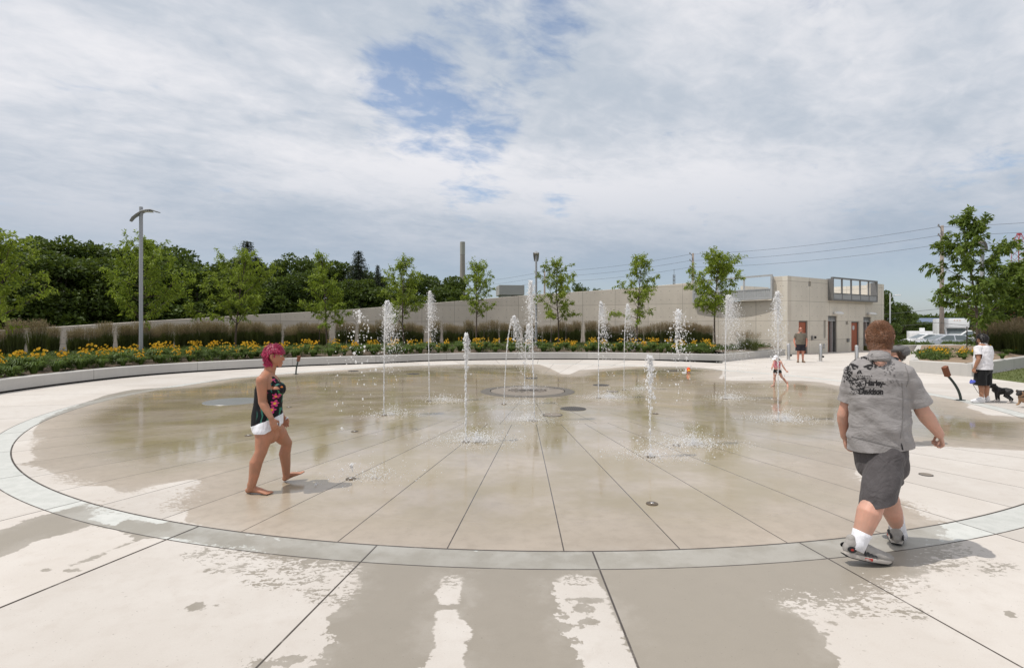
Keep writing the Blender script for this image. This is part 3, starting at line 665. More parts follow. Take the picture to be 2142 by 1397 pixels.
# ------------------------------------------------------------------ lamp posts
def lamp(x, y, z0, h, heading, label, rp=.066):
    t = thing('lamp_post', (x, y, z0), label, 'lamp post', 'tall grey lamp posts', rz=heading)
    mb = MB(); mb.lathe([(0, h), (rp * .9, h), (rp * .95, h - .01), (rp, .02), (0, .02)], n=24); mb.build('pole', M_grey, t, auto=40)
    mb = MB(); mb.lathe([(0, .03), (.16, .03), (.165, .02), (.165, -.02), (0, -.02)], n=24); mb.build('base_plate', M_grey, t, auto=40)
    # gull-wing luminaire: bent plate crossing the pole
    mb = MB(); prof = [(-.36, -.58), (-.27, -.44), (-.12, -.31), (.05, -.20), (.24, -.135), (.40, -.12), (.52, -.16), (.68, -.195)]
    V = []
    for i, (a, zz) in enumerate(prof):
        wd = [.13, .16, .18, .19, .19, .18, .15, .05][i]; th = [.02, .03, .05, .065, .06, .05, .03, .015][i]
        for y_, z_ in ((-wd, zz), (-wd * .6, zz + th * .8), (0, zz + th), (wd * .6, zz + th * .8), (wd, zz), (wd * .7, zz - .02), (-wd * .7, zz - .02)): V.append((a, y_, h + z_))
    n = 7; Fc = [(i * n + j, i * n + (j + 1) % n, (i + 1) * n + (j + 1) % n, (i + 1) * n + j) for i in range(len(prof) - 1) for j in range(n)] + [tuple(range(n - 1, -1, -1)), tuple(range((len(prof) - 1) * n, len(prof) * n))]
    mb.add(V, Fc); hd = mb.build('lamp_head', M_grey, t, auto=50)
    mb = MB(); mb.box((.25, 0, h - .185), (.34, .22, .02), bev=.005); mb.build('lens', M_white, hd)
    mb = MB(); mb.tube([(0, 0, h - .42), (.06, 0, h - .27)], [.03, .03], 10); mb.build('bracket', M_grey, hd)
def lamp_at(px, ytop, ybase, h0, label, z0=.4, h=6.1, rp=.066, head=None):
    d = (h0) * F / (HY - ytop); x = (px - CX) / F * d
    ang = math.atan2(CEN.y - d, CEN.x - x) if head is None else head; lamp(x, d, z0, h, ang, label, rp)
lamp_at(295, 433, 0, 4.70, 'tall grey lamp post rising in front of the dense dark trees', rp=.07, head=R(12))
lamp_at(1121.5, 526, 0, 4.70, 'grey lamp post in the flower bed near the middle of the wall', rp=.07)
lamp_at(2054.5, 500, 0, 4.70, 'grey lamp post half hidden behind the tree in the right planter', rp=.1)

# ------------------------------------------------------------------ activator posts
M_corten = mat('rusted steel', (0.20, 0.075, 0.04), 0.75, 0.3, 25.0, bump=.2)
M_green = mat('dark green post paint', (0.035, 0.05, 0.045), 0.45, 0.1)
def activator(base, top, head_w, label, lean_y=0.0):
    t = thing('activator_post', base, label, 'activator post', 'bent posts with rusty heads')
    v = top - base; pts_ = []
    for k in range(12):
        a = k / 11 * .80; x = v.x * (a / .80) ** 1.9 * .66; pts_.append((x, lean_y * a, .0 + v.z * a * .92))
    mb = MB(); mb.tube(pts_, [(.032, .026)] * 12, 14, side=(0, 1, 0)); mb.build('post', M_green, t, auto=40)
    p1 = Vector(pts_[-1]); dr_ = (v - p1).normalized(); L = (v - p1).length
    side = Vector((0, 1, 0)); up = dr_.cross(side).normalized(); M = Matrix.Translation(p1 + dr_ * L * .5) @ Matrix((dr_, side, up)).transposed().to_4x4()
    mb = MB(); mb.box((0, 0, 0), (L * 1.1, head_w, .085), bev=.012, M=M); hd = mb.build('head', M_corten, t)
    mb = MB(); mb.box((0, 0, 0), (L * .22, head_w * .7, .02), bev=.004, M=M @ Matrix.Translation((L * .42, 0, .05 if up.z > 0 else -.05))); mb.build('button', M_corten, hd)
    mb = MB(); mb.lathe([(0, .012), (.09, .012), (.095, 0), (0, 0)], n=20); mb.build('base_plate', M_green, t)
b0 = G(2010, 837); activator(b0, P(1976, 768, b0.y - .05), .13, 'bent dark post with tilted rusty head between the walking man and the dog owner', .05)
b1 = G(619, 783); activator(b1, P(626, 745, b1.y), .13, 'slim bent post with small rusty head beyond the pink haired woman')

# ------------------------------------------------------------------ right planter, lawn and low wall
bedR = [Vector(p) for p in ((15.35, 20.6), (15.98, 18.72), (16.06, 18.64), (16.2, 18.68), (21.7, 22.6), (32, 30.2), (33, 37), (27.8, 36.6), (19.2, 25.6), (15.35, 20.6))]
pr = []
for i in range(len(bedR) - 1):
    for t in np.linspace(0, 1, 6, endpoint=False): pr.append(bedR[i].lerp(bedR[i + 1], t))
pr.append(bedR[-1])
strip_wall('raised_planter_wall', pr, [.45] * len(pr), [-.1] * len(pr), .30, M_planter)
tag(bpy.data.objects['raised_planter_wall'], 'low concrete planter wall with a rounded corner behind the man in white', 'planter wall')
cR = sum(bedR[:-1], Vector((0, 0))) / (len(bedR) - 1)
V = [(cR.x, cR.y, .62)]; K = 10; n = len(pr) - 1
for j in range(1, K + 1):
    for i in range(n):
        q = cR.lerp(pr[i], j / K * .985); e_ = j / K
        V.append((q.x, q.y, .62 - .23 * e_ ** 3 + .04 * math.sin(q.x * 3.1) * math.cos(q.y * 2.7) * (1 - e_)))
Fc = [(0, 1 + i, 1 + (i + 1) % n) for i in range(n)] + [(1 + (j - 1) * n + i, 1 + j * n + i, 1 + j * n + (i + 1) % n, 1 + (j - 1) * n + (i + 1) % n) for j in range(1, K) for i in range(n)]
me = bpy.data.meshes.new('raised_planting_bed'); me.from_pydata(V, [], Fc); me.update()
M_mulch2 = mat('pale bark mulch', (0.26, 0.19, 0.13), 0.95, 0.45, 16.0, bump=.9, bscale=22, coords='pos')
tag(link('raised_planting_bed', me, M_mulch2, None, True), kind='structure')
M_lawn = mat('mown lawn', (0.105, 0.125, 0.035), 0.95, 0.35, 6.0, bump=.6, bscale=60, coords='pos')
LAWN = [(16.17, 18.6), (16.1, 17.9), (15.95, 16.6), (17.2, 13.5), (30, 13.5), (42, 30), (32.1, 30.1), (21.72, 22.52)]
disc('lawn', LAWN, .012, M_lawn, skirt=.1)
lw = [Vector((26.2, 36.2)), Vector((33.0, 38.6))]
strip_wall('far_planter_wall', [lw[0].lerp(lw[1], t) for t in np.linspace(0, 1, 8)], [.43] * 8, [-.5] * 8, .25, M_planter)
tag(bpy.data.objects['far_planter_wall'], 'short low concrete wall between the right planter and the parked cars', 'low wall')
disc('verge', [(25.6, 36.4), (26.2, 36.5), (33, 38.9), (36, 41.4), (24, 41.4)], .33, M_lawn, skirt=.9)
# toy on the pad and box in the bed
t = thing('toy', G(1440, 780), 'small orange and yellow toy left on the wet pad', 'toy')
t.scale = (.72, .72, .72); mb = MB(); mb.lathe([(0, .02), (.07, .02), (.10, .16), (.085, .24), (.04, .29), (0, .30)], n=20); mb.build('body', mat('orange plastic', (.85, .10, .02), .35, .05), t, smooth=True)
mb = MB(); mb.tube([(-.05, -.09, .12), (-.02, -.13, .15), (.03, -.13, .14), (.06, -.09, .12)], [.03, .04, .04, .03], 12, round_caps=True); mb.build('spout', mat('yellow plastic', (.85, .50, .03), .35, .05), t, smooth=True)
t = thing('utility_box', P(1346, 733, 29.6) * 1.0, 'small pale utility box among the daylilies', 'utility box'); t.location.z = .38
mb = MB(); mb.box((0, 0, .22), (.34, .26, .46), bev=.015); mb.build('body', mat('beige cabinet paint', (.42, .39, .34), .6, .05), t); mb = MB(); mb.box((0, 0, .465), (.38, .30, .03), bev=.008); mb.build('lid', mat('beige cabinet paint', (.42, .39, .34), .6, .05), t)

# ------------------------------------------------------------------ vehicles on the lot
def paint(name, col, metal=.3):
    return mat(name, col, .28, .03, 2.0, metal=metal, spec=.6)
M_silver = paint('silver car paint', (.58, .60, .63), .45); M_whitecar = paint('white car paint', (.80, .80, .80), 0); M_char = paint('charcoal car paint', (.05, .05, .055), .2)
M_tyre = mat('tyre rubber', (.018, .018, .018), .85, .1); M_rim = mat('alloy rim', (.5, .5, .52), .35, .05, metal=.8); M_red = mat('red lamp plastic', (.45, .02, .02), .3, .05); M_lampg = mat('headlight glass', (.7, .72, .75), .12, .03, spec=.8)
M_carglass = mat('car window glass', (.10, .125, .13), .05, .05, spec=.9)
def car(x, y, z, heading, label, m, group, L=4.7, Wd=1.78, H=1.46, suv=False):
    t = thing('parked_car', (x, y, z), label, 'car', group, rz=heading)
    k = L / 4.7; hh = H / 1.46
    low = [(-2.30, .32), (-2.36, .55), (-2.32, .78), (-2.15, .90), (-1.45, .965), (1.05, .965), (1.65, .90), (2.15, .78), (2.34, .60), (2.36, .40), (2.28, .26)]
    def whl(cx):                                       # wheel arch cut into the sill line
        return [(cx + .37 * math.cos(a), .30 + .37 * math.sin(a)) for a in np.linspace(0, math.pi, 9)]
    outline = low + [(1.80, .22)] + [p for p in whl(1.42)] + [(-.98 + .0, .20)] + [p for p in whl(-1.38)] + [(-1.85, .22)]
    outline = [(a * k, b * (hh if b > .9 else 1)) for a, b in outline]
    bmm = bmesh.new(); vs = [bmm.verts.new((a, -Wd / 2, b)) for a, b in outline]; f = bmm.faces.new(vs)
    ret = bmesh.ops.extrude_face_region(bmm, geom=[f]); bmesh.ops.translate(bmm, verts=[q for q in ret['geom'] if isinstance(q, bmesh.types.BMVert)], vec=(0, Wd, 0))
    for q in bmm.verts:
        e_ = max(0, abs(q.co.x) - 1.7) / .66; q.co.y *= (1 - .16 * e_ ** 2) * (1 - .05 * max(0, q.co.z - .6) / .4 - .04 * max(0, .5 - q.co.z))
    bmesh.ops.recalc_face_normals(bmm, faces=bmm.faces); bmesh.ops.bevel(bmm, geom=[e for e in bmm.edges if e.calc_length() > Wd * .5], offset=.025, segments=2, affect='EDGES')
    bo = MB().bm(bmm).build('body', m, t, auto=40)
    # cabin: lofted greenhouse
    if suv: roof_l = [(-2.22, .95), (-2.0, 1.60), (.30, 1.66), (1.15, .95)]
    else: roof_l = [(-1.95, .955), (-1.15, 1.385), (.05, 1.45), (.35, 1.42), (1.38, .955)]
    roof_l = [(a * k, b * hh if not suv else b * H / 1.66) for a, b in roof_l]
    n = len(roof_l); wd = [Wd / 2 - .10] + [Wd / 2 - .30] * (n - 2) + [Wd / 2 - .10]
    V = [(a, -w_, b) for (a, b), w_ in zip(roof_l, wd)] + [(a, w_, b) for (a, b), w_ in zip(roof_l, wd)]
    mb = MB(); mb.add(V, [tuple(range(n)), tuple(range(2 * n - 1, n - 1, -1))] + [(i, i + n, i + n + 1, i + 1) for i in range(n - 1)] + [(n - 1, 2 * n - 1, n, 0)])
    mb.build('cabin', m, t, auto=30)
    # panes lie just proud of the cabin sides and ends
    def pane(poly): 
        mb = MB(); mb.add(poly, [tuple(range(len(poly)))]); o = mb.build('window', M_carglass, t)
        md = o.modifiers.new('thick', 'SOLIDIFY'); md.thickness = .012; md.offset = 0
    zt = max(b for a, b in roof_l); zb_ = roof_l[0][1]
    def lat(z, off=.012): return (Wd / 2 - .10) + (-.20) * (z - zb_) / (zt - zb_) + off
    for sgn in (-1, 1):
        for a0, a1, b0_, b1_ in ((-.22, 1.05, -.22, .27), (-1.42, -.32, -1.02, -.32)):
            z0, z1 = .99 * (hh if not suv else 1), zt - .09
            if suv: a0, a1, b0_, b1_ = (a0 - .1, a1 - .15, b0_ - .1, b1_ - .05) if a1 > 0 else (-1.95, -.42, -1.85, -.42)
            pane([(a0 * k, sgn * lat(z0), z0), (a1 * k, sgn * lat(z0), z0), (b1_ * k, sgn * lat(z1), z1), (b0_ * k, sgn * lat(z1), z1)])
    for (a0, z0), (a1, z1) in ((roof_l[-1], roof_l[-2]), (roof_l[0], roof_l[1])):
        dv = Vector((z1 - z0, 0, a0 - a1)).normalized() * .012
        if dv.z < 0: dv = -dv
        q = lambda f_, w_: (a0 + (a1 - a0) * f_ + dv.x * (1 if a0 > 0 else -1) * (1 if (dv.x > 0) == (a0 > 0) else 1), w_, z0 + (z1 - z0) * f_ + abs(dv.z))
        pane([q(.1, -Wd / 2 + .2), q(.1, Wd / 2 - .2), q(.88, Wd / 2 - .34), q(.88, -Wd / 2 + .34)])
    for cx in (1.42 * k, -1.38 * k):
        for sgn in (-1, 1):
            mb = MB(); prof = [(.20, -.10), (.28, -.11), (.32, -.08), (.325, 0), (.32, .08), (.28, .11), (.20, .10), (.20, -.10)]
            bm2 = bmesh.new(); mbx = MB().lathe(prof, n=24); M = Matrix.Translation((cx, sgn * (Wd / 2 - .12), .325)) @ Matrix.Rotation(R(90), 4, 'X')
            w_ = thing_part('wheel', MB().add([M @ Vector(q) for q in mbx.v], mbx.f), M_tyre, t)
            hub = MB().lathe([(0, .07), (.05, .075), (.06, .05), (.17, .06), (.205, .09), (.205, -.09), (0, -.09)], n=20)
            thing_part('rim', MB().add([Matrix.Translation((cx, sgn * (Wd / 2 - .12), .325)) @ Matrix.Rotation(R(90 * sgn), 4, 'X') @ Vector(q) for q in hub.v], hub.f), M_rim, w_)
    for sgn in (-1, 1):
        mb = MB(); mb.box((2.22 * k, sgn * (Wd / 2 - .30), .70), (.20, .34, .13), rz=-sgn * .25, bev=.03); mb.build('headlight', M_lampg, t)
        mb = MB(); mb.box((-2.28 * k, sgn * (Wd / 2 - .28), .74), (.12, .34, .15), rz=sgn * .15, bev=.03); mb.build('tail_light', M_red, t)
        mb = MB(); mb.box((.95 * k, sgn * (Wd / 2 + .05), 1.02), (.12, .16, .11), bev=.03); mb.build('wing_mirror', m, t)
        for a_ in (-.10, -1.0): 
            mb = MB(); mb.box((a_ * k, sgn * (Wd / 2 - .012), .80), (.16, .03, .025), bev=.006); mb.build('door_handle', m, t)
    mb = MB(); mb.box((2.34 * k, 0, .42), (.08, 1.25, .16), bev=.02); mb.build('grille', M_black, t)
    return t
def thing_part(name, mb, m, par): return mb.build(name, m, par, auto=45)
GRP = 'cars parked beyond the planter'
LZ = -.416
car(36.6, 45.0, LZ, R(170), 'silver sedan parked nearest, seen from its left side', M_silver, GRP)
car(38.2, 49.0, LZ, R(170), 'white sedan parked between the silver sedan and the box truck', M_whitecar, GRP)
car(38.4, 42.6, LZ, R(168), 'charcoal car partly hidden by the tree in the right planter', M_char, GRP, L=3.9, H=1.36)
car(43.9, 50.8, LZ, R(120), 'white wagon behind the head of the man in white', M_whitecar, GRP, suv=True, H=1.72)
t = thing('box_truck', (45.9, 56.0, LZ), 'white cutaway box truck parked with its windscreen toward the splash pad', 'truck', rz=R(-118))
mb = MB(); mb.box((-1.6, .35, 1.72), (4.3, 2.15, 2.35), bev=.08); mb.build('cargo_box', M_whitecar, t, auto=40)
mb = MB(); mb.box((.95, .35, 2.42), (.95, 2.0, .95), bev=.12); mb.build('cab_over', M_whitecar, t, auto=40)
mb = MB(); prof = [(.55, .35), (.55, 1.95), (.95, 1.95), (1.42, 1.28), (2.25, 1.12), (2.42, .85), (2.42, .35)]
mb.prism([(a, b) for a, b in prof], 1.86, Matrix.Translation((0, 1.28, 0)) @ Matrix.Rotation(R(90), 4, 'X')); mb.build('cab', M_whitecar, t, auto=30)
mb = MB(); mb.add([(1.01, -.42, 1.88), (1.41, -.46, 1.31), (1.41, 1.16, 1.31), (1.01, 1.12, 1.88)], [(0, 1, 2, 3)]); o = mb.build('windscreen', M_carglass, t); o.modifiers.new('thick', 'SOLIDIFY').thickness = .02
for sgn, yy in ((-1, -.60), (1, 1.30)):
    mb = MB(); mb.add([(.62, yy, 1.25), (1.30, yy, 1.25), (1.0, yy, 1.82), (.62, yy, 1.82)], [(0, 1, 2, 3)]); o = mb.build('window', M_carglass, t); o.modifiers.new('thick', 'SOLIDIFY').thickness = .02
    mb = MB(); mb.box((1.25, yy + sgn * .22, 1.42), (.10, .20, .34), bev=.03); mb.build('wing_mirror', M_black, t)
    mb = MB(); mb.box((2.40, .35 + sgn * .68, .78), (.08, .30, .18), bev=.02); mb.build('headlight', M_lampg, t)
for cx in (1.55, -2.3):
    for yy in (-.52, 1.22):
        mbx = MB().lathe([(.0, -.12), (.30, -.12), (.39, -.08), (.39, .08), (.30, .12), (0, .12)], n=24); M = Matrix.Translation((cx, yy, .39)) @ Matrix.Rotation(R(90), 4, 'X')
        w_ = MB().add([M @ Vector(q) for q in mbx.v], mbx.f).build('wheel', M_tyre, t, auto=40)
        MB().cyl((cx, yy - .14, .39), (cx, yy + .14, .39), .2, 20).build('rim', M_rim, w_)
mb = MB(); mb.box((2.46, .35, .55), (.10, 1.8, .22), bev=.03); mb.build('bumper', M_grey, t)
mb = MB(); [mb.box((1.44, .35 + q * .22, 2.70), (.02, .10, .05)) for q in (-1, 0, 1)]; mb.build('marker_lamp', mat('amber lamp', (.6, .25, .03), .3, .05), t)
t = thing('utility_trailer', (42.4, 55.5, LZ), 'white utility body with locker doors standing left of the box truck', 'utility trailer', rz=R(-118))
mb = MB(); mb.box((0, 0, 1.12), (1.9, 1.9, .95), bev=.03); mb.build('body', M_whitecar, t, auto=40)
for q in (-.45, .45): mb = MB(); mb.box((.962, q, 1.05), (.02, .78, .62), bev=.006); mb.build('locker_door', M_white, t)
mb = MB(); mb.box((0, .2, 1.75), (.5, .4, .35), bev=.03); mb.build('roof_unit', M_whitecar, t)
for yy in (-.9, .9):
    mbx = MB().lathe([(0, -.1), (.28, -.1), (.34, -.06), (.34, .06), (.28, .1), (0, .1)], n=20); M = Matrix.Translation((0, yy, .34)) @ Matrix.Rotation(R(90), 4, 'X')
    MB().add([M @ Vector(q) for q in mbx.v], mbx.f).build('wheel', M_tyre, t, auto=40)

# ------------------------------------------------------------------ far structures
t = thing('chimney', (*P(967.5, 680, 300)[:2], -.5), 'tall slender concrete chimney stack rising far behind the trees', 'chimney')
mb = MB(); mb.lathe([(1.9, 0), (1.35, 41), (1.35, 41.6), (1.30, 41.7)], n=32); mb.build('shaft', mat('chimney concrete', (.30, .27, .25), .9, .1, .2), t, auto=40)
mb = MB(); mb.lathe([(1.42, 41.72), (1.42, 49.0), (1.15, 49.0), (1.1, 47), (0, 46.8)], n=32); mb.build('upper_ring', mat('chimney band', (.36, .345, .32), .9, .1, .2), t, auto=40)
t = thing('concrete_block_building', (*P(1068, 680, 75)[:2], -.5), 'small flat grey concrete block building seen over the wall', 'building', rz=R(8))
mb = MB(); mb.box((0, 0, 3.2), (3.0, 3.4, 6.4)); mb.box((-.1, 0, 7.1), (3.5, 4.0, 1.35), bev=.03); mb.build('wall', mat('raw grey concrete', (.36, .35, .34), .9, .12, .5), t)
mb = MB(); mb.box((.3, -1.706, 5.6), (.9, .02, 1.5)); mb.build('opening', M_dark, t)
def pole(px, ytop, d, label, arms):
    x = (px - CX) / F * d; z1 = EYE + (HY - ytop) / F * d
    t = thing('utility_pole', (x, d, -.5), label, 'utility pole', 'wooden utility poles carrying the cables')
    mb = MB(); mb.tube([(0, 0, 0), (0, 0, (z1 + .5) * .5), (.03, 0, z1 + .5)], [.22, .19, .14], 14); mb.build('post', mat('weathered pole timber', (.30, .25, .215), .9, .25, 1.5), t, smooth=True)
    for q in arms:
        mb = MB(); zz = z1 + .5 - q
        mb.tube([(-.05, 0, zz), (-.45, -.15, zz + .25)], [.05, .04], 8); mb.tube([(-.45, -.15, zz + .2), (-.45, -.15, zz + .42)], [.09, .06], 10); mb.build('insulator', M_steel_dark, t)
    return Vector((x, d, z1))
tops = []
for px, yt, d, lb in ((1139, 567, 100, 'distant wooden utility pole just right of the middle lamp post'), (1449, 530, 76, 'wooden utility pole rising over the wall left of the metal screen'), (1970, 472, 55, 'tall pale utility pole behind the tree in the right planter')):
    tops.append(pole(px, yt, d, lb, (.3, 1.25, 2.2)))
step_ = tops[2] - tops[1]; nxt = [tops[0] - (tops[1] - tops[0]) * 1.02] + tops + [tops[2] + Vector((18, -16, 0)), tops[2] + Vector((36, -32, 0))]
M_wire = mat('cable', (.05, .05, .055), .6, .05)
for nm, off, sag, rad in (('topmost thin power cable strung between the utility poles', .15, .5, .016), ('second power cable below the topmost one', 1.05, .5, .016), ('third power cable, lowest of the upper three', 2.0, .5, .016), ('upper of the two low cables crossing behind the right tree', 8.6, .8, .02), ('lowest cable of all crossing behind the right tree', 10.0, .8, .02)):
    V = []
    for i in range(len(nxt) - 1):
        for j in range(14):
            t_ = j / 14; q = nxt[i].lerp(nxt[i + 1], t_); q.z -= off + sag * 4 * t_ * (1 - t_); q.x -= .45; V.append(q)
    o = MB().tube(V, [rad] * len(V), 6).build('power_cable', M_wire); tag(o, nm, 'power cable', 'cables between the utility poles')
t = thing('radio_mast', (*P(1410, 680, 150)[:2], -.5), 'thin lattice radio mast far behind the wall', 'mast')
def lattice(mb, p0, p1, w0, w1, nseg, r):
    c = [(-1, -1), (1, -1), (1, 1), (-1, 1)]
    rings = []
    for i in range(nseg + 1):
        q = Vector(p0).lerp(Vector(p1), i / nseg); w_ = w0 + (w1 - w0) * i / nseg; rings.append([q + Vector((a * w_, b * w_, 0)) for a, b in c])
    for k in range(4):
        mb.tube([r_[k] for r_ in rings], [r] * len(rings), 6)
        for i in range(nseg): mb.cyl(rings[i][k], rings[i + 1][(k + 1) % 4], r * .7, 5)
mb = MB(); lattice(mb, (0, 0, 0), (0, 0, 16.5), .30, .22, 16, .045); mb.build('lattice', M_steel_dark, t)
mb = MB(); mb.cyl((0, 0, 16.5), (0, 0, 18), .05, 8); mb.build('antenna', M_steel_dark, t)
t = thing('crane_boom', (*P(2131, 680, 120)[:2], -.5), 'red lattice crane boom far beyond the right trees', 'crane')
mb = MB(); lattice(mb, (0, 0, 0), (0, 0, 20.6), 1.0, .85, 14, .055); mb.build('lattice', mat('red crane paint', (.45, .06, .08), .5, .1), t)
mb = MB(); lattice(mb, (0, 0, 20.6), (.1, 0, 22.6), .85, .30, 2, .06); mb.box((.1, 0, 22.75), (.8, .5, .4), bev=.05); mb.build('boom_tip', mat('red crane paint', (.45, .06, .08), .5, .1), t)
t = thing('warehouse', (*P(1935, 680, 190)[:2], -.5), 'long low blue roofed warehouse on the horizon', 'building')
mb = MB(); mb.box((3, 6, 1.4), (40, 14, 2.8)); mb.build('wall', mat('warehouse wall', (.30, .30, .26), .8, .1), t)
mb = MB(); mb.prism([(-24, 2.2), (-24, 2.8), (0, 5.0), (0, 4.4)], .3, Matrix.Identity(4)) if False else mb.add([(-17.5, -1.6, 2.75), (23.5, -1.6, 2.75), (23.5, 6, 4.9), (-17.5, 6, 4.9), (-17.5, 13.6, 2.75), (23.5, 13.6, 2.75)], [(0, 1, 2, 3), (3, 2, 5, 4), (0, 3, 4), (1, 5, 2)]); mb.build('roof', mat('blue sheet roof', (.13, .17, .25), .6, .1), t)
# street lamp by the corner of the building
d_ = 52; x_ = (1862 - CX) / F * d_
t = thing('street_lamp', (x_, d_, -.45), 'slim white street lamp beyond the right end of the building', 'street lamp')
zt = EYE + (HY - 613) / F * d_ + .45
mb = MB(); mb.tube([(0, 0, 0), (0, 0, zt)], [.065, .05], 12); mb.build('pole', mat('pale lamp paint', (.38, .39, .40), .5, .05), t, smooth=True)
mb = MB(); mb.tube([(0, 0, zt - .6), (.25, 0, zt - .28), (.62, 0, zt - .22)], [.035, .03, .03], 8); mb.build('arm', mat('pale lamp paint', (.38, .39, .40), .5, .05), t, smooth=True)
mb = MB(); mb.box((.78, 0, zt - .20), (.5, .24, .10), bev=.04); mb.build('lamp_head', M_white, t)
# ------------------------------------------------------------------ vegetation
L_young = leaf_mat('honey locust leaf', (0.095, 0.165, 0.014), (0.36, 0.45, 0.05), 0.48, (0.34, 0.38, 0.05))
L_right = leaf_mat('right tree leaf', (0.055, 0.105, 0.016), (0.19, 0.26, 0.04), 0.40, (0.12, 0.15, 0.03))
L_forest = leaf_mat('forest leaf', (0.020, 0.042, 0.008), (0.105, 0.158, 0.024), 0.26, (0.09, 0.11, 0.02))
L_needle = leaf_mat('spruce needle', (0.012, 0.024, 0.012), (0.030, 0.050, 0.024), 0.10, (0.04, 0.05, 0.03))
L_reed = leaf_mat('reed blade', (0.030, 0.046, 0.012), (0.125, 0.145, 0.042), 0.30, (0.08, 0.07, 0.03))
L_plume = leaf_mat('reed plume', (0.22, 0.155, 0.105), (0.50, 0.37, 0.26), 0.35, (0.24, 0.16, 0.11))
L_lily = leaf_mat('daylily leaf', (0.036, 0.075, 0.013), (0.13, 0.20, 0.034), 0.32, (0.09, 0.13, 0.03))
L_cover = leaf_mat('low shrub leaf', (0.030, 0.058, 0.012), (0.115, 0.165, 0.034), 0.30, (0.06, 0.10, 0.03))
L_petal = leaf_mat('daylily petal', (0.82, 0.38, 0.014), (0.93, 0.64, 0.06), 0.32, (0.88, 0.50, 0.03))
L_grass = leaf_mat('lawn blade', (0.05, 0.075, 0.016), (0.13, 0.155, 0.045), 0.30, (0.15, 0.14, 0.05))
M_bark = mat('young bark', (0.10, 0.075, 0.058), 0.9, 0.3, 12.0, bump=.5)
M_barkd = mat('old bark', (0.075, 0.06, 0.048), 0.95, 0.3, 6.0, bump=.5)
def unit(a): return a / np.maximum(np.linalg.norm(a, axis=-1, keepdims=True), 1e-9)
def leaves(C, A, length, width, rng, droop=0.0, kite=True):
    """one small kite per leaf: C base points, A preferred axis"""
    n = len(C); A = unit(A + rng.normal(0, .55, (n, 3)) + np.array([0, 0, -droop]))
    Nn = rng.normal(0, 1, (n, 3)); Nn[:, 2] += 1.1; S = unit(np.cross(A, Nn)); L = length * rng.uniform(.65, 1.3, (n, 1)); Wd = width * rng.uniform(.7, 1.25, (n, 1))
    V = np.stack([C, C + A * L * .42 + S * Wd * .5, C + A * L + np.array([0, 0, -1]) * L * .12, C + A * L * .42 - S * Wd * .5], 1)
    return V.reshape(-1, 3), np.arange(4 * n).reshape(-1, 4)
def curve(p, d, L, up, n, rng, wob=.12):
    P_ = [np.array(p, float)]; d = unit(np.array(d, float))
    for i in range(n):
        d = unit(d + np.array([0, 0, up]) / n + rng.normal(0, wob, 3)); P_.append(P_[-1] + d * L / n)
    return np.array(P_)
def young_tree(name, loc, H, CW, base, seed, label, lm=None, dens=1.0, lean=0.0, leaf=(.135, .052), trunk=.055, group='young trees along the wall', stakes=False, shape=1.0):
    lm = lm or L_young
    rng = np.random.default_rng(seed); t = thing(name, loc, label, 'tree', group)
    mb = MB(); tr = curve((0, 0, -.1), (lean, 0, 1), H * .93, .25, 12, rng, .045)
    tr[:, :2] *= .6
    mb.tube(tr, np.linspace(trunk, .012, len(tr)), 9)
    C, A = [], []
    nl = int(17 + H * 2.2); ga = rng.uniform(0, 6)
    for i in range(nl):
        f = (i + rng.uniform(-.3, .3)) / (nl - 1); f = min(max(f, 0), 1)
        z = base + (H * .93 - base) * f; k = z / (H * .93) * (len(tr) - 1); j = min(int(k), len(tr) - 2); p = tr[j] + (tr[j + 1] - tr[j]) * (k - j)
        prof = (math.sin(math.pi * min(1, (f * .80 + .20) ** .75)) ** .8 * .9 + .16) if shape == 1.0 else shape(f)
        L = CW / 2 * prof * rng.choice([rng.uniform(.45, .8), rng.uniform(.8, 1.25)]) * 1.12; az = ga + i * 2.39996 + rng.normal(0, .35)
        el = R(18 + 42 * f + rng.uniform(-14, 14)); dv = np.array([math.cos(az) * math.cos(el), math.sin(az) * math.cos(el), math.sin(el)])
        br = curve(p, dv, L, .35, 6, rng, .13); mb.tube(br, np.linspace(max(.008, trunk * .42 * (1 - f * .6)), .004, len(br)), 5)
        nt = max(4, int(L * 5.0 * dens))
        for q in range(nt):
            g = .22 + .80 * (q + rng.uniform(0, 1)) / nt; g = min(g, 1); k2 = g * (len(br) - 1); j2 = min(int(k2), len(br) - 2); pp = br[j2] + (br[j2 + 1] - br[j2]) * (k2 - j2)
            td = unit(unit(br[j2 + 1] - br[j2]) * .8 + rng.normal(0, .6, 3) + np.array([0, 0, .15])); tl = rng.uniform(.22, .55) * (1.1 - .3 * g) * min(1.2, .5 + CW / 4)
            tw = curve(pp, td, tl, -.45, 3, rng, .15)
            if q % 2 == 0: mb.tube(tw, [.006, .005, .004, .003], 4)
            m = int(rng.integers(26, 44)); s_ = rng.uniform(.1, 1.05, m)[:, None] * 3
            j3 = np.minimum(s_.astype(int), 2)[:, 0]; base_p = tw[j3] + (tw[j3 + 1] - tw[j3]) * (s_ - j3[:, None])
            C.append(base_p + rng.normal(0, .045, (m, 3))); A.append(np.repeat((tw[-1] - tw[0])[None], m, 0) * 1.5)
    mb.build('trunk', M_bark, t, smooth=True)
    V, Q = leaves(np.concatenate(C), np.concatenate(A), leaf[0], leaf[1], rng, .55)
    link('crown', mesh_np('crown', V, Q), lm, t)
    if stakes:
        for sx in (-.45, .5):
            mb = MB(); mb.tube([(sx, .05, -.1), (sx * .98, .05, 1.15)], [.022, .02], 8); mb.build('stake', M_barkd, t)
    return t
def at_px(px, rad, z=.42):
    d = ray_circle(px, rad); return Vector(((px - CX) / F * d, d, z))
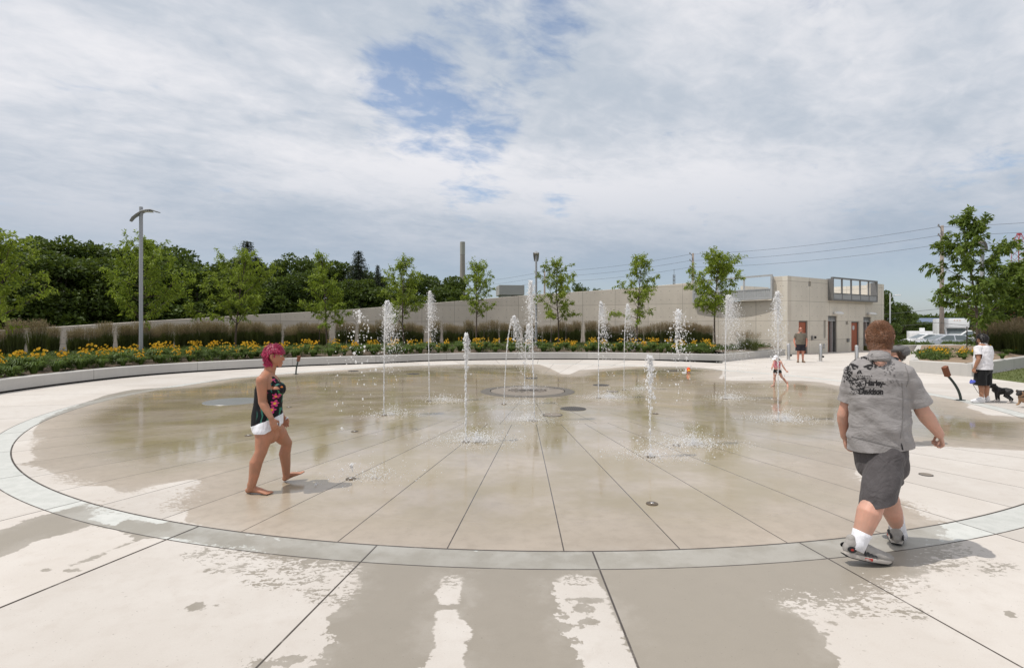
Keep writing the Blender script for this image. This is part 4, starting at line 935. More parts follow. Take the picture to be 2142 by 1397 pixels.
def tree_px(px, ytop, width, ybase, rad, seed, label, **kw):
    p = at_px(px, rad); k = p.y / F; H = (EYE + (HY - ytop) * k) - p.z
    return young_tree('young_tree', p, H, width * k, EYE + (HY - ybase) * k - p.z, seed, label, **kw)
tree_px(-14, 478, 190, 690, 18.0, 11, 'bright green young tree cut off by the left edge of the photo')
tree_px(290, 486, 176, 668, 19.0, 12, 'bright green young tree standing right behind the left lamp post', dens=1.3)
tree_px(492, 520, 146, 676, 19.0, 13, 'bright green spreading young tree in front of the pointed spruce', dens=1.25)
tree_px(684, 520, 88, 680, 19.0, 14, 'narrow upright young tree just right of the pink haired woman', stakes=True, dens=1.4)
tree_px(845, 534, 120, 676, 19.0, 15, 'young tree between the wide plume and the slanting plume of water', dens=1.15)
tree_px(996, 543, 98, 660, 19.2, 16, 'young tree with airy crown in front of the tall chimney', stakes=True)
tree_px(1168, 540, 100, 670, 19.4, 17, 'young tree just right of the middle lamp post, with sparse ragged crown', stakes=True)
tree_px(1332, 528, 104, 672, 19.6, 18, 'young tree in front of the wall with a leaning pointed top', lean=.06)
tree_px(1496, 523, 118, 655, 18.6, 19, 'dense young tree overlapping the metal screen on the wall', dens=1.7)
young_tree('young_tree', Vector((20.95, 24.0, .58)), 6.45, 3.5, 1.35, 31, 'tall ragged tree growing in the right planter in front of the parked cars', lm=L_right, lean=.05, dens=1.15, leaf=(.20, .08), trunk=.075, group='trees of the right planter', stakes=True,
           shape=lambda f: 1.05 * (1 - f) ** .5 * (.75 + .35 * math.sin(f * 17)) + .28)
young_tree('young_tree', Vector((25.3, 25.6, .58)), 4.7, 5.0, .65, 32, 'full leafy tree cut off by the right edge of the photo', lm=L_right, dens=1.9, leaf=(.21, .085), trunk=.09, group='trees of the right planter')

# ---- wood behind the wall: every tree its own object, six crown meshes shared
def forest_proto(seed, lobes, n_leaf, squash):
    """unit tree: 1 m tall, spread about .62 m"""
    rng = np.random.default_rng(seed); mb = MB(); tr = curve((0, 0, 0), (0, 0, 1), .80, .2, 8, rng, .06); mb.tube(tr, np.linspace(.022, .006, len(tr)), 8)
    C, A = [], []
    for i in range(lobes):
        z = rng.uniform(.10, .93); w = .31 * squash * math.sin(math.pi * min(1, (z * .93 + .05)) ** .85) ** .55
        az = rng.uniform(0, 2 * math.pi); rr = w * math.sqrt(rng.uniform(.12, 1)); c = np.array([rr * math.cos(az), rr * math.sin(az), z]); s_ = rng.uniform(.055, .095)
        k = min(int(z / .80 * 8), 7)
        if i % 3 == 0: mb.tube([tr[max(k - 2, 0)], (tr[max(k - 1, 0)] + c) / 2 + np.array([0, 0, -.01]), c], [.007, .004, .002], 5)
        m = n_leaf // lobes; dv = unit(rng.normal(0, 1, (m, 3))); rad = s_ * rng.uniform(.5, 1.08, (m, 1)) ** .6
        dv[:, 2] = dv[:, 2] * .78 + .12; C.append(c + dv * rad); A.append(dv + np.array([0, 0, .1]))
    V, Q = leaves(np.concatenate(C), np.concatenate(A) * 1.2, .034, .020, rng, .25)
    return mb.mesh('wood_trunk'), mesh_np('wood_crown', V, Q)
PROTO = [forest_proto(100 + i, int(62 + 8 * (i % 3)), 11000, 1.0 + .12 * (i % 2)) for i in range(5)]
for a, b in PROTO: a.materials.append(M_barkd); b.materials.append(L_forest)
def spruce_proto(seed):
    rng = np.random.default_rng(seed); mb = MB(); mb.tube([(0, 0, 0), (0, 0, .5), (0, 0, .99)], [.018, .011, .002], 8); C, A = [], []
    for i in range(46):
        z = .08 + .90 * (i / 45) ** .95; L = .25 * (1 - z) ** .95 + .003
        for q in range(7):
            az = i * 1.3 + q * .9 + rng.normal(0, .15); l = L * rng.uniform(.75, 1.12); tip = np.array([l * math.cos(az), l * math.sin(az), z - l * .28 + l * l * .6])
            if q % 2 == 0: mb.tube([(0, 0, z), tip], [.003, .001], 4)
            m = int(12 + 420 * l); f = rng.uniform(.12, 1, (m, 1)); C.append(np.array([0, 0, z]) * (1 - f) + tip * f + rng.normal(0, .007, (m, 3))); A.append(np.repeat(unit(tip - np.array([0, 0, z]))[None], m, 0) + np.array([0, 0, -.25]))
    V, Q = leaves(np.concatenate(C), np.concatenate(A) * 1.5, .011, .0045, rng, .25); a = mb.mesh('spruce_trunk'); b = mesh_np('spruce_crown', V, Q); a.materials.append(M_barkd); b.materials.append(L_needle); return a, b
SPR = [spruce_proto(7), spruce_proto(8)]
GW = 'trees of the dark wood behind the wall'
def plant(name, protos, k, px, d, ytop, spread, label, group, rz, z0=-.48, cat='tree'):
    x = (px - CX) / F * d; h = EYE + (HY - ytop) / F * d - z0
    t = thing(name, (x, d, z0), label, cat, group, rz); a, b = protos[k]
    for nm, me in (('trunk', a), ('crown', b)):
        o = bpy.data.objects.new(nm, me); COL.objects.link(o); o.parent = t
    t.scale = (h * spread, h * spread, h); return t
prof = [(-260, 505), (-100, 520), (0, 522), (50, 500), (100, 494), (170, 501), (215, 510), (250, 514), (300, 525), (345, 514), (380, 524), (410, 548), (440, 530), (475, 546), (520, 535), (560, 565), (590, 548), (625, 530), (660, 534), (700, 540), (740, 552), (790, 572), (835, 584), (870, 572), (905, 570), (945, 573), (972, 588), (1000, 606)]
rw = random.Random(5)
def ptop(px): return float(np.interp(px, [a for a, b in prof], [b for a, b in prof]))
dark_lab = 'dark green broadleaf tree packed in the wood behind the concrete wall'
for i, px_ in enumerate(range(-230, 975, 47)):         # back row carries the skyline
    q = px_ + rw.uniform(-10, 10); d = ray_circle(q, 38 + rw.uniform(-2, 3)); plant('wood_tree', PROTO, i % 5, q, d, ptop(q) + rw.uniform(-3, 7), 1.0 + rw.uniform(-.08, .14), dark_lab, GW, rw.uniform(0, 6))
for i, px_ in enumerate(range(-250, 990, 56)):         # front row, lower
    q = px_ + rw.uniform(-12, 12); d = ray_circle(q, 31.5 + rw.uniform(-.6, 1.0)); plant('wood_tree', PROTO, (i + 2) % 5, q, d, ptop(q) + 34 + rw.uniform(-12, 16), 1.12 + rw.uniform(-.08, .14), dark_lab, GW, rw.uniform(0, 6))
for q, yt, sp, lb in ((517, 502, 1.9, 'dark pointed spruce, tallest of the wood, behind the spreading young tree'), (538, 536, 1.9, 'dark spruce just right of the tallest spruce'), (750, 523, 1.9, 'dark pointed spruce behind the gap left of the wide water plume'), (790, 553, 1.1, 'slim grey green conifer right of the second pointed spruce'), (494, 540, 1.7, 'lower dark spruce just left of the tallest spruce')):
    plant('spruce', SPR, int(q) % 2, q, ray_circle(q, 36.5), yt, sp, lb, 'spruces in the wood', q)
for q, yt, lb in ((1213, 590, 'leafy treetop peeping over the wall right of the middle lamp post'), (1254, 602, 'tip of a tree just showing over the wall near the middle')):
    plant('wood_tree', PROTO, 1, q, 52, yt, .55, lb, 'treetops over the wall', 1.0)
# right-hand background
for q, yt, d, sp, k, lb in ((1851, 607, 66, .8, 0, 'dark tall tree just right of the end of the restroom building'), (1880, 632, 72, 1.1, 1, 'dark rounded tree behind the slim white street lamp'), (1905, 655, 76, 1.0, 2, 'lower dark tree at the left end of the hedge')):
    plant('background_tree', PROTO, k, q, d, yt, sp, lb, 'trees beyond the parking lot', q)
plant('background_tree', PROTO, 3, 1862, 44, 676, 1.3, 'small yellow green tree beside the slim white street lamp', 'trees beyond the parking lot', 1.0)
bpy.data.objects  # (the little tree gets the bright leaf)
plant('background_tree', PROTO, 4, 2122, 30, 548, 1.0, 'dark bushy tree behind the full leafy tree at the right edge', 'trees of the right planter', 2.0)
for i in range(13):
    q = 1868 + i * 25; plant('hedge_shrub', PROTO, i % 5, q, 84 + (i % 3), 672 + rw.uniform(-2, 3), 2.3, 'dark green shrub in the clipped hedge row at the back of the parking lot', 'hedge behind the parking lot', i * 1.3, cat='shrub')
V, Q = [], []
rng = np.random.default_rng(77)                        # far wood along the horizon: one mass
C = []
for a in np.linspace(-75, 75, 520):
    d = 420 + 60 * math.sin(a * .7); h = 9 + 4 * rng.random() + 3 * math.sin(a * .31); m = 90; c = np.array([d * math.sin(R(a)), d * math.cos(R(a)), 0]); f = rng.random((m, 1)) ** .6
    C.append(c + np.concatenate([rng.normal(0, 2.6, (m, 2)), f * h - .5], 1))
C = np.concatenate(C); V, Q = leaves(C, rng.normal(0, 1, C.shape), 2.4, 1.6, rng)
tag(link('distant_wood', mesh_np('distant_wood', V, Q), L_forest), 'low line of distant trees along the horizon', 'wood', kind='stuff')

# ---- feather reed grass: individual clumps
def reed_proto(seed, nb=560, npl=210, spread=.20, h=1.0, arch=.0, plume_h=1.38):
    rng = np.random.default_rng(seed); V = []; Q = []
    def blade(n, r0, h0, h1, w, tilt, z0=0.0, arch=0.0):
        az = rng.uniform(0, 2 * math.pi, n); rr = r0 * np.sqrt(rng.uniform(0, 1, n)); b = np.stack([rr * np.cos(az), rr * np.sin(az), np.full(n, z0)], 1)
        out = np.stack([np.cos(az), np.sin(az), np.zeros(n)], 1) * (tilt * rng.uniform(.2, 1.2, n) * (.4 + rr / r0))[:, None] + rng.normal(0, .03, (n, 3)) * np.array([1, 1, 0])
        H = rng.uniform(h0, h1, n)[:, None]; s_ = np.stack([-np.sin(az + rng.uniform(0, 3, n)), np.cos(az + rng.uniform(0, 3, n)), np.zeros(n)], 1) * (w * rng.uniform(.6, 1.2, n))[:, None]
        m_ = b + out * .45 * H + np.array([0, 0, .55]) * H; tp = b + out * H * (1 + arch) + np.array([0, 0, 1 - arch * .35]) * H
        return np.stack([b - s_, b + s_, m_ + s_, m_ - s_], 1), np.stack([m_ - s_, m_ + s_, tp + s_ * .25, tp - s_ * .25], 1), b, out, H
    a, c, *_ = blade(nb, spread, h * .75, h * 1.05, .006, .20 if arch else .10, arch=arch); VB = np.concatenate([a, c]).reshape(-1, 3)
    a2, c2, b, out, H = blade(npl, spread * .85, plume_h * .86, plume_h * 1.06, .0030, .16 if arch else .085, arch=arch); VS = np.concatenate([a2, c2]).reshape(-1, 3)
    VB = np.concatenate([VB, VS]); me1 = mesh_np('reed_blades', VB, np.arange(len(VB)).reshape(-1, 4)); me1.materials.append(L_reed)
    # plumes: bundles of fine spikelets round the top of every stem
    k = 11; tt = rng.uniform(.70, 1.02, (npl, k, 1)); ctr = b[:, None] + out[:, None] * H[:, None] * tt * (1 + arch * tt) + np.array([0, 0, 1]) * H[:, None] * tt * (1 - arch * .35 * tt) + rng.normal(0, .011, (npl, k, 3))
    ax = np.repeat((out + np.array([0, 0, 1]))[:, None], k, 1); C = ctr.reshape(-1, 3); Vp, Qp = leaves(C, ax.reshape(-1, 3) * 2.2, .085, .012, rng, 0)
    me2 = mesh_np('reed_plumes', Vp, Qp); me2.materials.append(L_plume); return me1, me2
REED = [reed_proto(200 + i, spread=.21 + .035 * (i % 3)) for i in range(5)]
REEDT = [reed_proto(350, nb=200, npl=90, spread=.30, h=1.0, arch=.35, plume_h=1.45)]
REEDW = [reed_proto(300 + i, nb=900, npl=240, spread=.42, h=1.15, arch=.30, plume_h=1.5) for i in range(2)]
def reed(loc, k, s_, rz, label, group, protos=REED, zs=1.0):
    t = thing('reed_grass_clump', loc, label, 'ornamental grass', group, rz); t.scale = (s_, s_, s_ * zs)
    for nm, me in zip(('blades', 'plumes'), protos[k % len(protos)]):
        o = bpy.data.objects.new(nm if nm == 'blades' else 'plume', me); COL.objects.link(o); o.parent = t
GR = 'feather reed grass clumps along the wall'
lab_r = 'upright feather reed grass clump with tan plumes in the row along the concrete wall'
rr_ = random.Random(21); i = 0; px_ = -60.0
while px_ < 1470:
    d = ray_circle(px_, 22.6); stepx = (0.60 if px_ < 650 else 0.70 if px_ < 1000 else .74) * F / d * rr_.choice([.66, .8, .9, 1.0, 1.15, 1.5])
    p = at_px(px_, 22.6 + rr_.uniform(-.5, .4)); reed(p, i, rr_.uniform(.82, 1.12), rr_.uniform(0, 6), lab_r, GR, zs=(.98 if px_ < 700 else 1.05)); i += 1
    if rr_.random() < (.6 if px_ < 640 else .45): reed(at_px(px_ + stepx * .5, 23.3), i + 2, rr_.uniform(.9, 1.05), rr_.uniform(0, 6), lab_r, GR, zs=.96)
    px_ += stepx
for q, s_ in ((1442, 1.05), (1460, 1.0)): reed(at_px(q, 21.6), i, s_, q, lab_r, GR); i += 1
for q, s_, k in ((1556, .95, 0), (1574, .85, 1)): reed(at_px(q, 19.2), k, s_, q, 'loose arching grass tuft with reddish plumes in the corner right of the dense young tree', 'arching grass tufts in the planter corner', REEDT, .85)
for x, y, s_ in ((22.9, 24.1, 1.02), (23.9, 24.9, 1.12), (24.9, 25.6, 1.15), (23.5, 25.6, 1.1), (26.0, 26.6, 1.2), (22.4, 25.0, .9)):
    reed((x, y, .50), int(x * 7), s_, x * 3, 'large dark mounded grass clump at the right edge behind the man in white', 'mounded grasses in the right planter', REEDW)

# ---- daylilies: individual clumps, foliage and blossoms
def lily_proto(seed, nb=150, nf=15):
    rng = np.random.default_rng(seed); az = rng.uniform(0, 2 * math.pi, nb); L = rng.uniform(.38, .62, nb)[:, None]; o = np.stack([np.cos(az), np.sin(az), np.zeros(nb)], 1); b = o * rng.uniform(0, .10, nb)[:, None]
    s_ = np.stack([-np.sin(az), np.cos(az), np.zeros(nb)], 1) * .013; sp = rng.uniform(.25, .95, nb)[:, None]; up = np.array([0, 0, 1.0])
    p1 = b + o * L * .30 * sp + up * L * .62; p2 = b + o * L * .70 * sp + up * L * .80; p3 = b + o * L * 1.05 * sp + up * L * .62
    VB = np.concatenate([np.stack([b - s_, b + s_, p1 + s_, p1 - s_], 1), np.stack([p1 - s_, p1 + s_, p2 + s_ * .8, p2 - s_ * .8], 1), np.stack([p2 - s_ * .8, p2 + s_ * .8, p3 + s_ * .15, p3 - s_ * .15], 1)]).reshape(-1, 3)
    VF = []
    st = []
    for i in range(nf):
        a = rng.uniform(0, 6.28); r_ = rng.uniform(.04, .26); h = rng.uniform(.38, .72); c = np.array([r_ * math.cos(a), r_ * math.sin(a), h]); base = c * np.array([.35, .35, 0])
        w = np.array([.004, .003, 0]); st.append(np.stack([base - w, base + w, c + w, c - w]))
        ax = unit(np.array([math.cos(a) * .7 + rng.normal(0, .3), math.sin(a) * .7 + rng.normal(0, .3), rng.uniform(.2, .9)])); e1 = unit(np.cross(ax, [.3, .2, 1.0])); e2 = np.cross(ax, e1)
        for k in range(6):
            w_ = k * math.pi / 3; rd = e1 * math.cos(w_) + e2 * math.sin(w_); tg = -e1 * math.sin(w_) + e2 * math.cos(w_)
            VF.append(np.stack([c, c + ax * .045 + rd * .030 + tg * .022, c + ax * .052 + rd * .052, c + ax * .045 + rd * .030 - tg * .022]))
    VB = np.concatenate([VB, np.concatenate(st)]); VF = np.concatenate(VF)
    m1 = mesh_np('lily_foliage', VB, np.arange(len(VB)).reshape(-1, 4)); m2 = mesh_np('lily_blossoms', VF, np.arange(len(VF)).reshape(-1, 4)); m1.materials.append(L_lily); m2.materials.append(L_petal); return m1, m2
LILY = [lily_proto(400 + i, nb=210, nf=(16, 26, 10, 20, 6)[i]) for i in range(5)]
def lily(loc, k, s_, label, group, bloom=True):
    t = thing('daylily_clump', loc, label, 'daylily', group, rr_.uniform(0, 6)); t.scale = (s_, s_, s_)
    for nm, me in zip(('foliage', 'blossom'), LILY[k % 5]):
        if nm == 'blossom' and not bloom: continue
        o = bpy.data.objects.new(nm, me); COL.objects.link(o); o.parent = t
EPX, EPY = [CX + F * v.x / v.y for v in edge_s if v.y > 4], [v.y for v in edge_s if v.y > 4]
GL = 'daylilies in the long planter'; lab_l = 'orange daylily clump in bloom in the long curved planter'; i = 0
for row, (off, gap) in enumerate(((.75, .62), (1.35, .66), (2.1, .8), (3.0, 1.2))):
    px_ = -70.0 + row * 9
    while px_ < 1500:
        ds = np.interp(px_, EPX, EPY) + off * (1 if px_ > 300 else .8) + rr_.uniform(-.15, .15)
        dense = px_ < 600 or 1380 < px_ < 1500
        if dense or row < 2 or rr_.random() < .5:
            lily(((px_ - CX) / F * ds, ds, .37 + .03 * row), i, rr_.uniform(.70, .98) * (.8 if row == 0 else 1), lab_l, GL, bloom=(rr_.random() < (.45 if row == 0 else .95))); i += 1
        px_ += gap * F / ds * rr_.uniform(.85, 1.2) * (1.0 if dense else 1.25)
for k, (x, y) in enumerate([(16.9, 20.9), (17.3, 21.7), (16.6, 21.6), (17.7, 21.0), (18.3, 22.4), (18.6, 21.4), (17.9, 22.8), (19.0, 21.9), (19.4, 22.9), (20.3, 23.0), (18.9, 23.4), (19.9, 22.4), (21.6, 23.3), (22.6, 24.0), (24.0, 24.8), (17.2, 20.3), (19.2, 20.9)]):
    lily((x, y, .43 if k < 9 else .48), k, rr_.uniform(.50, .68) * (.7 if k > 14 else 1), 'golden daylily clump on the bark mulch of the right planter', 'daylilies in the right planter', bloom=k not in (12, 15, 16))
# ---- low green ground cover that fills the beds
def cover(name, pts_, label, m=L_cover, n_per=46, h=.30, lf=(.10, .045)):
    rng = np.random.default_rng(len(pts_)); C = []
    for (x, y, z, s_) in pts_:
        dv = unit(rng.normal(0, 1, (n_per, 3))); dv[:, 2] = abs(dv[:, 2]); C.append(np.array([x, y, z]) + dv * np.array([.34, .34, h]) * s_ * rng.uniform(.5, 1, (n_per, 1)))
    C = np.concatenate(C); V, Q = leaves(C, rng.normal(0, .5, C.shape) + np.array([0, 0, .9]), lf[0], lf[1], rng); return tag(link(name, mesh_np(name, V, Q), m), label, 'ground cover', kind='stuff')
pc = []
for px_ in np.arange(-80, 1500, 7.0):
    ds0 = np.interp(px_, [CX + F * v.x / v.y for v in edge_s if v.y > 4], [v.y for v in edge_s if v.y > 4]); d1 = ray_circle(px_, 22.2)
    for k in range(7 if px_ < 620 or px_ > 1380 else 6):
        f = rr_.random() ** (1.15 if px_ < 620 else 1.0); d = ds0 + .5 + (d1 - ds0 - .3) * f
        if f < .22 and rr_.random() < .75: continue
        pc.append(((px_ - CX) / F * d, d, .36 + .06 * f, rr_.uniform(.5, 1.25)))
for k in range(120):
    q = rr_.random(); w = ret_s[int(q * 17)]; pc.append((w.x - rr_.uniform(.5, 1.6), w.y + rr_.uniform(.5, 1.6), .44, rr_.uniform(.5, 1.2)))
cover('ground_cover', pc, 'low green foliage filling the long planter between the daylilies')
pc2 = [(rr_.uniform(17.0, 21.5) + rr_.random() * 1.5, 0, .56, rr_.uniform(.8, 1.5)) for _ in range(150)]
pc2 = [(x, 25.6 + (x - 19.3) * .95 - rr_.uniform(.2, 2.0), .38, s_) for (x, _, z, s_) in pc2 if x > 18.9]
cover('shrub_planting', pc2, 'loose green planting at the back of the right planter', n_per=60, h=.20)
pc3 = [(q_.x, q_.y, .42, rr_.uniform(.6, 1.0)) for q_ in [Vector((15.75, 20.2)).lerp(Vector((18.6, 24.6)), rr_.random()) + Vector((rr_.uniform(.15, 1.0), rr_.uniform(-.1, .3))) for _ in range(80)]]
cover('edge_planting', pc3, 'bushy green foliage at the left end of the right planter', n_per=60, h=.26)
pv = [(26 + rr_.random() * 9, 37.0 + rr_.random() * 4, .30, rr_.uniform(.7, 1.3)) for _ in range(90)]
cover('verge_planting', pv, 'green planting strip behind the short low wall', h=.24, lf=(.2, .05))
rng = np.random.default_rng(9); n = 9000               # lawn blades near the planter
x = rng.uniform(16, 24, n); y = rng.uniform(15.5, 24, n); ok = sd_poly(x, y, LAWN) > .02; x, y = x[ok], y[ok]
C = np.stack([x, y, np.full(len(x), .012)], 1); V, Q = leaves(C, np.array([[0, 0, 1.6]]) + rng.normal(0, .5, C.shape), .085, .012, rng)
tag(link('lawn_grass', mesh_np('lawn_grass', V, Q), L_grass), 'short green grass of the lawn beside the right planter', 'grass', kind='stuff')
# ------------------------------------------------------------------ fountain: drains, nozzles and jets
M_drain = mat('dark grate steel', (.075, .07, .066), .7, .2, 20.0, spec=.15)
M_drain2 = mat('worn cover plate', (.22, .185, .15), .55, .2, 8.0, spec=.3)
M_ringst = mat('drain rim', (.10, .095, .09), .6, .15, 10., spec=.2)
t = thing('central_drain', (CEN.x - .05, 14.52, 0), 'large round drain at the hub of the radial joints', 'drain')
mb = MB(); mb.lathe([(1.02, .018), (1.26, .012), (1.28, 0), (1.0, 0)], n=72); mb.build('rim', mat('drain rim plate', (.135, .122, .105), .6, .2, 6., spec=.2), t, smooth=False)
mb = MB(); mb.lathe([(.52, .024), (1.0, .016), (1.0, 0), (.5, 0)], n=64); mb.build('ring_plate', mat('drain plate', (.225, .19, .152), .5, .15, 3., spec=.3), t)
mb = MB(); mb.lathe([(0, .027), (.49, .0245), (.50, .01)], n=48); mb.build('centre_plate', M_drain2, t)
mb = MB(); [mb.box((0, 0, .026), (.012, .96, .012), rz=k * math.pi / 8) for k in range(8)]; mb.build('grate', M_ringst, t)
def cover_plate(px, py, w_px, m, label, name='drain_cover'):
    g = G(px, py); r = w_px / 2 / F * g.y; t = thing(name, g, label, 'drain cover', 'round covers set in the pad')
    mb = MB(); mb.lathe([(r * .90, .010), (r, .008), (r * 1.01, 0), (r * .9, 0)], n=40); mb.build('rim', M_ringst, t)
    mb = MB(); mb.lathe([(0, .009), (r * .89, .009), (r * .89, .0)], n=40); pl = mb.build('plate', m, t)
    if m is M_drain:
        mb = MB(); k = -r * .8
        while k < r * .81: hw = math.sqrt(max(0, (r * .86) ** 2 - k * k)); mb.box((k, 0, .0115), (r * .05, 2 * hw, .004)); k += r * .16
        mb.build('slot', M_ringst, pl)
for a in ((1199, 855, 54, M_drain, 'dark round grate right of the central drain, nearest of the grates'), (1156, 868, 41, M_drain2, 'pale round cover just left of the nearest dark grate'), (1112, 791, 26, M_drain, 'small dark grate behind the central drain'), (864, 782, 27, M_drain, 'dark grate far on the left between two jets'),
          (1257, 805.5, 34, M_drain, 'dark grate by the foot of a jet right of the drain'), (1281, 818.5, 24, M_drain2, 'pale cover right of the central drain, beyond a splash'), (1407, 775.5, 24, M_drain, 'thin dark grate near the orange toy'), (739, 776, 22, M_drain, 'thin dark grate far left beyond the sprayed drops'), (1937, 993, 25, M_drain2, 'grey cover on the dry patch right of the walking man')):
    cover_plate(*a)
M_pool = mat('pool sky tint', (.20, .205, .205), .3, .1, 3.)  # pool on the pad; the sky's reflection is put into its blue grey
g = G(487, 839.5); r = 56 / F * g.y; t = thing('sky_pool', g, 'large flat pool disc coloured with reflected sky, behind the pink haired woman', 'pool')
mb = MB(); mb.lathe([(0, .007), (r, .006), (r * 1.01, 0), (0, 0)], n=72); mb.build('disc', M_pool, t)
M_nozz = mat('bronze nozzle', (.16, .125, .09), .4, .2, 20., metal=.6)
def nozzle(g, label):
    t = thing('nozzle', g, label, 'fountain nozzle', 'fountain nozzles'); t.scale = (.62, .62, .62); mb = MB(); mb.lathe([(.035, .022), (.075, .020), (.095, .012), (.098, 0), (.035, 0)], n=24); mb.build('collar', M_nozz, t, auto=50)
    mb = MB(); mb.lathe([(0, .012), (.014, .028), (.030, .022), (.034, .010)], n=16); mb.build('tip', M_stain, t, smooth=True)
wm = bpy.data.materials.new('aerated water'); wm.use_nodes = True; nt = wm.node_tree; nt.nodes.clear(); sh = Sh(nt)
df = sh.node('ShaderNodeBsdfPrincipled'); sh.put(df.inputs['Base Color'], (.97, .97, .975)); df.inputs['Roughness'].default_value = .12; df.inputs['IOR'].default_value = 1.33; df.inputs['Specular IOR Level'].default_value = .6
tl = sh.node('ShaderNodeBsdfTranslucent'); sh.put(tl.inputs[0], (.97, .97, .975)); gl = sh.node('ShaderNodeBsdfTransparent')
m1 = sh.node('ShaderNodeMixShader'); m1.inputs[0].default_value = .55; nt.links.new(df.outputs[0], m1.inputs[1]); nt.links.new(tl.outputs[0], m1.inputs[2])
m2 = sh.node('ShaderNodeMixShader'); m2.inputs[0].default_value = .32; nt.links.new(m1.outputs[0], m2.inputs[1]); nt.links.new(gl.outputs[0], m2.inputs[2])
o_ = sh.node('ShaderNodeOutputMaterial'); nt.links.new(m2.outputs[0], o_.inputs[0]); M_water = wm
OCT = np.array([(1, 0, 0), (-1, 0, 0), (0, 1, 0), (0, -1, 0), (0, 0, 1), (0, 0, -1)], float)
OF = np.array([(0, 2, 4), (2, 1, 4), (1, 3, 4), (3, 0, 4), (2, 0, 5), (1, 2, 5), (3, 1, 5), (0, 3, 5)])
ICO_bm = bmesh.new(); bmesh.ops.create_icosphere(ICO_bm, subdivisions=1, radius=1); IV = np.array([v.co[:] for v in ICO_bm.verts]); IF = np.array([[v.index for v in f.verts] for f in ICO_bm.faces]); ICO_bm.free()
def drops(C, S, rng, stretch=None):
    n = len(C); S = S[:, None, None] * rng.uniform(.7, 1.35, (n, 1, 3))
    if stretch is not None: S[:, :, 2] *= stretch[:, None]
    V = C[:, None] + IV[None] * S; V += rng.normal(0, .12, V.shape) * S
    Q = IF[None] + (np.arange(n) * len(IV))[:, None, None]; return V.reshape(-1, 3), Q.reshape(-1, 3)
def jet(px, ybase, ytop, seed, label, lean=0.0, dens=1.0, spread=1.0, wind=.25, fall=1.0, col=1.0, start=0.0, size=1.0, splash=1.0, sdx=.3, fallmin=0.0, colw=1.0, clump=0.0, xtop=None):
    """drops along real ballistic paths from a nozzle: fast narrow rise, loose fall, wind to the right"""
    g = G(px, ybase); rng = np.random.default_rng(seed); h = EYE + (HY - ytop) / F * g.y
    if xtop is not None: lean = (xtop - px) / F * g.y / h
    t = thing('water_jet', g, label, 'water jet', 'water jets of the splash pad')
    v0 = math.sqrt(2 * 9.81 * h); Cs, Ss, St = [], [], []
    def path(tt, vx, vy, k): 
        z = (v0 * k) * tt - 4.905 * tt * tt; x = vx * tt + .5 * wind * tt * tt; return x, vy * tt, z
    T = v0 / 9.81
    n1 = int(1100 * dens * col * (h / 3) ** .5)         # rising column
    tt = T * rng.uniform(start, 1.0, n1) ** 1.0; k = 1 - abs(rng.normal(0, .02, n1)); w = .004 + .020 * (tt / T) ** 2 * spread
    x, y, z = path(tt, lean * h / T, 0, k); off = rng.normal(0, 1, (n1, 2)) * w[:, None] * colw
    Cs.append(np.stack([x + off[:, 0], y + off[:, 1], z], 1)); Ss.append(rng.gamma(4, .0016, n1) * size); St.append(1 + 2.2 * (1 - tt / T))
    n2 = int(3300 * dens * fall)                       # crest and falling spray
    tt = T * (1 + fallmin + (1 - fallmin) * rng.beta(1.1, 1.9, n2) * fall * .95); k = 1 - abs(rng.normal(0, .06, n2)); sg = .085 * spread * h / T / 1.6
    x, y, z = path(tt, lean * h / T, 0, k); g_ = np.maximum(tt - .86 * T, .02) * 2.1; x = x + rng.normal(.02, sg, n2) * g_; y = y + rng.normal(0, sg, n2) * g_; ok = z > .05
    Cs.append(np.stack([x, y, z], 1)[ok]); Ss.append((rng.gamma(2.2, .0026, n2) * size)[ok]); St.append(np.ones(ok.sum()) * 1.25)
    n3 = int(230 * dens)                                # knotty crest
    Cs.append(np.stack([lean * h + .5 * wind * T * T + rng.normal(0, .026 * spread, n3), rng.normal(0, .024, n3), h * (1.01 - abs(rng.normal(0, .05, n3)))], 1)); Ss.append(rng.gamma(3, .0034, n3) * size); St.append(np.ones(n3) * 1.2)
    C, S, X = np.concatenate(Cs), np.concatenate(Ss), np.concatenate(St)
    if clump:
        C = C + (np.sin(C * np.array([9, 11, 7.0]) + seed) * clump)
    V, Q = drops(C, np.clip(S * .78, .0020, .021), rng, X); tag(link('spray', mesh_np('spray', V, Q), M_water, t, True), kind='stuff')
    if col > .3 and start == 0:
        mb = MB(); zs = np.linspace(.01, h * .8, 26); pts_ = []; rd = []
        for z in zs:
            tt = (v0 - math.sqrt(max(v0 * v0 - 19.62 * z, 0))) / 9.81; x, _, _ = path(tt, lean * h / T, 0, 1.0); pts_.append((x + rng.normal(0, .003), rng.normal(0, .003), z)); rd.append(.0075 * col * rng.uniform(.45, 1.15) * (1 - .35 * z / h))
        mb.tube(pts_, rd, 7); mb.build('water_column', M_water, t, smooth=True)
    if splash > 0:
        n4 = int(2600 * splash); a = rng.uniform(0, 6.28, n4); r_ = abs(rng.normal(0, .24, n4)); zz = rng.exponential(.050, n4) * np.exp(-r_ * 1.2) * 1.2
        C = np.stack([sdx + r_ * np.cos(a) * 1.5, r_ * np.sin(a), zz + .006], 1); V, Q = drops(C, rng.gamma(2.4, .0012, n4) + .0009, rng, np.ones(n4)); tag(link('splash', mesh_np('splash', V, Q), M_water, t, True), kind='stuff')
    return t
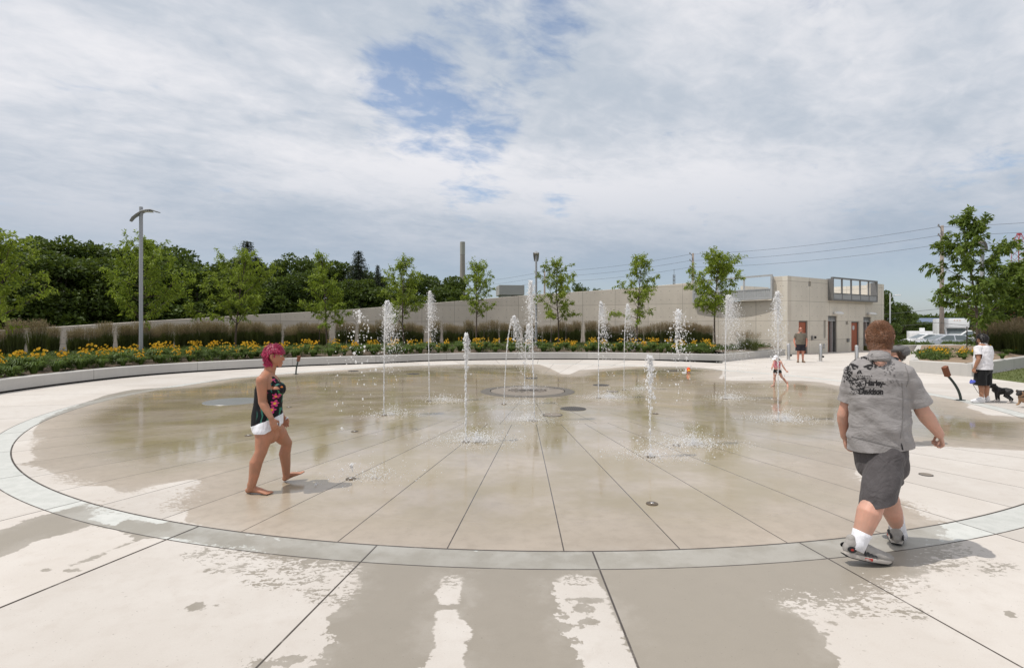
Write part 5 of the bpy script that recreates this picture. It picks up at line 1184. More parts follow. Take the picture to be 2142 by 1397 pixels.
JETS = [
 (742, 902, 655, 1, 'scattered broken drops of a pulse jet between the woman and the wide plume', dict(dens=.065, col=.12, spread=1.6, wind=.05, fall=1.5, start=.4, size=1.5, splash=0, clump=.05)),
 (803, 868, 632, 2, 'tall wide water plume left of centre, broad white head', dict(spread=.80, dens=1.5, fall=.70, xtop=803, wind=.30, splash=.4, sdx=.15, size=.85)),
 (898, 838, 611, 3, 'tall slanting water plume in front of the chimney', dict(spread=.50, dens=1.0, fall=.65, xtop=892, wind=.3, splash=.5, sdx=.35, size=.85)),
 (974, 924, 700, 4, 'shorter straight jet with a knob top and a bright splash at its foot', dict(spread=.35, dens=.9, fall=.35, wind=.05, splash=1.3, sdx=.18, colw=1.6)),
 (1054, 845, 662, 5, 'jet curling over to the right in front of the left part of the drain', dict(spread=.60, dens=.75, fall=.8, xtop=1067, wind=.42, splash=.3, sdx=.5, size=.85)),
 (1097, 815, 680, 6, 'short jet rising behind the middle of the central drain', dict(spread=.7, dens=.55, fall=.7, xtop=1102, wind=.2, splash=.5, sdx=.1)),
 (1118, 880, 590, 7, 'tallest jet, leaning left, just left of the middle lamp post', dict(spread=.50, dens=1.1, fall=.55, xtop=1104, wind=.2, splash=.6, sdx=-.12, size=.85)),
 (1252, 832, 633, 8, 'jet right of centre bending over like a hook', dict(spread=.5, dens=.75, fall=.75, xtop=1250, wind=.36, splash=1.0, sdx=.25)),
 (1305, 815, 637, 9, 'narrow plume in front of the young tree with the leaning top', dict(spread=.60, dens=.75, fall=.7, xtop=1307, wind=.3, splash=.4, sdx=.45, size=.8)),
 (1361, 955, 748, 10, 'low splashing jet with flat cap, nearest of the jets on the right', dict(spread=.8, dens=.34, fall=.5, wind=0, size=1.1, splash=.4, sdx=.0, col=.6, colw=2.0, clump=.02)),
 (1415, 931, 650, 11, 'broken spray cloud left of the dense young tree', dict(spread=.85, dens=.36, fall=.75, start=.45, col=.5, wind=.12, size=.9, splash=1.1, sdx=.25)),
 (1517, 834, 619, 12, 'broad misty plume right in front of the dense young tree', dict(spread=1.0, dens=2.2, fall=.92, wind=.34, splash=.7, sdx=.1, size=.72)),
 (1628, 879, 612, 13, 'tall thin jet beside the small girl in the white cap', dict(spread=.55, dens=1.1, fall=.8, xtop=1627, wind=-.02, splash=.9, sdx=.12, size=.8)),
 (734, 1001, 970, 14, 'faint low splash around the nozzle near the woman', dict(spread=1.0, dens=.06, fall=.5, col=.2, start=.2, splash=.22, sdx=.25)),
]
for px_, yb, yt, sd_, lb, kw in JETS:
    jet(px_, yb, yt, sd_, lb, **kw)
    nozzle(G(px_, yb + .5), ' '.join(('bronze nozzle at the foot of the ' + lb).split(' in front')[0].split()[:15]).rstrip(','))
for px_, yb, lb in ((1364, 1053.5, 'dry bronze nozzle with a dark wet trail, nearest to the viewer'), (520, 911, 'bronze nozzle behind the pink haired woman'), (604, 852, 'small idle nozzle far behind the pink haired woman'), (1371, 865.5, 'idle nozzle behind the low splashing jet')):
    nozzle(G(px_, yb), lb)
# ------------------------------------------------------------------ people and dogs
def skin_mat(name, col):
    m, sh, b, o = principled(name); v = sh.obj(); n = sh.noise(v, 9, 4, .6)
    sh.put(b.inputs['Base Color'], sh.mix(sh.step(n, .35, .65), tuple(k * .88 for k in col), (min(1, col[0] * 1.06), col[1] * .97, col[2] * .95)))
    b.inputs['Roughness'].default_value = .48; b.inputs['Specular IOR Level'].default_value = .35
    b.inputs['Subsurface Weight'].default_value = .08; b.inputs['Subsurface Radius'].default_value = (.01, .004, .002); b.inputs['Subsurface Scale'].default_value = .5
    sh.put(b.inputs['Normal'], sh.bump(sh.noise(v, 90, 4, .6), .12, .003)); return m
def cloth_mat(name, col, fold=.5, fscale=9.0, weave=400, rough=.85, direction=(1, 1, .35)):
    m, sh, b, o = principled(name); v = sh.obj()
    w = sh.node('ShaderNodeMapping'); sh.put(w.inputs[0], v); w.inputs['Scale'].default_value = direction; w.inputs['Rotation'].default_value = (.3, .5, .2)
    f = sh.noise(w.outputs[0], fscale, 5, .5, 1.4); f2 = sh.noise(w.outputs[0], fscale * 3.2, 4, .55, .8)
    n = sh.noise(v, 14, 4, .6)
    sh.put(b.inputs['Base Color'], sh.mix(sh.step(n, .3, .7), tuple(k * .9 for k in col), tuple(min(1, k * 1.06) for k in col)))
    b.inputs['Roughness'].default_value = rough; b.inputs['Specular IOR Level'].default_value = .25; b.inputs['Sheen Weight'].default_value = .1
    sh.put(b.inputs['Normal'], sh.bump(sh.m('ADD', sh.m('ADD', f, sh.m('MULTIPLY', f2, .3)), sh.m('MULTIPLY', sh.noise(v, weave, 2, .5), .03)), fold, .05)); return m
def finish_mesh(V, Fc, voxel, smooth):
    me = bpy.data.meshes.new('tmp'); me.from_pydata([tuple(v) for v in V], [], Fc); me.update()
    o = bpy.data.objects.new('tmp', me); COL.objects.link(o)
    r = o.modifiers.new('r', 'REMESH'); r.mode = 'VOXEL'; r.voxel_size = voxel
    if smooth: s_ = o.modifiers.new('s', 'SMOOTH'); s_.factor = .5; s_.iterations = smooth
    dg = bpy.context.evaluated_depsgraph_get(); out = bpy.data.meshes.new_from_object(o.evaluated_get(dg))
    bpy.data.objects.remove(o); bpy.data.meshes.remove(me); return out
class Body:
    def __init__(s): s.V = []; s.F = []
    def add(s, V, Fc):
        o = len(s.V); s.V += [Vector(v) for v in V]; s.F += [tuple(i + o for i in f) for f in Fc]; return s
    def tube(s, pts, rad, side=None, n=16): return s.add(*tube_vf(pts, rad, n, side, True))
    def ell(s, c, r, M=None, n=16):
        V = []; c = Vector(c); M = M or Matrix.Identity(3)
        for i in range(n + 1):
            a = math.pi * i / n
            for j in range(n * 2): w = math.pi * j / n; V.append(c + M @ Vector((r[0] * math.sin(a) * math.cos(w), r[1] * math.sin(a) * math.sin(w), r[2] * math.cos(a))))
        k = n * 2; return s.add(V, [(i * k + j, (i + 1) * k + j, (i + 1) * k + (j + 1) % k, i * k + (j + 1) % k) for i in range(n) for j in range(k)])
    def mesh(s, voxel=.006, smooth=3): return finish_mesh(s.V, s.F, voxel, smooth)
def frame(fwd, up=(0, 0, 1)):
    f = Vector(fwd).normalized(); u = Vector(up); l = u.cross(f).normalized(); u = f.cross(l); return Matrix((f, l, u)).transposed()     # columns: forward, left, up
def head(B, c, fwd, h=.225, up=(0, 0, 1), wide=1.0, ears=True):
    M = frame(fwd, up); k = h / .225; n = 22; V = []; c = Vector(c)
    for i in range(n + 1):
        a = math.pi * i / n; cz = math.cos(a); sr = math.sin(a)
        for j in range(n * 2):
            w = math.pi * j / n; x = sr * math.cos(w); y = sr * math.sin(w); z = cz
            px_ = x * (.097 if x < 0 else .088); py_ = y * .076 * wide; pz = z * .114
            if z < 0:                                  # jaw tapers, nape tucks in
                py_ *= 1 - .22 * (-z) ** 1.4; px_ *= (1 - .30 * (-z) ** 2) if x < 0 else (1 + .02 * -z)
            if x > 0: px_ += .006 * math.exp(-((z + .72) / .2) ** 2 - (y / .45) ** 2) - .006 * math.exp(-((z - .04) / .16) ** 2) * math.exp(-((abs(y) - .42) / .22) ** 2)
            V.append(c + M @ Vector((px_, py_, pz)) * k)
    m = n * 2; B.add(V, [(i * m + j, (i + 1) * m + j, (i + 1) * m + (j + 1) % m, i * m + (j + 1) % m) for i in range(n) for j in range(m)])
    q = lambda x, y, z: c + M @ Vector((x, y, z)) * k
    B.tube([q(.083, 0, .016), q(.100, 0, -.012), q(.108, 0, -.028), q(.094, 0, -.036)], [.008 * k, .010 * k, .0125 * k, .009 * k])                     # nose
    B.tube([q(.083, .022, -.066), q(.094, 0, -.061), q(.083, -.022, -.066)], [.005 * k, .008 * k, .005 * k]); B.tube([q(.081, .019, -.075), q(.091, 0, -.076), q(.081, -.019, -.075)], [.005 * k, .008 * k, .005 * k])
    B.tube([q(.080, .048, .026), q(.092, .02, .028), q(.092, -.02, .028), q(.080, -.048, .026)], [.007 * k] * 4)                                            # brow
    B.ell(q(.068, 0, -.098), (.024 * k, .026 * k, .018 * k), M)
    if ears:
        for sg in (1, -1):
            B.tube([q(-.006, sg * .073 * wide, -.034), q(-.014, sg * .083 * wide, -.008), q(-.016, sg * .088 * wide, .016), q(-.002, sg * .083 * wide, .026)], [.010 * k, .013 * k, .013 * k, .009 * k])
    return q
def hand(B, wr, d, palm, thumb, k=1.0, curl=.5, spread=1.0):
    """wrist point, direction of the hand, direction the palm faces, side of the thumb"""
    d = Vector(d).normalized(); p = Vector(palm); p = (p - d * p.dot(d)).normalized(); t = Vector(thumb); t = (t - d * t.dot(d) - p * t.dot(p)).normalized()
    wr = Vector(wr); B.tube([wr - d * .02 * k, wr + d * .02 * k, wr + d * .055 * k, wr + d * .088 * k], [(.027 * k, .020 * k), (.033 * k, .017 * k), (.041 * k, .016 * k), (.040 * k, .013 * k)], side=t)
    for i, (off, L) in enumerate(((.031, .070), (.0105, .079), (-.0105, .073), (-.031, .056))):
        c = curl * (1 + .12 * i); r0 = wr + d * .084 * k + t * off * k * spread; pts_ = [r0]; a = .25 * c
        for sg, f in enumerate((.45, .32, .23)):
            a += c * (.55 if sg == 0 else .75); pts_.append(pts_[-1] + (d * math.cos(a) + p * math.sin(a)) * L * f * k + t * off * .10 * k)
        B.tube(pts_, [.0098 * k, .0092 * k, .0085 * k, .0072 * k], n=10)
    b = wr + d * .028 * k + t * .026 * k
    B.tube([b, b + (d * .55 + t * .6 + p * .35).normalized() * .034 * k, b + (d * .8 + t * .5 + p * .5).normalized() * .066 * k, b + (d * .95 + t * .32 + p * .6).normalized() * .088 * k], [.0155 * k, .0120 * k, .0105 * k, .008 * k], n=10)
def bare_foot(B, an, heel, toe, w=.088, k=1.0, up=(0, 0, 1)):
    an, heel, toe = Vector(an), Vector(heel), Vector(toe); d = (toe - heel); L = d.length; d.normalize(); s_ = d.cross(Vector(up)).normalized(); u = s_.cross(d).normalized()
    pt = lambda f, z: heel + d * L * f + u * z * k
    B.tube([an + Vector((0, 0, .05)), an, pt(.12, .040)], [.038 * k, .037 * k, (.036 * k, .038 * k)])
    B.tube([pt(.05, .030), pt(.28, .042), pt(.50, .034), pt(.70, .021), pt(.84, .014)], [(.033 * k, .030 * k), (.034 * k, .036 * k), (.039 * k, .028 * k), (w * .5 * k, .019 * k), (w * .48 * k, .012 * k)], side=s_)
    for i in range(5):
        o = (i - 2) * w * .205 * k; ln = (.17, .175, .16, .14, .115)[i]; r = (.0125, .0095, .009, .0085, .008)[i] * k
        B.tube([pt(.78, .012) + s_ * o, pt(.80 + ln * .55, .012) + s_ * o, pt(.80 + ln, .009) + s_ * o], [r, r, r * .9], n=10)
def limb_leg(B, hip, kn, an, k=1.0, back=None, thigh=.085, calf=.056, ankle=.037, knee=.056):
    hip, kn, an = Vector(hip), Vector(kn), Vector(an); bk = Vector(back) if back is not None else Vector((0, 0, 0))
    m = hip.lerp(kn, .45) - bk * .008; c = kn.lerp(an, .30) + bk * .022; l = kn.lerp(an, .68) + bk * .006
    B.tube([hip, hip.lerp(kn, .2), m, hip.lerp(kn, .8), kn, kn.lerp(an, .12) + bk * .008, c, l, an], [thigh * 1.04 * k, thigh * 1.06 * k, thigh * .93 * k, thigh * .73 * k, knee * k, knee * .97 * k, calf * k, calf * .78 * k, ankle * k], n=18)
def limb_arm(B, sh_, el, wr, k=1.0, up=.050, fore=.040, wrist=.026):
    sh_, el, wr = Vector(sh_), Vector(el), Vector(wr)
    B.tube([sh_, sh_.lerp(el, .35), sh_.lerp(el, .75), el, el.lerp(wr, .25), el.lerp(wr, .7), wr], [up * 1.08 * k, up * k, up * .84 * k, fore * 1.0 * k, fore * 1.04 * k, fore * .80 * k, wrist * k], n=16)
def from_faces(name, me, pred, off, m, parent, thick=0.0, smooth_it=0):
    """garment that follows the body: the faces where pred holds, lifted off the skin"""
    bm = bmesh.new(); bm.from_mesh(me); bm.faces.ensure_lookup_table()
    kill = [f for f in bm.faces if not pred(f.calc_center_median())]; bmesh.ops.delete(bm, geom=kill, context='FACES'); bm.normal_update()
    nrm = [v.normal.copy() for v in bm.verts]
    for v, n in zip(bm.verts, nrm): v.co += n * (off(v.co) if callable(off) else off)
    if smooth_it:
        for _ in range(smooth_it): bmesh.ops.smooth_vert(bm, verts=bm.verts, factor=.5, use_axis_x=True, use_axis_y=True, use_axis_z=True)
    o_me = bpy.data.meshes.new(name); bm.to_mesh(o_me); bm.free(); o = link(name, o_me, m, parent, True)
    if thick: md = o.modifiers.new('thickness', 'SOLIDIFY'); md.thickness = thick; md.offset = -1
    return o
def garment(name, tubes, m, parent, cuts=(), voxel=.009, smooth=4, folds=(), thick=.004):
    """loose garment: tubes fused into one surface, hems cut clean by planes, folds pushed along the normals"""
    B = Body()
    for a in tubes: B.tube(*a[:2], **(a[2] if len(a) > 2 else {}))
    me = B.mesh(voxel, smooth); bm = bmesh.new(); bm.from_mesh(me)
    for (pt, nr, lim) in cuts:
        geom = [g for g in list(bm.verts) + list(bm.edges) + list(bm.faces) if lim is None or (lim(g.co) if isinstance(g, bmesh.types.BMVert) else all(lim(v.co) for v in g.verts))]
        bmesh.ops.bisect_plane(bm, geom=geom, plane_co=pt, plane_no=nr, clear_outer=True)
    bm.normal_update()
    if folds:
        ns = [v.normal.copy() for v in bm.verts]
        for v, n_ in zip(bm.verts, ns): v.co += n_ * sum(f(v.co) for f in folds)
    bm.to_mesh(me); bm.free(); me.name = name; o = link(name, me, m, parent, True)
    if thick: md = o.modifiers.new('thickness', 'SOLIDIFY'); md.thickness = thick; md.offset = -1
    return o
def hair_fuzz(name, me_obj, n, L, w, comb, lift, m, parent, rng, jitter=.5):
    """short locks growing from the hair cap"""
    me = me_obj.data; cen = np.zeros(len(me.polygons) * 3, np.float32); nor = np.zeros_like(cen); me.polygons.foreach_get('center', cen); me.polygons.foreach_get('normal', nor); cen = cen.reshape(-1, 3); nor = nor.reshape(-1, 3)
    i = rng.integers(0, len(cen), n); c = cen[i] + rng.normal(0, .003, (n, 3)); nn = nor[i]; g = np.array([comb(Vector(q)) for q in c]); g = g - nn * (g * nn).sum(1, keepdims=True)
    dv = unit(unit(g) + nn * lift + rng.normal(0, jitter * .5, (n, 3))); l = L * rng.uniform(.6, 1.3, (n, 1)); s_ = unit(np.cross(dv, nn)) * w * rng.uniform(.6, 1.3, (n, 1))
    c = c - nn * .002; mid = c + dv * l * .55 + nn * l * .05; tip = c + unit(dv + np.array([0, 0, -.25])) * l
    V = np.concatenate([np.stack([c - s_, c + s_, mid + s_ * .9, mid - s_ * .9], 1), np.stack([mid - s_ * .9, mid + s_ * .9, tip + s_ * .12, tip - s_ * .12], 1)]).reshape(-1, 3)
    return link(name, mesh_np(name, V, np.arange(len(V)).reshape(-1, 4)), m, parent)
def eyes(q, k, parent, m_w, m_d):
    for sg in (1, -1):
        B = Body(); B.ell(q(.0755, sg * .031, .010), (.012 * k, .013 * k, .0075 * k), n=8); e = MB().add(B.V, B.F).build('eye', m_w, parent, smooth=True)
        B = Body(); B.ell(q(.0855, sg * .031, .010), (.0042 * k, .006 * k, .006 * k), n=8); MB().add(B.V, B.F).build('iris', m_d, e, smooth=True)
M_eye = mat('eye white', (.6, .57, .54), .3, .03); M_iris = mat('dark iris', (.03, .02, .015), .2, .03)
def rel(o): return o
def person(loc, label, group=None): return thing('person', (0, 0, 0) if loc is None else loc, label, 'person', group)
def place(parts, root):                                # shapes are modelled in world space; hand them to the person standing at root
    pass

# ---------------- woman with magenta hair, striding to the right
WO = Vector((-2.72, 5.88, 0))
wpn = person(WO, 'barefoot woman with short magenta hair in a flowered black swimsuit and white shorts')
def W_(px, py, d): return P(px, py, d) - WO
SK_W = skin_mat('tanned skin', (.43, .212, .132))
f_w = Vector((.97, .24, 0)).normalized(); side_w = Vector((-f_w.y, f_w.x, 0))
B = Body()
B.tube([W_(560, 786, 5.88), W_(561.5, 797, 5.88), W_(562.5, 812, 5.88), W_(562, 829, 5.88), W_(560.5, 848, 5.88), W_(559, 868, 5.88), W_(558.5, 886, 5.88), W_(560, 900, 5.88), W_(562, 908, 5.88)],
       [(.135, .072), (.165, .105), (.168, .138), (.152, .140), (.146, .142), (.165, .155), (.176, .156), (.168, .142), (.13, .11)], side=side_w, n=26)
B.tube([W_(560, 790, 5.88), W_(564, 776, 5.88), W_(568, 760, 5.88)], [(.080, .075), (.058, .060), (.056, .060)], side=side_w)
for sg in (-1, 1):
    B.tube([W_(561, 783, 5.88), W_(558, 787, 5.88) + side_w * sg * .12, W_(556, 791, 5.88) + side_w * sg * .165], [.052, .054, .052])
    B.ell(W_(582, 815, 5.88) + side_w * sg * .075, (.062, .072, .072))
hq = head(B, W_(573, 745, 5.88), (f_w + Vector((0, 0, -.10))), h=.226, wide=1.0)
shR = W_(555, 792, 5.88) - side_w * .192; limb_arm(B, shR, W_(549, 841, 5.70), W_(567, 874, 5.66), 1.0, .053, .043, .027)
hand(B, W_(568, 876, 5.66), W_(579, 905, 5.66) - W_(568, 876, 5.66), side_w * .9 + f_w * -.1, f_w + Vector((0, 0, .2)), .94, .45)
shL = W_(558, 792, 5.88) + side_w * .192; limb_arm(B, shL, W_(574, 838, 6.10), W_(590, 870, 6.12), 1.0, .052, .042, .026)
hand(B, W_(590.5, 871, 6.12), (.35, .02, -1), -side_w, f_w, .94, .45)
limb_leg(B, W_(554, 893, 5.79), W_(546, 945, 5.73), W_(526, 1019, 5.69), 1.0, (-.95, -.2, 0), .096, .066, .038, .062)
bare_foot(B, W_(525, 1022, 5.69), G(517, 1031) - WO + Vector((0, 0, .002)), G(567, 1034) - WO + Vector((0, 0, .004)), k=1.02)
limb_leg(B, W_(570, 893, 5.97), W_(600, 927, 6.06), W_(599, 996, 6.10), 1.0, (-.95, -.2, 0), .092, .063, .037, .060)
hl = G(595, 1007) - WO; bare_foot(B, W_(599, 997, 6.10), hl + Vector((.005, 0, .004)), hl + Vector((.205, .06, .085)), k=1.0, up=(-.3, 0, 1))
me = B.mesh(.0055, 3); body_w = link('body', me, SK_W, wpn, True)
eyes(hq, 1.0, wpn, M_eye, M_iris)
Wm = cloth_mat('white cotton', (.80, .80, .84), .35, 12)
# flowered swimsuit: black ground, large blossoms and leaves on the front panel
ms, sh, b, o = principled('flowered swimsuit'); v = sh.obj(); xx, yy, zz = sh.sep(v)
vor = sh.node('ShaderNodeTexVoronoi', feature='F1'); vor.inputs['Scale'].default_value = 11.0; sh.put(vor.inputs['Vector'], sh.comb(xx, sh.m('MULTIPLY', yy, .55), zz)); vor.inputs['Randomness'].default_value = .9
dst, colr, vp = vor.outputs['Distance'], vor.outputs['Color'], vor.outputs['Position']
rel_ = sh.vm('SUBTRACT', sh.vm('SCALE', sh.comb(xx, sh.m('MULTIPLY', yy, .55), zz), 1.0), vp); rx, ry, rz = sh.sep(rel_)
pet = sh.m('COSINE', sh.m('MULTIPLY', sh.m('ARCTAN2', rz, rx), 5.0)); edge_ = sh.m('ADD', .36, sh.m('MULTIPLY', pet, .10))
cr, cg, cb = sh.sep(colr)
fl = sh.m('MULTIPLY', sh.m('LESS_THAN', dst, edge_), sh.m('GREATER_THAN', cr, .22))
fcol = sh.mix(sh.m('GREATER_THAN', cg, .5), (.62, .06, .22), (.80, .22, .03)); fcol = sh.mix(sh.m('LESS_THAN', dst, .15), fcol, (.85, .50, .05))
lfn = sh.node('ShaderNodeTexWave', wave_type='BANDS'); lfn.inputs['Scale'].default_value = 5; lfn.inputs['Distortion'].default_value = 9; sh.put(lfn.inputs['Vector'], v)
lf = sh.m('MULTIPLY', sh.m('GREATER_THAN', lfn.outputs['Fac'], .80), sh.m('LESS_THAN', cr, .70))
c = sh.mix(lf, (.010, .010, .013), sh.mix(cg, (.05, .20, .04), (.03, .14, .20))); c = sh.mix(fl, c, fcol)
c = sh.mix(sh.step(xx, -.035, .01), (.010, .010, .012), c)
sh.put(b.inputs['Base Color'], c); b.inputs['Roughness'].default_value = .6; b.inputs['Specular IOR Level'].default_value = .15; sh.put(b.inputs['Normal'], sh.bump(sh.noise(v, 18, 4, .5, 1.0), .25, .02)); M_suit = ms
zt = W_(560, 789, 5.88).z; zc_ = W_(560, 806, 5.88).z; zh_ = W_(560, 885, 5.88).z
ctr = W_(561, 820, 5.88)
def in_torso(c): return abs((c - ctr).dot(side_w)) < .180 and -.20 < (c - ctr).dot(f_w) < .25
def suit(c):
    if not in_torso(c): return False
    x_ = (c - ctr).dot(f_w); y_ = abs((c - ctr).dot(side_w))
    if c.z < W_(560, 884, 5.88).z + (x_ + .10) * .42 - .012: return False
    if (c - hq(0, 0, 0)).length < .14: return False
    lim = (min(zt + .012, zc_ + .022 + max(0, y_ - .012) * 1.35) if y_ < .102 else zc_ + .034 + (.152 - y_) * 1.1) if x_ > .02 and y_ < .152 else ((zt + .012 if y_ > .055 else zc_ - .03) if y_ < .098 else zc_ + .012 - (y_ - .098) * .25)
    if x_ < .02 and y_ <= .055: lim = zc_ - .055
    if y_ > .150 and c.z > zc_ - .03: return False
    return c.z < lim
def not_arm(c):
    for a, b_ in ((shR, W_(549, 841, 5.70)), (W_(549, 841, 5.70), W_(567, 874, 5.66)), (W_(567, 874, 5.66), W_(579, 905, 5.66)), (shL, W_(574, 838, 6.10)), (W_(574, 838, 6.10), W_(590, 870, 6.12))):
        ab = b_ - a; t_ = max(0, min(1, (c - a).dot(ab) / ab.length_squared)); 
        if (c - a - ab * t_).length < (.050 if a in (shR, shL) else .056): return False
    return True
from_faces('swimsuit', me, lambda c: suit(c) and not_arm(c), .005, M_suit, wpn, .004, 1)
zs0 = W_(560, 873, 5.88).z
def ztop(x_): return W_(560, 884, 5.88).z + (x_ + .10) * .42
def shorts_w(c):
    x_ = (c - ctr).dot(f_w); return c.z < ztop(x_) and c.z > W_(560, 904, 5.8).z + max(0, x_) * .55 and not_arm(c) and abs((c - ctr).dot(side_w)) < .25
from_faces('shorts', me, shorts_w, .010, Wm, wpn, .005, 2)
for sg in (-1, 1):                                     # pink straps over the shoulders
    B2 = [W_(574, 798, 5.88) + side_w * sg * .088 + Vector((.03, 0, 0)), W_(566, 784.5, 5.88) + side_w * sg * .084, W_(557, 781.5, 5.88) + side_w * sg * .084, W_(548, 789, 5.88) + side_w * sg * .084]
    MB().tube(B2, [(.013, .005)] * 4, 8, side=side_w).build('strap', mat('pink strap', (.62, .09, .25), .6, .05), wpn, smooth=True)
mh, sh, b, o = principled('magenta hair'); v = sh.obj(); geo = sh.node('ShaderNodeNewGeometry').outputs['Random Per Island']
sh.put(b.inputs['Base Color'], sh.mix(sh.m('ADD', sh.m('MULTIPLY', geo, .7), sh.m('MULTIPLY', sh.noise(v, 40, 4, .6), .3)), (.13, .003, .026), (.62, .014, .11))); b.inputs['Roughness'].default_value = .38; M_hairW = mh
hc = hq(0, 0, 0); Mf = frame(f_w + Vector((0, 0, -.10)))
def hloc(c): return Mf.transposed() @ (c - hc)
def hairW(c):
    l = hloc(c)
    if l.length > .20: return False
    return (l.z > .042 - max(0, l.x) * .05) or (l.x < -.004 + max(0, l.z) * .8 and l.z > -.100 - .2 * min(0, l.x + .05) and l.x < .01) and not (abs(l.y) > .079 and -.045 < l.z < .03 and l.x > -.035)
capW = from_faces('hair', me, hairW, lambda p_: .024 if hloc(p_).z > 0 else .014, M_hairW, wpn, 0, 3)
rng = np.random.default_rng(3)
def combW(p_):
    l = hloc(p_); dv = Vector((.55 if l.x > -.02 else -.25, l.y * 5, -.55 - .5 * (l.z < .05))); return tuple(Mf @ dv)
hf = hair_fuzz('lock', capW, 3200, .030, .0028, combW, .32, M_hairW, capW, rng, .55)

# ---------------- heavy-set young man walking away to the right
MO = Vector((2.86, 4.22, 0))
mpn = person(MO, 'young man with crew cut walking away in a printed grey shirt and long grey shorts')
def M_(px, py, d): return P(px, py, d) - MO
SK_M = skin_mat('fair skin', (.565, .330, .248))
th_m = R(34); f_m = Vector((math.sin(th_m), math.cos(th_m), 0)); r_m = Vector((f_m.y, -f_m.x, 0))
B = Body()
B.tube([M_(1838, 770, 4.22), M_(1838, 800, 4.22), M_(1838, 860, 4.22), M_(1842, 920, 4.22), M_(1844, 960, 4.22)], [(.15, .075), (.175, .11), (.170, .12), (.170, .125), (.165, .125)], side=r_m, n=24)
B.tube([M_(1839, 768, 4.20), M_(1841, 745, 4.21), M_(1841, 712, 4.24)], [(.088, .085), (.071, .072), (.070, .073)], side=r_m)
hqm = head(B, M_(1840.5, 705.5, 4.25), (f_m + Vector((-.05, 0, -.06))), h=.226, wide=1.0)
sR, eR, wR = M_(1893, 785, 4.12), M_(1931, 862, 4.12), M_(1965, 908, 4.18)
sL, eL, wL = M_(1788, 784, 4.33), M_(1764, 868, 4.40), M_(1767, 912, 4.46)
limb_arm(B, sR, eR, wR, 1.0, .060, .053, .034); limb_arm(B, sL, eL, wL, 1.0, .053, .046, .032)
hand(B, wR, (.50, .30, -.80), (-.60, .35, -.1), (-.3, .8, .2), 1.06, 1.05)
hand(B, wL, (.26, .25, -1.0), (.8, -.35, 0), (.3, .9, 0), 1.06, .55)
for s_ in (sR, sL): B.tube([M_(1838, 784, 4.22), s_], [.07, .062])
bk_m = Vector((-.75, -.55, 0))
kR, aR = M_(1831, 1043, 4.06), M_(1796, 1134, 4.02); kL, aL = M_(1862, 1048, 4.33), M_(1880, 1110, 4.40)
limb_leg(B, M_(1852, 955, 4.15), kR, aR, 1.0, bk_m, .097, .084, .050, .078); limb_leg(B, M_(1832, 955, 4.30), kL, aL, 1.0, bk_m, .093, .074, .047, .070)
me = B.mesh(.006, 3); body_m = link('body', me, SK_M, mpn, True)
# crew cut
mh2, sh, b, o = principled('short brown hair'); geo = sh.node('ShaderNodeNewGeometry').outputs['Random Per Island']
sh.put(b.inputs['Base Color'], sh.mix(sh.m('ADD', sh.m('MULTIPLY', geo, .55), sh.m('MULTIPLY', sh.step(sh.noise(sh.obj(), 160, 3, .6), .35, .65), .45)), (.055, .021, .009), (.30, .130, .056))); b.inputs['Roughness'].default_value = .5; M_hairM = mh2
hcm = hqm(0, 0, 0); Mfm = frame(f_m + Vector((-.05, 0, -.06)))
def hl_m(c): return Mfm.transposed() @ (c - hcm)
def hairM(c):
    l = hl_m(c); return l.length < .21 and ((l.z > .055) or (l.x < .015 and l.z > -.088) ) and not (abs(l.y) > .083 and -.05 < l.z < .035 and l.x > -.045)
capM = from_faces('hair', me, hairM, lambda p_: .003 + .011 * max(0, min(1, (hl_m(p_).z + .09) / .14)), M_hairM, mpn, 0, 2)
hair_fuzz('lock', capM, 12000, .017, .0015, lambda p_: tuple(Mfm @ Vector((.25, hl_m(p_).y * 2, -.25 + hl_m(p_).z * 5))), .75, M_hairM, capM, np.random.default_rng(4), .5)
M_shirt = cloth_mat('grey cotton shirt', (.285, .268, .264), .40, 5.5, 300, .9, (1.0, 1.0, 1.7))
M_short = cloth_mat('charcoal shorts', (.080, .072, .074), .6, 6.0, 300, .7, (1.2, 1.2, .8))
def fold(a, b_, c, k, ph): return lambda v: k * max(0, math.sin(v.x * a + v.y * b_ + v.z * c + ph + 1.4 * math.sin(v.z * 7 + v.x * 5))) ** 2
sq = lambda p_, q_, t_: Vector(p_).lerp(Vector(q_), t_)
tor = [M_(1839, 747, 4.20), M_(1839, 753, 4.21), M_(1838, 761, 4.22), M_(1838, 775, 4.22), M_(1838, 800, 4.22), M_(1838, 840, 4.22), M_(1838, 890, 4.22), M_(1839, 930, 4.22), M_(1840, 985, 4.22)]
shirt = garment('shirt', [(tor, [(.074, .078), (.122, .092), (.172, .108), (.200, .128), (.204, .140), (.202, .148), (.206, .156), (.214, .162), (.214, .162)], {'side': r_m, 'n': 30}),
    ([M_(1842, 768, 4.22), sq(sR, sR, 0), sq(sR, eR, .45), sq(sR, eR, .92)], [.080, .082, .080, .086]), ([M_(1838, 766, 4.24), sL, sq(sL, eL, .45), sq(sL, eL, .92)], [.080, .076, .072, .076])], M_shirt, mpn,
    cuts=[(M_(1840, 936, 4.22), Vector((.16, -.02, -1)).normalized() , lambda c: c.z < .95 and abs((c - tor[5]).dot(r_m)) < .34 and (c - eR).length > .20 and (c - eL).length > .17),
          (sq(sR, eR, .78), (eR - sR).normalized(), lambda c: (c - eR).length < .19 and (c - tor[5]).dot(r_m) > .21), (sq(sL, eL, .66), (eL - sL).normalized(), lambda c: (c - eL).length < .20 and (c - tor[5]).dot(r_m) < -.20)],
    voxel=.009, smooth=5, folds=(fold(8, -9, 11, .014, .4), fold(-9, 6, 19, .007, 1.9), fold(4, 8, -32, .005, 3.0)))
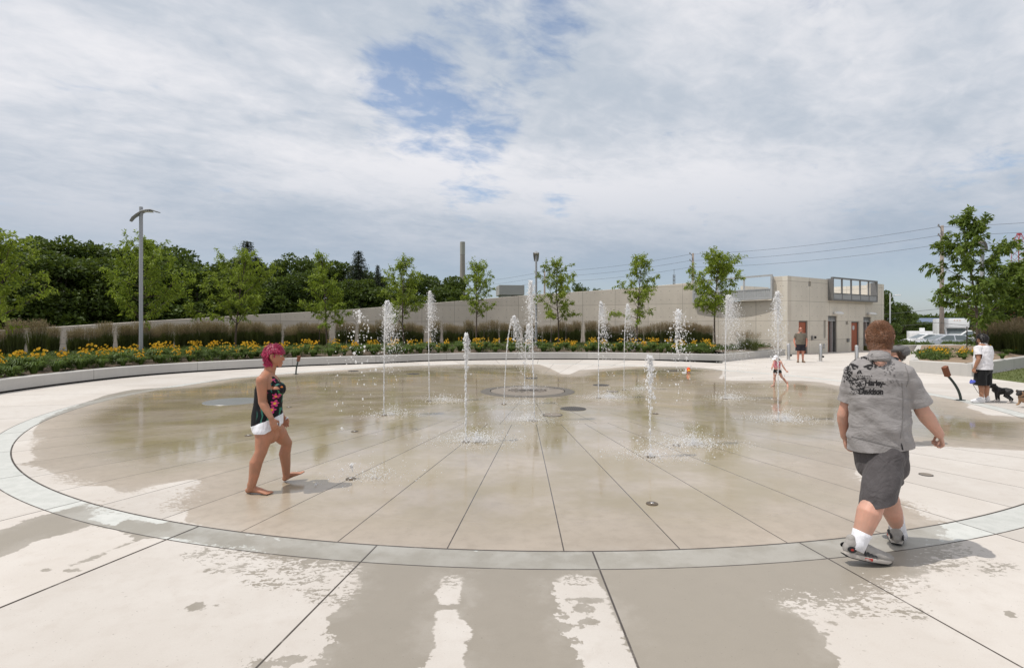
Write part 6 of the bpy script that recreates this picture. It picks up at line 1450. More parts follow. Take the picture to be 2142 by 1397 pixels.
# collar
MB().tube([M_(1818, 748, 4.27), M_(1820, 750, 4.18), M_(1838, 751, 4.115), M_(1858, 751, 4.115), M_(1866, 749, 4.19)], [(.009, .017)] * 5, 8, side=r_m).build('collar', M_shirt, mpn, smooth=True)
wst = M_(1843, 940, 4.22)
shorts = garment('shorts', [([M_(1841, 925, 4.22), M_(1842, 950, 4.22), M_(1844, 975, 4.21)], [(.182, .140), (.184, .144), (.172, .142)], {'side': r_m, 'n': 28}),
    ([M_(1853, 955, 4.15), M_(1845, 1000, 4.11), M_(1836, 1045, 4.07), M_(1832, 1085, 4.05)], [.120, .122, .121, .120]), ([M_(1838, 955, 4.28), M_(1850, 1000, 4.30), M_(1862, 1040, 4.33), M_(1867, 1075, 4.34)], [.114, .112, .110, .108])], M_short, mpn,
    cuts=[(M_(1846, 1043, 4.10), Vector((.30, -.05, -1)).normalized(), lambda c: c.z < .75)], voxel=.009, smooth=5, folds=(fold(10, 6, 9, .011, .8), fold(-8, 7, 14, .008, 2.2), fold(14, 5, -10, .006, 4.0)))
# printed back: gothic lettering under a splintered skull, laid onto the cloth
dg = bpy.context.evaluated_depsgraph_get(); bvh = BVHTree.FromObject(shirt, dg)
def on_shirt(px_, py_):
    o_ = P(px_, py_, 3.0) - MO; dv = (P(px_, py_, 4.2) - P(px_, py_, 3.0)).normalized(); hit, n_, _, _ = bvh.ray_cast(o_, dv); 
    return None if hit is None else hit + n_ * .0025 * (1 if n_.dot(dv) < 0 else -1)
M_ink = mat('black print ink', (.012, .011, .012), .8, .1); M_ink2 = mat('faded print ink', (.15, .14, .14), .85, .1)
def print_poly(mb, poly):
    q = [on_shirt(*p_) for p_ in poly]
    if all(k is not None for k in q): mb.add(q, [tuple(range(len(q)))])
def text_print(mb, txt, px0, px1, py0, py1, slope=0.0):
    cu = bpy.data.curves.new('t', 'FONT'); cu.body = txt; cu.offset = .03; cu.resolution_u = 3; cu.space_character = .88; o_ = bpy.data.objects.new('t', cu); COL.objects.link(o_)
    tm = bpy.data.meshes.new_from_object(o_.evaluated_get(bpy.context.evaluated_depsgraph_get())); bpy.data.objects.remove(o_)
    xs = [v.co.x for v in tm.vertices]; ys = [v.co.y for v in tm.vertices]; x0, x1, y0, y1 = min(xs), max(xs), min(ys), max(ys); q = []
    for v in tm.vertices:
        a = (v.co.x - x0) / (x1 - x0); b_ = (v.co.y - y0) / (y1 - y0); q.append(on_shirt(px0 + (px1 - px0) * (a + .03 * b_), py1 - (py1 - py0) * b_ + slope * a))
    if all(k is not None for k in q): mb.add(q, [tuple(p_.vertices) for p_ in tm.polygons])
    bpy.data.meshes.remove(tm)
mb = MB(); Z = lambda x, y: (1740 + x / 4.364, 640 + y / 4.364)
print_poly(mb, [Z(*k) for k in ((172, 526), (198, 527), (246, 549), (240, 562), (205, 556), (184, 556))]); print_poly(mb, [Z(*k) for k in ((180, 548), (194, 552), (204, 566), (222, 570), (214, 580), (192, 580))]); print_poly(mb, [Z(*k) for k in ((220, 552), (242, 556), (236, 572), (226, 566))])
print_poly(mb, [Z(*k) for k in ((284, 552), (330, 535), (378, 526), (374, 550), (330, 558), (300, 564))]); print_poly(mb, [Z(*k) for k in ((312, 556), (332, 553), (345, 566), (368, 562), (352, 585), (326, 578))]); print_poly(mb, [Z(*k) for k in ((356, 546), (373, 544), (370, 560), (360, 558))])
print_poly(mb, [Z(*k) for k in ((252, 582), (268, 590), (278, 622), (262, 612), (252, 618))]); print_poly(mb, [Z(*k) for k in ((250, 584), (246, 616), (232, 622), (230, 606))])
rk = random.Random(8)
def splinter(x, y, l, w, a):
    ca, sa = math.cos(a), math.sin(a); print_poly(mb, [Z(x - ca * l, y - sa * l), Z(x + sa * w, y - ca * w), Z(x + ca * l, y + sa * l), Z(x - sa * w, y + ca * w)])
for k in range(80): a = rk.uniform(2.7, 6.4); splinter(272 + 125 * math.cos(a) + rk.gauss(0, 6), 560 + 88 * math.sin(a) + rk.gauss(0, 6), rk.uniform(5, 19), rk.uniform(2, 7), a + 1.57 + rk.gauss(0, .5))
for k in range(60): splinter(rk.uniform(108, 190), rk.uniform(520, 690), rk.uniform(4, 16), rk.uniform(2, 6.5), rk.uniform(0, 3))
for k in range(30): splinter(rk.uniform(365, 480), 520 + rk.gauss(0, 28), rk.uniform(5, 18), rk.uniform(1.2, 4), rk.uniform(-.9, .6))
for k in range(9): splinter(228 + k * 17, 640 + rk.gauss(0, 5), 5, rk.uniform(6, 11), rk.gauss(0, .12)); splinter(236 + k * 15, 664 + rk.gauss(0, 4), 5, rk.uniform(5, 9), rk.gauss(0, .12))
for k in range(110): splinter(rk.uniform(168, 300), rk.uniform(655, 800), rk.uniform(6, 19), rk.uniform(1.6, 5), rk.gauss(.15, .35))

for (xa, xb, yt_, yb_) in ((300, 480, 690, 742), (246, 462, 764, 806)):   # diamond serifs of the blackletter
    n_ = int((xb - xa) / 13)
    for k in range(n_):
        x_ = xa + 8 + k * 13; splinter(x_, yt_ + rk.gauss(0, 1.5), 5.5, 3.4, -.7); splinter(x_ + 3, yb_ + rk.gauss(0, 1.5), 5.5, 3.4, -.7)
        if rk.random() < .6: splinter(x_ + 1, (yt_ + yb_) / 2, 2.6, 17, 0.05)
text_print(mb, 'Harley-', Z(300, 0)[0], Z(487, 0)[0], Z(0, 674)[1], Z(0, 742)[1], .8); text_print(mb, 'Davidson', Z(246, 0)[0], Z(466, 0)[0], Z(0, 748)[1], Z(0, 806)[1], .6)
tag(mb.build('shirt_print', M_ink, shirt), kind='stuff'); mb = MB()
for k in range(34): splinter(rk.uniform(470, 580), rk.uniform(490, 640), rk.uniform(5, 13), rk.uniform(4, 10), rk.uniform(0, 3))
for k in range(14): splinter(rk.uniform(490, 620), 690 + rk.gauss(0, 18), rk.uniform(8, 26), rk.uniform(1.5, 5), rk.gauss(.6, .3))
tag(mb.build('shirt_print', M_ink2, shirt), kind='stuff')
# side vent at the hem and stitched seams
mb = MB(); print_poly(mb, [(1884.5, 925), (1887.5, 931), (1889.5, 941), (1886.5, 941)]); mb.build('side_vent', M_ink, shirt)
mb = MB(); M_seam = mat('dark seam thread', (.17, .16, .155), .9, .1)  # seam thread a tone darker than the shirt
for pts_ in ([(1886 - .06 * k + 3 * math.sin(k * .2), 800 + k * 6.5) for k in range(19)], [(1781 + k * 5.6, 940.5 - 26 * (1 - k / 19) ** 1.0 - 2) for k in range(19)], [(1893 + 7 * math.sin(k / 9 * 3.14), 765 + k * 5.5) for k in range(9)]):
    q = [on_shirt(*p_) for p_ in pts_]; q = [p_ for p_ in q if p_ is not None]
    if len(q) > 3: mb.tube(q, [.0016] * len(q), 5)
tag(mb.build('seam', M_seam, shirt), kind='stuff')
# socks and running shoes
M_sock = cloth_mat('white sock', (.80, .80, .84), .3, 20); M_up = mat('grey mesh shoe', (.34, .32, .30), .8, .3, 25, bump=.4); M_sole = mat('worn white sole', (.50, .46, .42), .7, .25, 12, bump=.3); M_blk = mat('black shoe trim', (.02, .02, .022), .6, .1); M_redt = mat('red shoe trim', (.42, .03, .02), .5, .1); M_toe = mat('dirty white leather', (.62, .56, .52), .7, .25, 14, bump=.3)
def sock(an, kn, l, r, name='sock'):
    d = (kn - an).normalized(); MB().tube([an - d * .06, an, an + d * l * .6, an + d * l * .96, an + d * l], [r * .98, r, r * 1.10, r * 1.18, r * 1.05], 20).build(name, M_sock, mpn, smooth=True)
sock(aR, kR, .085, .056); sock(aL, kL, .165, .054)
def shoe(heel, toe, up, an, parent, k=1.0, mats=None):
    m_up, m_sole = mats or (M_up, M_sole)
    d = (toe - heel); L = d.length; d.normalize(); s_ = d.cross(Vector(up)).normalized(); u = s_.cross(d).normalized(); pt = lambda f, z, y=0: heel + d * L * f + u * z * k + s_ * y * k
    B = Body(); B.tube([pt(.06, .055), pt(.22, .062), pt(.42, .060), pt(.62, .048), pt(.80, .040), pt(.97, .034)], [(.034 * k, .046 * k), (.038 * k, .056 * k), (.042 * k, .054 * k), (.047 * k, .044 * k), (.048 * k, .038 * k), (.036 * k, .028 * k)], side=s_)
    B.tube([pt(.10, .05), pt(.11, .098), pt(.09, .125)], [.038 * k, .041 * k, .030 * k]); B.tube([pt(.22, .07), pt(.24, .105)], [.042 * k, .042 * k])
    so = link('shoe', B.mesh(.006, 2), m_up, parent, True)
    V = []; n = 16; nn = 5
    fs_ = np.linspace(0, 1, n)
    for f in fs_:
        w = .036 + .020 * math.sin(max(0, min(1, (f - .15) / .8)) * math.pi) ** .8 - (.020 * max(0, (f - .88) / .12) ** 2) - (.010 * max(0, (.06 - f) / .06)); z0 = .004 + .016 * max(0, (f - .80) / .2) ** 2 + .014 * max(0, (.10 - f) / .10); z1 = .036 - .010 * f
        for a, z in ((-w, z0), (-w * 1.06, (z0 + z1) / 2), (-w * .98, z1), (w * .98, z1), (w * 1.06, (z0 + z1) / 2), (w, z0)): V.append(pt(f * 1.04 - .02, z, a))
    Fc = [(i * 6 + j, i * 6 + (j + 1) % 6, (i + 1) * 6 + (j + 1) % 6, (i + 1) * 6 + j) for i in range(n - 1) for j in range(6)] + [tuple(range(5, -1, -1)), tuple(range((n - 1) * 6, n * 6))]
    MB().add(V, Fc).build('sole', m_sole, so, auto=50)
    if mats is None:
        MB().add([(v - u * .004 * k) if i_ % 6 in (0, 5) else (v - u * (v - heel).dot(u) * .80) for i_, v in enumerate(V)], Fc).build('outsole', M_blk, so, auto=50)
        for sg in (1, -1):
            mb = MB(); M = Matrix.Translation(pt(.07, .062, sg * .036)) @ Matrix((d, u, s_)).transposed().to_4x4()
            mb.add([M @ Vector((.034 * math.cos(a), .022 * math.sin(a), 0)) for a in np.linspace(0, 6.28, 20, endpoint=False)] + [M @ Vector((.034 * math.cos(a), .022 * math.sin(a), sg * .008)) for a in np.linspace(0, 6.28, 20, endpoint=False)], [tuple(range(20, 40))] + [(i, (i + 1) % 20, 20 + (i + 1) % 20, 20 + i) for i in range(20)]); mb.build('heel_patch', M_blk, so)
            mb = MB(); mb.add([M @ Vector((.013 * math.cos(a) - .002, .009 * math.sin(a), sg * .0095)) for a in np.linspace(0, 6.28, 14, endpoint=False)], [tuple(range(14))]); mb.build('heel_mark', M_redt, so)
            mb = MB()
            for q in range(4): mb.tube([pt(.36 + q * .075, .040, sg * (.051 + .001 * q)), pt(.33 + q * .075, .074 - q * .006, sg * .036)], [(.010 * k, .003)] * 2, 8, side=d)
            mb.build('side_stripe', M_blk, so); mb = MB(); mb.tube([pt(.34, .018, sg * .050), pt(.50, .018, sg * .056)], [(.004, .011)] * 2, 8, side=s_); mb.build('midsole_insert', M_redt, so)
        mb = MB(); mb.tube([pt(.80, .052), pt(.92, .042), pt(.985, .028)], [(.040 * k, .013 * k), (.036 * k, .012 * k), (.022 * k, .010 * k)], 14, side=s_); mb.build('toe_cap', M_toe, so, smooth=True)
        mb = MB()
        for q in range(5): mb.tube([pt(.36 + q * .07, .100 - q * .009, -.024), pt(.37 + q * .07, .110 - q * .010, 0), pt(.36 + q * .07, .100 - q * .009, .024)], [.0045] * 3, 6)
        mb.build('lace', M_toe, so)
    return so
hR = P(1765, 1160, 4.02) - MO; tR = G(1861, 1179) - MO; shoe(hR + Vector((0, 0, -.005)), Vector((tR.x, tR.y, .006)), (0, 0, 1), aR, mpn, 1.08)
hL = G(1876, 1141) - MO; tL = hL + Vector((.145, .225, .045)); shoe(Vector((hL.x, hL.y, .004)), tL, (0, 0, 1), aL, mpn, 1.05)

# ---------------- generic smaller figures
def figure(root, label, f, H, skin, J, torso_w=.17, torso_d=.11, k=1.0, foot='shoe', hd=None, eyes_on=True, ear=True, curl=.5, voxel=.008, hip_w=.085, head_f=None, hh=None, toes=(0, 0), neck=.055):
    """standing figure from joint offsets; f facing, J overrides (dicts of local points in metres: x right of facing, y forward, z up)"""
    t = person(root, label); f = Vector(f).normalized(); r_ = Vector((f.y, -f.x, 0)); L = lambda x, y, z: r_ * x + f * y + Vector((0, 0, z)); hh = hh or H / 7.6
    Z = dict(sh=H * .818, hip=H * .52, kn=H * .285, an=H * .05, el=H * .63, wr=H * .485, nk=H * .845); W_s = torso_w * 1.08
    B = Body(); B.tube([L(0, 0, Z['sh'] + .01), L(0, .0, Z['sh'] - .05 * H), L(0, .01, H * .70), L(0, .01, H * .62), L(0, 0, H * .54), L(0, 0, H * .48)], [(torso_w * .82, torso_d * .70), (torso_w, torso_d * .95), (torso_w, torso_d * 1.05), (torso_w * .95, torso_d * 1.06), (torso_w * .98, torso_d * 1.06), (torso_w * .75, torso_d * .8)], side=r_, n=22)
    hc_ = L(*(J.get('head') or (0, .02, H - hh * .50))); B.tube([L(0, 0, Z['sh'] - .01), L(0, .005, Z['nk']), hc_ - Vector((0, 0, hh * .25))], [neck * 1.3 * k, neck * k, neck * .98 * k]); hf_ = head_f or f; q = head(B, hc_, hf_, hh, wide=1.0, ears=ear)
    out = {'L': L, 'head': hc_, 'q': q, 'f': f, 'r': r_, 'H': H}
    for n_, sg in (('R', 1), ('L', -1)):
        s_ = L(sg * W_s, 0, Z['sh'] - .02 * H); e = L(*(J.get('el' + n_) or (sg * (W_s + .04), -.02, Z['el']))); w = L(*(J.get('wr' + n_) or (sg * (W_s + .03), .06, Z['wr'])))
        B.tube([L(0, 0, Z['sh'] - .025), s_], [.06 * k, .052 * k]); limb_arm(B, s_, e, w, k, .049, .040, .026); dv = L(*J['hd' + n_]) if ('hd' + n_) in J else (w - e)
        hand(B, w, dv, -r_ * sg + Vector((0, 0, -.05)), f + Vector((0, 0, .1)), k * .95, curl)
        hp = L(sg * hip_w, 0, Z['hip']); kn = L(*(J.get('kn' + n_) or (sg * hip_w * 1.05, .015, Z['kn']))); an = L(*(J.get('an' + n_) or (sg * hip_w * 1.08, -.01, Z['an']))); limb_leg(B, hp, kn, an, k, -f, .085, .055, .037, .055)
        fd = L(*J['ft' + n_]).normalized() if ('ft' + n_) in J else (f + r_ * sg * .22).normalized(); hl_ = Vector((an.x, an.y, max(0.004, an.z - H * .047))) - fd * .045 * k
        if foot == 'bare': bare_foot(B, an, hl_, hl_ + fd * .235 * k, k=k)
        else: B.tube([an, an - Vector((0, 0, .02))], [.036 * k, .036 * k])
        out.update({'s' + n_: s_, 'e' + n_: e, 'w' + n_: w, 'hp' + n_: hp, 'kn' + n_: kn, 'an' + n_: an, 'hl' + n_: hl_, 'fd' + n_: fd})
    me = B.mesh(voxel, 3); link('body', me, skin, t, True); out['me'] = me; out['t'] = t
    if eyes_on: eyes(q, hh / .225, t, M_eye, M_iris)
    return out
def tee(o, m, w, dpt, sleeve=.55, hem=.50, name='shirt', puff=1.0):
    L, H = o['L'], o['H']; tb = [([L(0, 0, H * .85), L(0, 0, H * .815), L(0, 0, H * .76), L(0, .01, H * .68), L(0, .01, H * .58), L(0, 0, H * (hem - .05))], [(w * .45, dpt * .5), (w * .95, dpt * .78), (w * 1.10, dpt), (w * 1.10, dpt * 1.10), (w * 1.13, dpt * 1.16), (w * 1.13, dpt * 1.16)], {'side': o['r'], 'n': 24})]
    cuts = [(L(0, 0, H * hem), Vector((0, 0, -1)), lambda c: c.z < H * (hem + .06) and abs(c.dot(o['r'])) < w * 1.28)]
    for n_ in 'RL':
        s_, e = o['s' + n_], o['e' + n_]; tb.append(([L(0, 0, H * .80), s_, s_.lerp(e, sleeve + .2)], [.072 * puff, .066 * puff, .064 * puff])); cuts.append((s_.lerp(e, sleeve), (e - s_).normalized(), (lambda e_, sg_: (lambda c: (c - e_).length < (1 - sleeve) * .36 + .03 and c.dot(o['r']) * sg_ > w * 1.17))(e, 1 if n_ == 'R' else -1)))
    return garment(name, tb, m, o['t'], cuts, .010, 4, (fold(9, -7, 12, .008, .4), fold(-6, 9, 22, .005, 2.1)))
def pants(o, m, w, dpt, hem, flare=.105, top=.56):
    L, H = o['L'], o['H']; tb = [([L(0, 0, H * top), L(0, 0, H * .52), L(0, 0, H * .47)], [(w, dpt), (w * 1.02, dpt * 1.04), (w * .92, dpt)], {'side': o['r'], 'n': 22})]
    for n_ in 'RL': tb.append(([o['hp' + n_], o['hp' + n_].lerp(o['kn' + n_], .5), o['kn' + n_], o['kn' + n_].lerp(o['an' + n_], .25)], [flare * .95, flare, flare * 1.02, flare * 1.02]))
    return garment('shorts', tb, m, o['t'], [(L(0, 0, H * hem), Vector((0, 0, -1)), lambda c: c.z < H * .46)], .010, 4, (fold(11, 5, 7, .009, .8), fold(-8, 9, 10, .006, 2.4)))
def cap_hair(o, m, pred, off, n=1500, L=.03, lift=.4, seed=1, w=.003):
    M = frame(o['f'] if 'hf' not in o else o['hf']); c0 = o['head']; loc = lambda c: M.transposed() @ (c - c0)
    cap = from_faces('hair', o['me'], lambda c: (c - c0).length < .19 and pred(loc(c)), off, m, o['t'], 0, 2)
    if n: hair_fuzz('lock', cap, n, L, w, lambda p_: tuple(M @ Vector((-.1, loc(p_).y * 3, -.8))), lift, m, cap, np.random.default_rng(seed))
    return cap
def hair_mat(name, a, b_):
    m, sh, b, o = principled(name); geo = sh.node('ShaderNodeNewGeometry').outputs['Random Per Island']; sh.put(b.inputs['Base Color'], sh.mix(geo, a, b_)); b.inputs['Roughness'].default_value = .4; return m
H_black = hair_mat('black hair', (.006, .005, .005), (.022, .018, .016)); H_brown = hair_mat('dark brown hair', (.03, .017, .010), (.09, .05, .03))
SK_R = skin_mat('sunburnt skin', (.58, .27, .19)); SK_T = skin_mat('olive skin', (.40, .215, .135)); SK_G = skin_mat('child skin', (.66, .38, .29))
# man standing by the rust red door
g = G(1674.5, 758); o = figure(g, 'man in an olive tee and dark shorts standing before the first rust red door', (-.35, -1, 0), 1.70, SK_R, {'elR': (.27, -.03, 1.08), 'elL': (-.27, -.03, 1.08), 'wrR': (.25, .05, .86), 'wrL': (-.25, .05, .86)}, torso_w=.170, torso_d=.12, k=1.02, hip_w=.095, hh=.228)
tee(o, cloth_mat('olive tee', (.155, .135, .105), .4), .180, .132, .62, .51, puff=1.06); pants(o, cloth_mat('navy black shorts', (.022, .020, .026), .4), .205, .15, .335, .128)
cap_hair(o, H_brown, lambda l: (l.z > .055 and l.x < .03) or (l.x < -.02 and l.z > -.06), .006, 600, .015)
for n_ in 'RL': shoe(o['hl' + n_], o['hl' + n_] + o['fd' + n_] * .27, (0, 0, 1), None, o['t'], .95, (mat('tan sandal', (.22, .15, .10), .7, .2), mat('sandal sole', (.10, .07, .05), .8, .2)))
mb = MB(); q = o['q']; mb.tube([q(.02, .082, .012), q(.092, .055, .014), q(.100, 0, .014), q(.092, -.055, .014), q(.02, -.082, .012)], [(.013, .004)] * 5, 8, side=(0, 0, 1)); mb.build('sunglasses', M_black, o['t'], smooth=True)
# dog owner in white, seen from behind
g = G(2057, 841.5); o = figure(g, 'black haired dog owner in a white tee and long black shorts, seen from behind', (-.30, 1, 0), 1.585, SK_T, {'elL': (-.235, -.05, 1.01), 'wrL': (-.26, .02, .80), 'hdL': (-.05, .1, -1), 'wrR': (.20, .12, .85), 'anL': (-.10, -.03, .08), 'ftL': (-1.0, .35, 0), 'ftR': (.1, 1, 0)}, torso_w=.175, torso_d=.12, k=1.02, head_f=(-.55, .85, -.25), hh=.225, curl=.9)
o['hf'] = Vector((-.55, .85, -.25)); tee(o, cloth_mat('white tee', (.80, .78, .80), .45), .185, .14, .60, .485, puff=1.10); pants(o, cloth_mat('black long shorts', (.010, .010, .011), .4), .172, .13, .255, .120)
cap_hair(o, H_black, lambda l: (l.z > .03 and l.x < .085) or (l.x < .02 and l.z > -.085), .020, 1600, .03, .35, 5)
for n_ in 'RL': shoe(o['hl' + n_] - o['fd' + n_] * .01, o['hl' + n_] + o['fd' + n_] * .28, (0, 0, 1), None, o['t'], 1.0, (mat('white sneaker', (.74, .73, .74), .6, .06), mat('white rubber', (.68, .67, .67), .6, .06)))
lh = o['wL'] + g + Vector((.0, .0, -.085)); owner = o
t = thing('dog_leash', P(2034, 799, 12.32), 'blue leash handle with a dark cord running to the black dog', 'leash')
B = Body(); B.tube([(-.03, 0, -.01), (.03, 0, .012)], [.032, .036]); B.tube([(.02, 0, .03), (-.03, 0, .055), (-.05, 0, .02)], [.014, .012, .012]); link('handle', B.mesh(.006, 2), mat('blue plastic', (.10, .13, .55), .4, .05), t, True)
dg_c = P(2088, 812, 12.35) - t.location; q = G(2062, 840) - t.location
MB().tube([(.0, 0, -.03), (.10, -.02, -.22), (q.x * .85, q.y * .5, q.z + .05), (q.x, q.y, q.z + .012), (q.x + .12, q.y * .8, q.z + .02), (dg_c.x - .06, dg_c.y - .05, dg_c.z - .22), (dg_c.x, dg_c.y, dg_c.z)], [.005] * 7, 8).build('cord', M_black, t, smooth=True)
# little girl in a white cap
g = G(1626, 808); o = figure(g, 'small girl in a white cap and pink and black swimsuit running on the wet pad', (-.55, -.25, 0), 1.0, SK_G, {'head': (.0, .06, .905), 'elR': (.10, .10, .62), 'wrR': (.04, .20, .58), 'elL': (-.17, -.05, .65), 'wrL': (-.23, -.10, .52), 'hdL': (-.10, -.05, -.06), 'knR': (.07, .05, .27), 'anR': (.075, .06, .04), 'knL': (-.09, -.09, .30), 'anL': (-.18, -.24, .09), 'ftL': (-.4, .4, -.5)}, torso_w=.105, torso_d=.075, k=.66, foot='bare', hip_w=.055, hh=.175, voxel=.006, head_f=(-.7, -.35, -.3), neck=.05)
o['t'].scale = (.92, .92, .92); L = o['L']; arms = [(o['s' + n_], o['e' + n_]) for n_ in 'RL'] + [(o['e' + n_], o['w' + n_]) for n_ in 'RL']
def clear(c, r=.036):
    for a, b_ in arms:
        ab = b_ - a; t_ = max(0.12, min(1, (c - a).dot(ab) / ab.length_squared))
        if (c - a - ab * t_).length < r: return False
    return True
mg, sh, b, _ = principled('pink swim top'); n_ = sh.noise(sh.obj(), 26, 3, .5); sh.put(b.inputs['Base Color'], sh.mix(sh.step(n_, .48, .54), (.62, .10, .16), (.70, .34, .36))); b.inputs['Roughness'].default_value = .6
from_faces('swim_top', o['me'], lambda c: .60 < c.z < .80 and clear(c) and abs(c.dot(o['r'])) < .12, .006, mg, o['t'], .004, 1)
from_faces('swim_shorts', o['me'], lambda c: .435 < c.z < .545 and clear(c) and abs(c.dot(o['r'])) < .15 and (c - o['wL']).length > .1, .008, mat('black swim shorts', (.012, .012, .013), .6, .1), o['t'], .004, 1)
hd_ = Vector((-.7, -.35, -.3)); Mh = frame(hd_); c0 = o['head']; hloc2 = lambda c: Mh.transposed() @ (c - c0)
cp = from_faces('cap', o['me'], lambda c: (c - c0).length < .15 and hloc2(c).z > .018, .012, mat('white cap cloth', (.80, .79, .82), .8, .05), o['t'], .004, 3)
MB().add([c0 + Mh @ Vector((.060 + .075 * math.cos(a) * (1 if abs(a) < 1.57 else .2), .068 * math.sin(a), .022 - .030 * math.cos(a) + dz_)) for dz_ in (0, .006) for a in np.linspace(-1.6, 1.6, 15)], [tuple(range(14, -1, -1)), tuple(range(15, 30))] + [(i, i + 1, i + 16, i + 15) for i in range(14)]).build('brim', mat('white cap cloth', (.80, .79, .82), .8, .05), cp)
o['hf'] = hd_; cap_hair(o, H_brown, lambda l: l.x < .0 and -.07 < l.z < .03, .010, 500, .05, .15, 8)
# companion in a grey cap, almost hidden behind the walking man
g = Vector((5.74, 8.0, 0)); o = figure(g, 'person in a grey cloth cap and black top mostly hidden behind the walking man', (-.25, 1, 0), 1.50, SK_M, {'head': (.115, .05, 1.375), 'elR': (.17, .05, .95), 'wrR': (.08, .20, .98), 'elL': (-.17, .02, .95), 'wrL': (-.10, .18, .93)}, torso_w=.130, torso_d=.10, k=.85, head_f=(-.85, .50, -.12), hh=.235, hip_w=.075)
tee(o, cloth_mat('black top', (.014, .014, .016), .4), .135, .11, .75, .49, puff=.85); pants(o, cloth_mat('black shorts', (.014, .014, .015), .4), .145, .12, .30, .080)
for n_ in 'RL': shoe(o['hl' + n_], o['hl' + n_] + o['fd' + n_] * .25, (0, 0, 1), None, o['t'], .9, (M_blk, M_sole))
hd_ = Vector((-.85, .50, -.12)); Mh = frame(hd_); c0 = o['head']; o['hf'] = hd_; cap_hair(o, H_brown, lambda l: l.x < .01 and l.z > -.085, .010, 700, .05, .12, 8)
B = Body(); q2 = lambda x, y, z: c0 + Mh @ Vector((x, y, z)); B.ell(q2(-.016, 0, .060), (.136, .116, .060), Mh); B.ell(q2(-.070, 0, .020), (.090, .104, .082), Mh)
m_capg = cloth_mat('grey cap cloth', (.135, .130, .130), .5, 14)
cp = link('cap', B.mesh(.007, 3), m_capg, o['t'], True)
MB().add([c0 + Mh @ Vector((.070 + .075 * math.cos(a), .075 * math.sin(a), .040 - .018 * math.cos(a) + dz_)) for dz_ in (0, .008) for a in np.linspace(-1.5, 1.5, 13)], [tuple(range(12, -1, -1)), tuple(range(13, 26))] + [(i, i + 1, i + 14, i + 13) for i in range(12)]).build('peak', m_capg, cp)

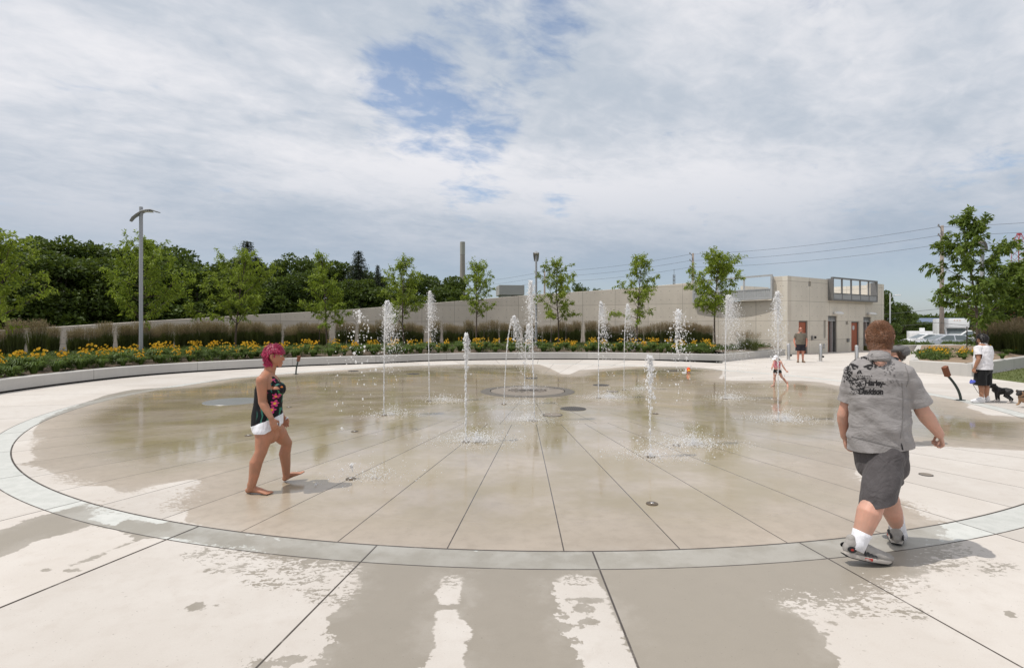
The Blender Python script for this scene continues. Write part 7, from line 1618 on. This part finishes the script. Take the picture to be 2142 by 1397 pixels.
# ---------------- dogs
def dog(root, f, label, m_coat, m_2, pred2, H=.30, L=.34, head_up=.0, walk=0.0, head_f=None, flat=True, tail_up=True, thin=1.0):
    t = thing('dog', root, label, 'dog'); f = Vector(f).normalized(); r_ = Vector((f.y, -f.x, 0)); Lc = lambda x, y, z: f * x + r_ * y + Vector((0, 0, z)); B = Body(); h = H; w = thin
    B.tube([Lc(-L * .50, 0, h * .80), Lc(-L * .30, 0, h * .80), Lc(0, 0, h * .76), Lc(L * .28, 0, h * .74), Lc(L * .46, 0, h * .80)], [(.060 * w, .062), (.072 * w, .075), (.070 * w, .078), (.085 * w, .100), (.062 * w, .075)], side=r_, n=18)
    hf_ = Vector(head_f or f).normalized(); nk = Lc(L * .42, 0, h * .88); hc_ = nk + hf_ * .065 + Vector((0, 0, .085 + head_up)); B.tube([nk, hc_], [.062, .055])
    B.ell(hc_, (.068, .064, .062), frame(hf_)); Mq = frame(hf_); q = lambda x, y, z: hc_ + Mq @ Vector((x, y, z)); B.tube([q(.03, 0, -.018), q(.075, 0, -.024)], [(.042, .034), (.036, .028)], side=Mq @ Vector((0, 1, 0)))
    for sg in (1, -1): B.tube([q(-.02, sg * .048, .040), q(-.005, sg * .066, .052), q(.012, sg * .074, .028 if flat else .075)], [.020, .018, .008])
    for i, (x, sg) in enumerate(((.34, 1), (.34, -1), (-.42, 1), (-.42, -1))):
        sw = walk * (1, -1, -1, 1)[i]; a = Lc(L * x, sg * .055 * w, h * .66)
        if x > 0: kn = Lc(L * x + sw * .03, sg * .060 * w, h * .34); ft = Lc(L * x + sw * .085 - .012, sg * .06 * w, .022 + max(0, sw) * .05); B.tube([a, kn, ft], [.036, .022, .019]); pw = ft
        else: kn = Lc(L * x + .045, sg * .062 * w, h * .46); hk = Lc(L * x - .045 + sw * .04, sg * .06 * w, h * .26); ft = Lc(L * x - .030 + sw * .08, sg * .06 * w, .022 + max(0, sw) * .03); B.tube([a + Vector((0, 0, h * .06)), kn, hk, ft], [.056, .038, .021, .018]); pw = ft
        B.tube([pw, pw + f * .030 + Vector((0, 0, -.006))], [(.020, .017), (.021, .014)], side=r_)
    B.tube([Lc(-L * .52, 0, h * .88), Lc(-L * .60, 0, h * (1.02 if tail_up else .80)), Lc(-L * .54, .02, h * (1.10 if tail_up else .66))], [.020, .016, .010])
    me = B.mesh(.006, 2); bd = link('body', me, [m_coat, m_2], t, True)
    mi = [1 if pred2(Vector((p_.center.dot(f), p_.center.dot(r_), p_.center.z)), Mq.transposed() @ (p_.center - hc_)) else 0 for p_ in me.polygons]; me.polygons.foreach_set('material_index', mi)
    for sg in (1, -1): Bq = Body(); Bq.ell(q(.052, sg * .030, .012), (.009, .009, .009), n=8); MB().add(Bq.V, Bq.F).build('eye', M_iris, t, smooth=True)
    Bq = Body(); Bq.ell(q(.112, 0, -.012), (.010, .014, .010), n=8); MB().add(Bq.V, Bq.F).build('nose', M_black, t, smooth=True)
    c_ = nk.lerp(hc_, .35); mb = MB(); dv = (hc_ - nk).normalized(); mb.tube([c_ - dv * .010, c_ + dv * .010], [.067, .065], 20); mb.build('collar', M_black, t, smooth=True)
M_dblack = mat('black dog coat', (.014, .012, .012), .5, .3, 30, bump=.3, bscale=200); M_dwhite = mat('white dog fur', (.60, .56, .53), .7, .1, 30); M_fawn = mat('fawn dog coat', (.34, .21, .12), .7, .2, 20, bump=.3, bscale=200); M_dmask = mat('dark dog mask', (.02, .016, .014), .6, .2)
dog(G(2097, 841), (-.48, .80, 0), 'black and white short haired dog standing beside its owner', M_dblack, M_dwhite, lambda b_, h_: (abs(h_.y) < .016 and h_.x > .02 and abs(h_.z) < .07 and h_.length < .1) or (b_.z < .05) or (b_.x > .12 and b_.z < .24 and b_.x < .2 and abs(b_.y) < .05), H=.34, L=.27, thin=1.2, head_f=(-.75, .15, .0), head_up=-.02, tail_up=False)
dog(G(2150, 852), (-1, -.12, 0), 'fawn pug with dark face walking into the picture at the right edge', M_fawn, M_dmask, lambda b_, h_: h_.length < .14 and (h_.x > .028 or h_.z > .035), H=.27, L=.32, walk=.8, thin=1.1, head_f=(-1, -.25, -.05), head_up=.0)
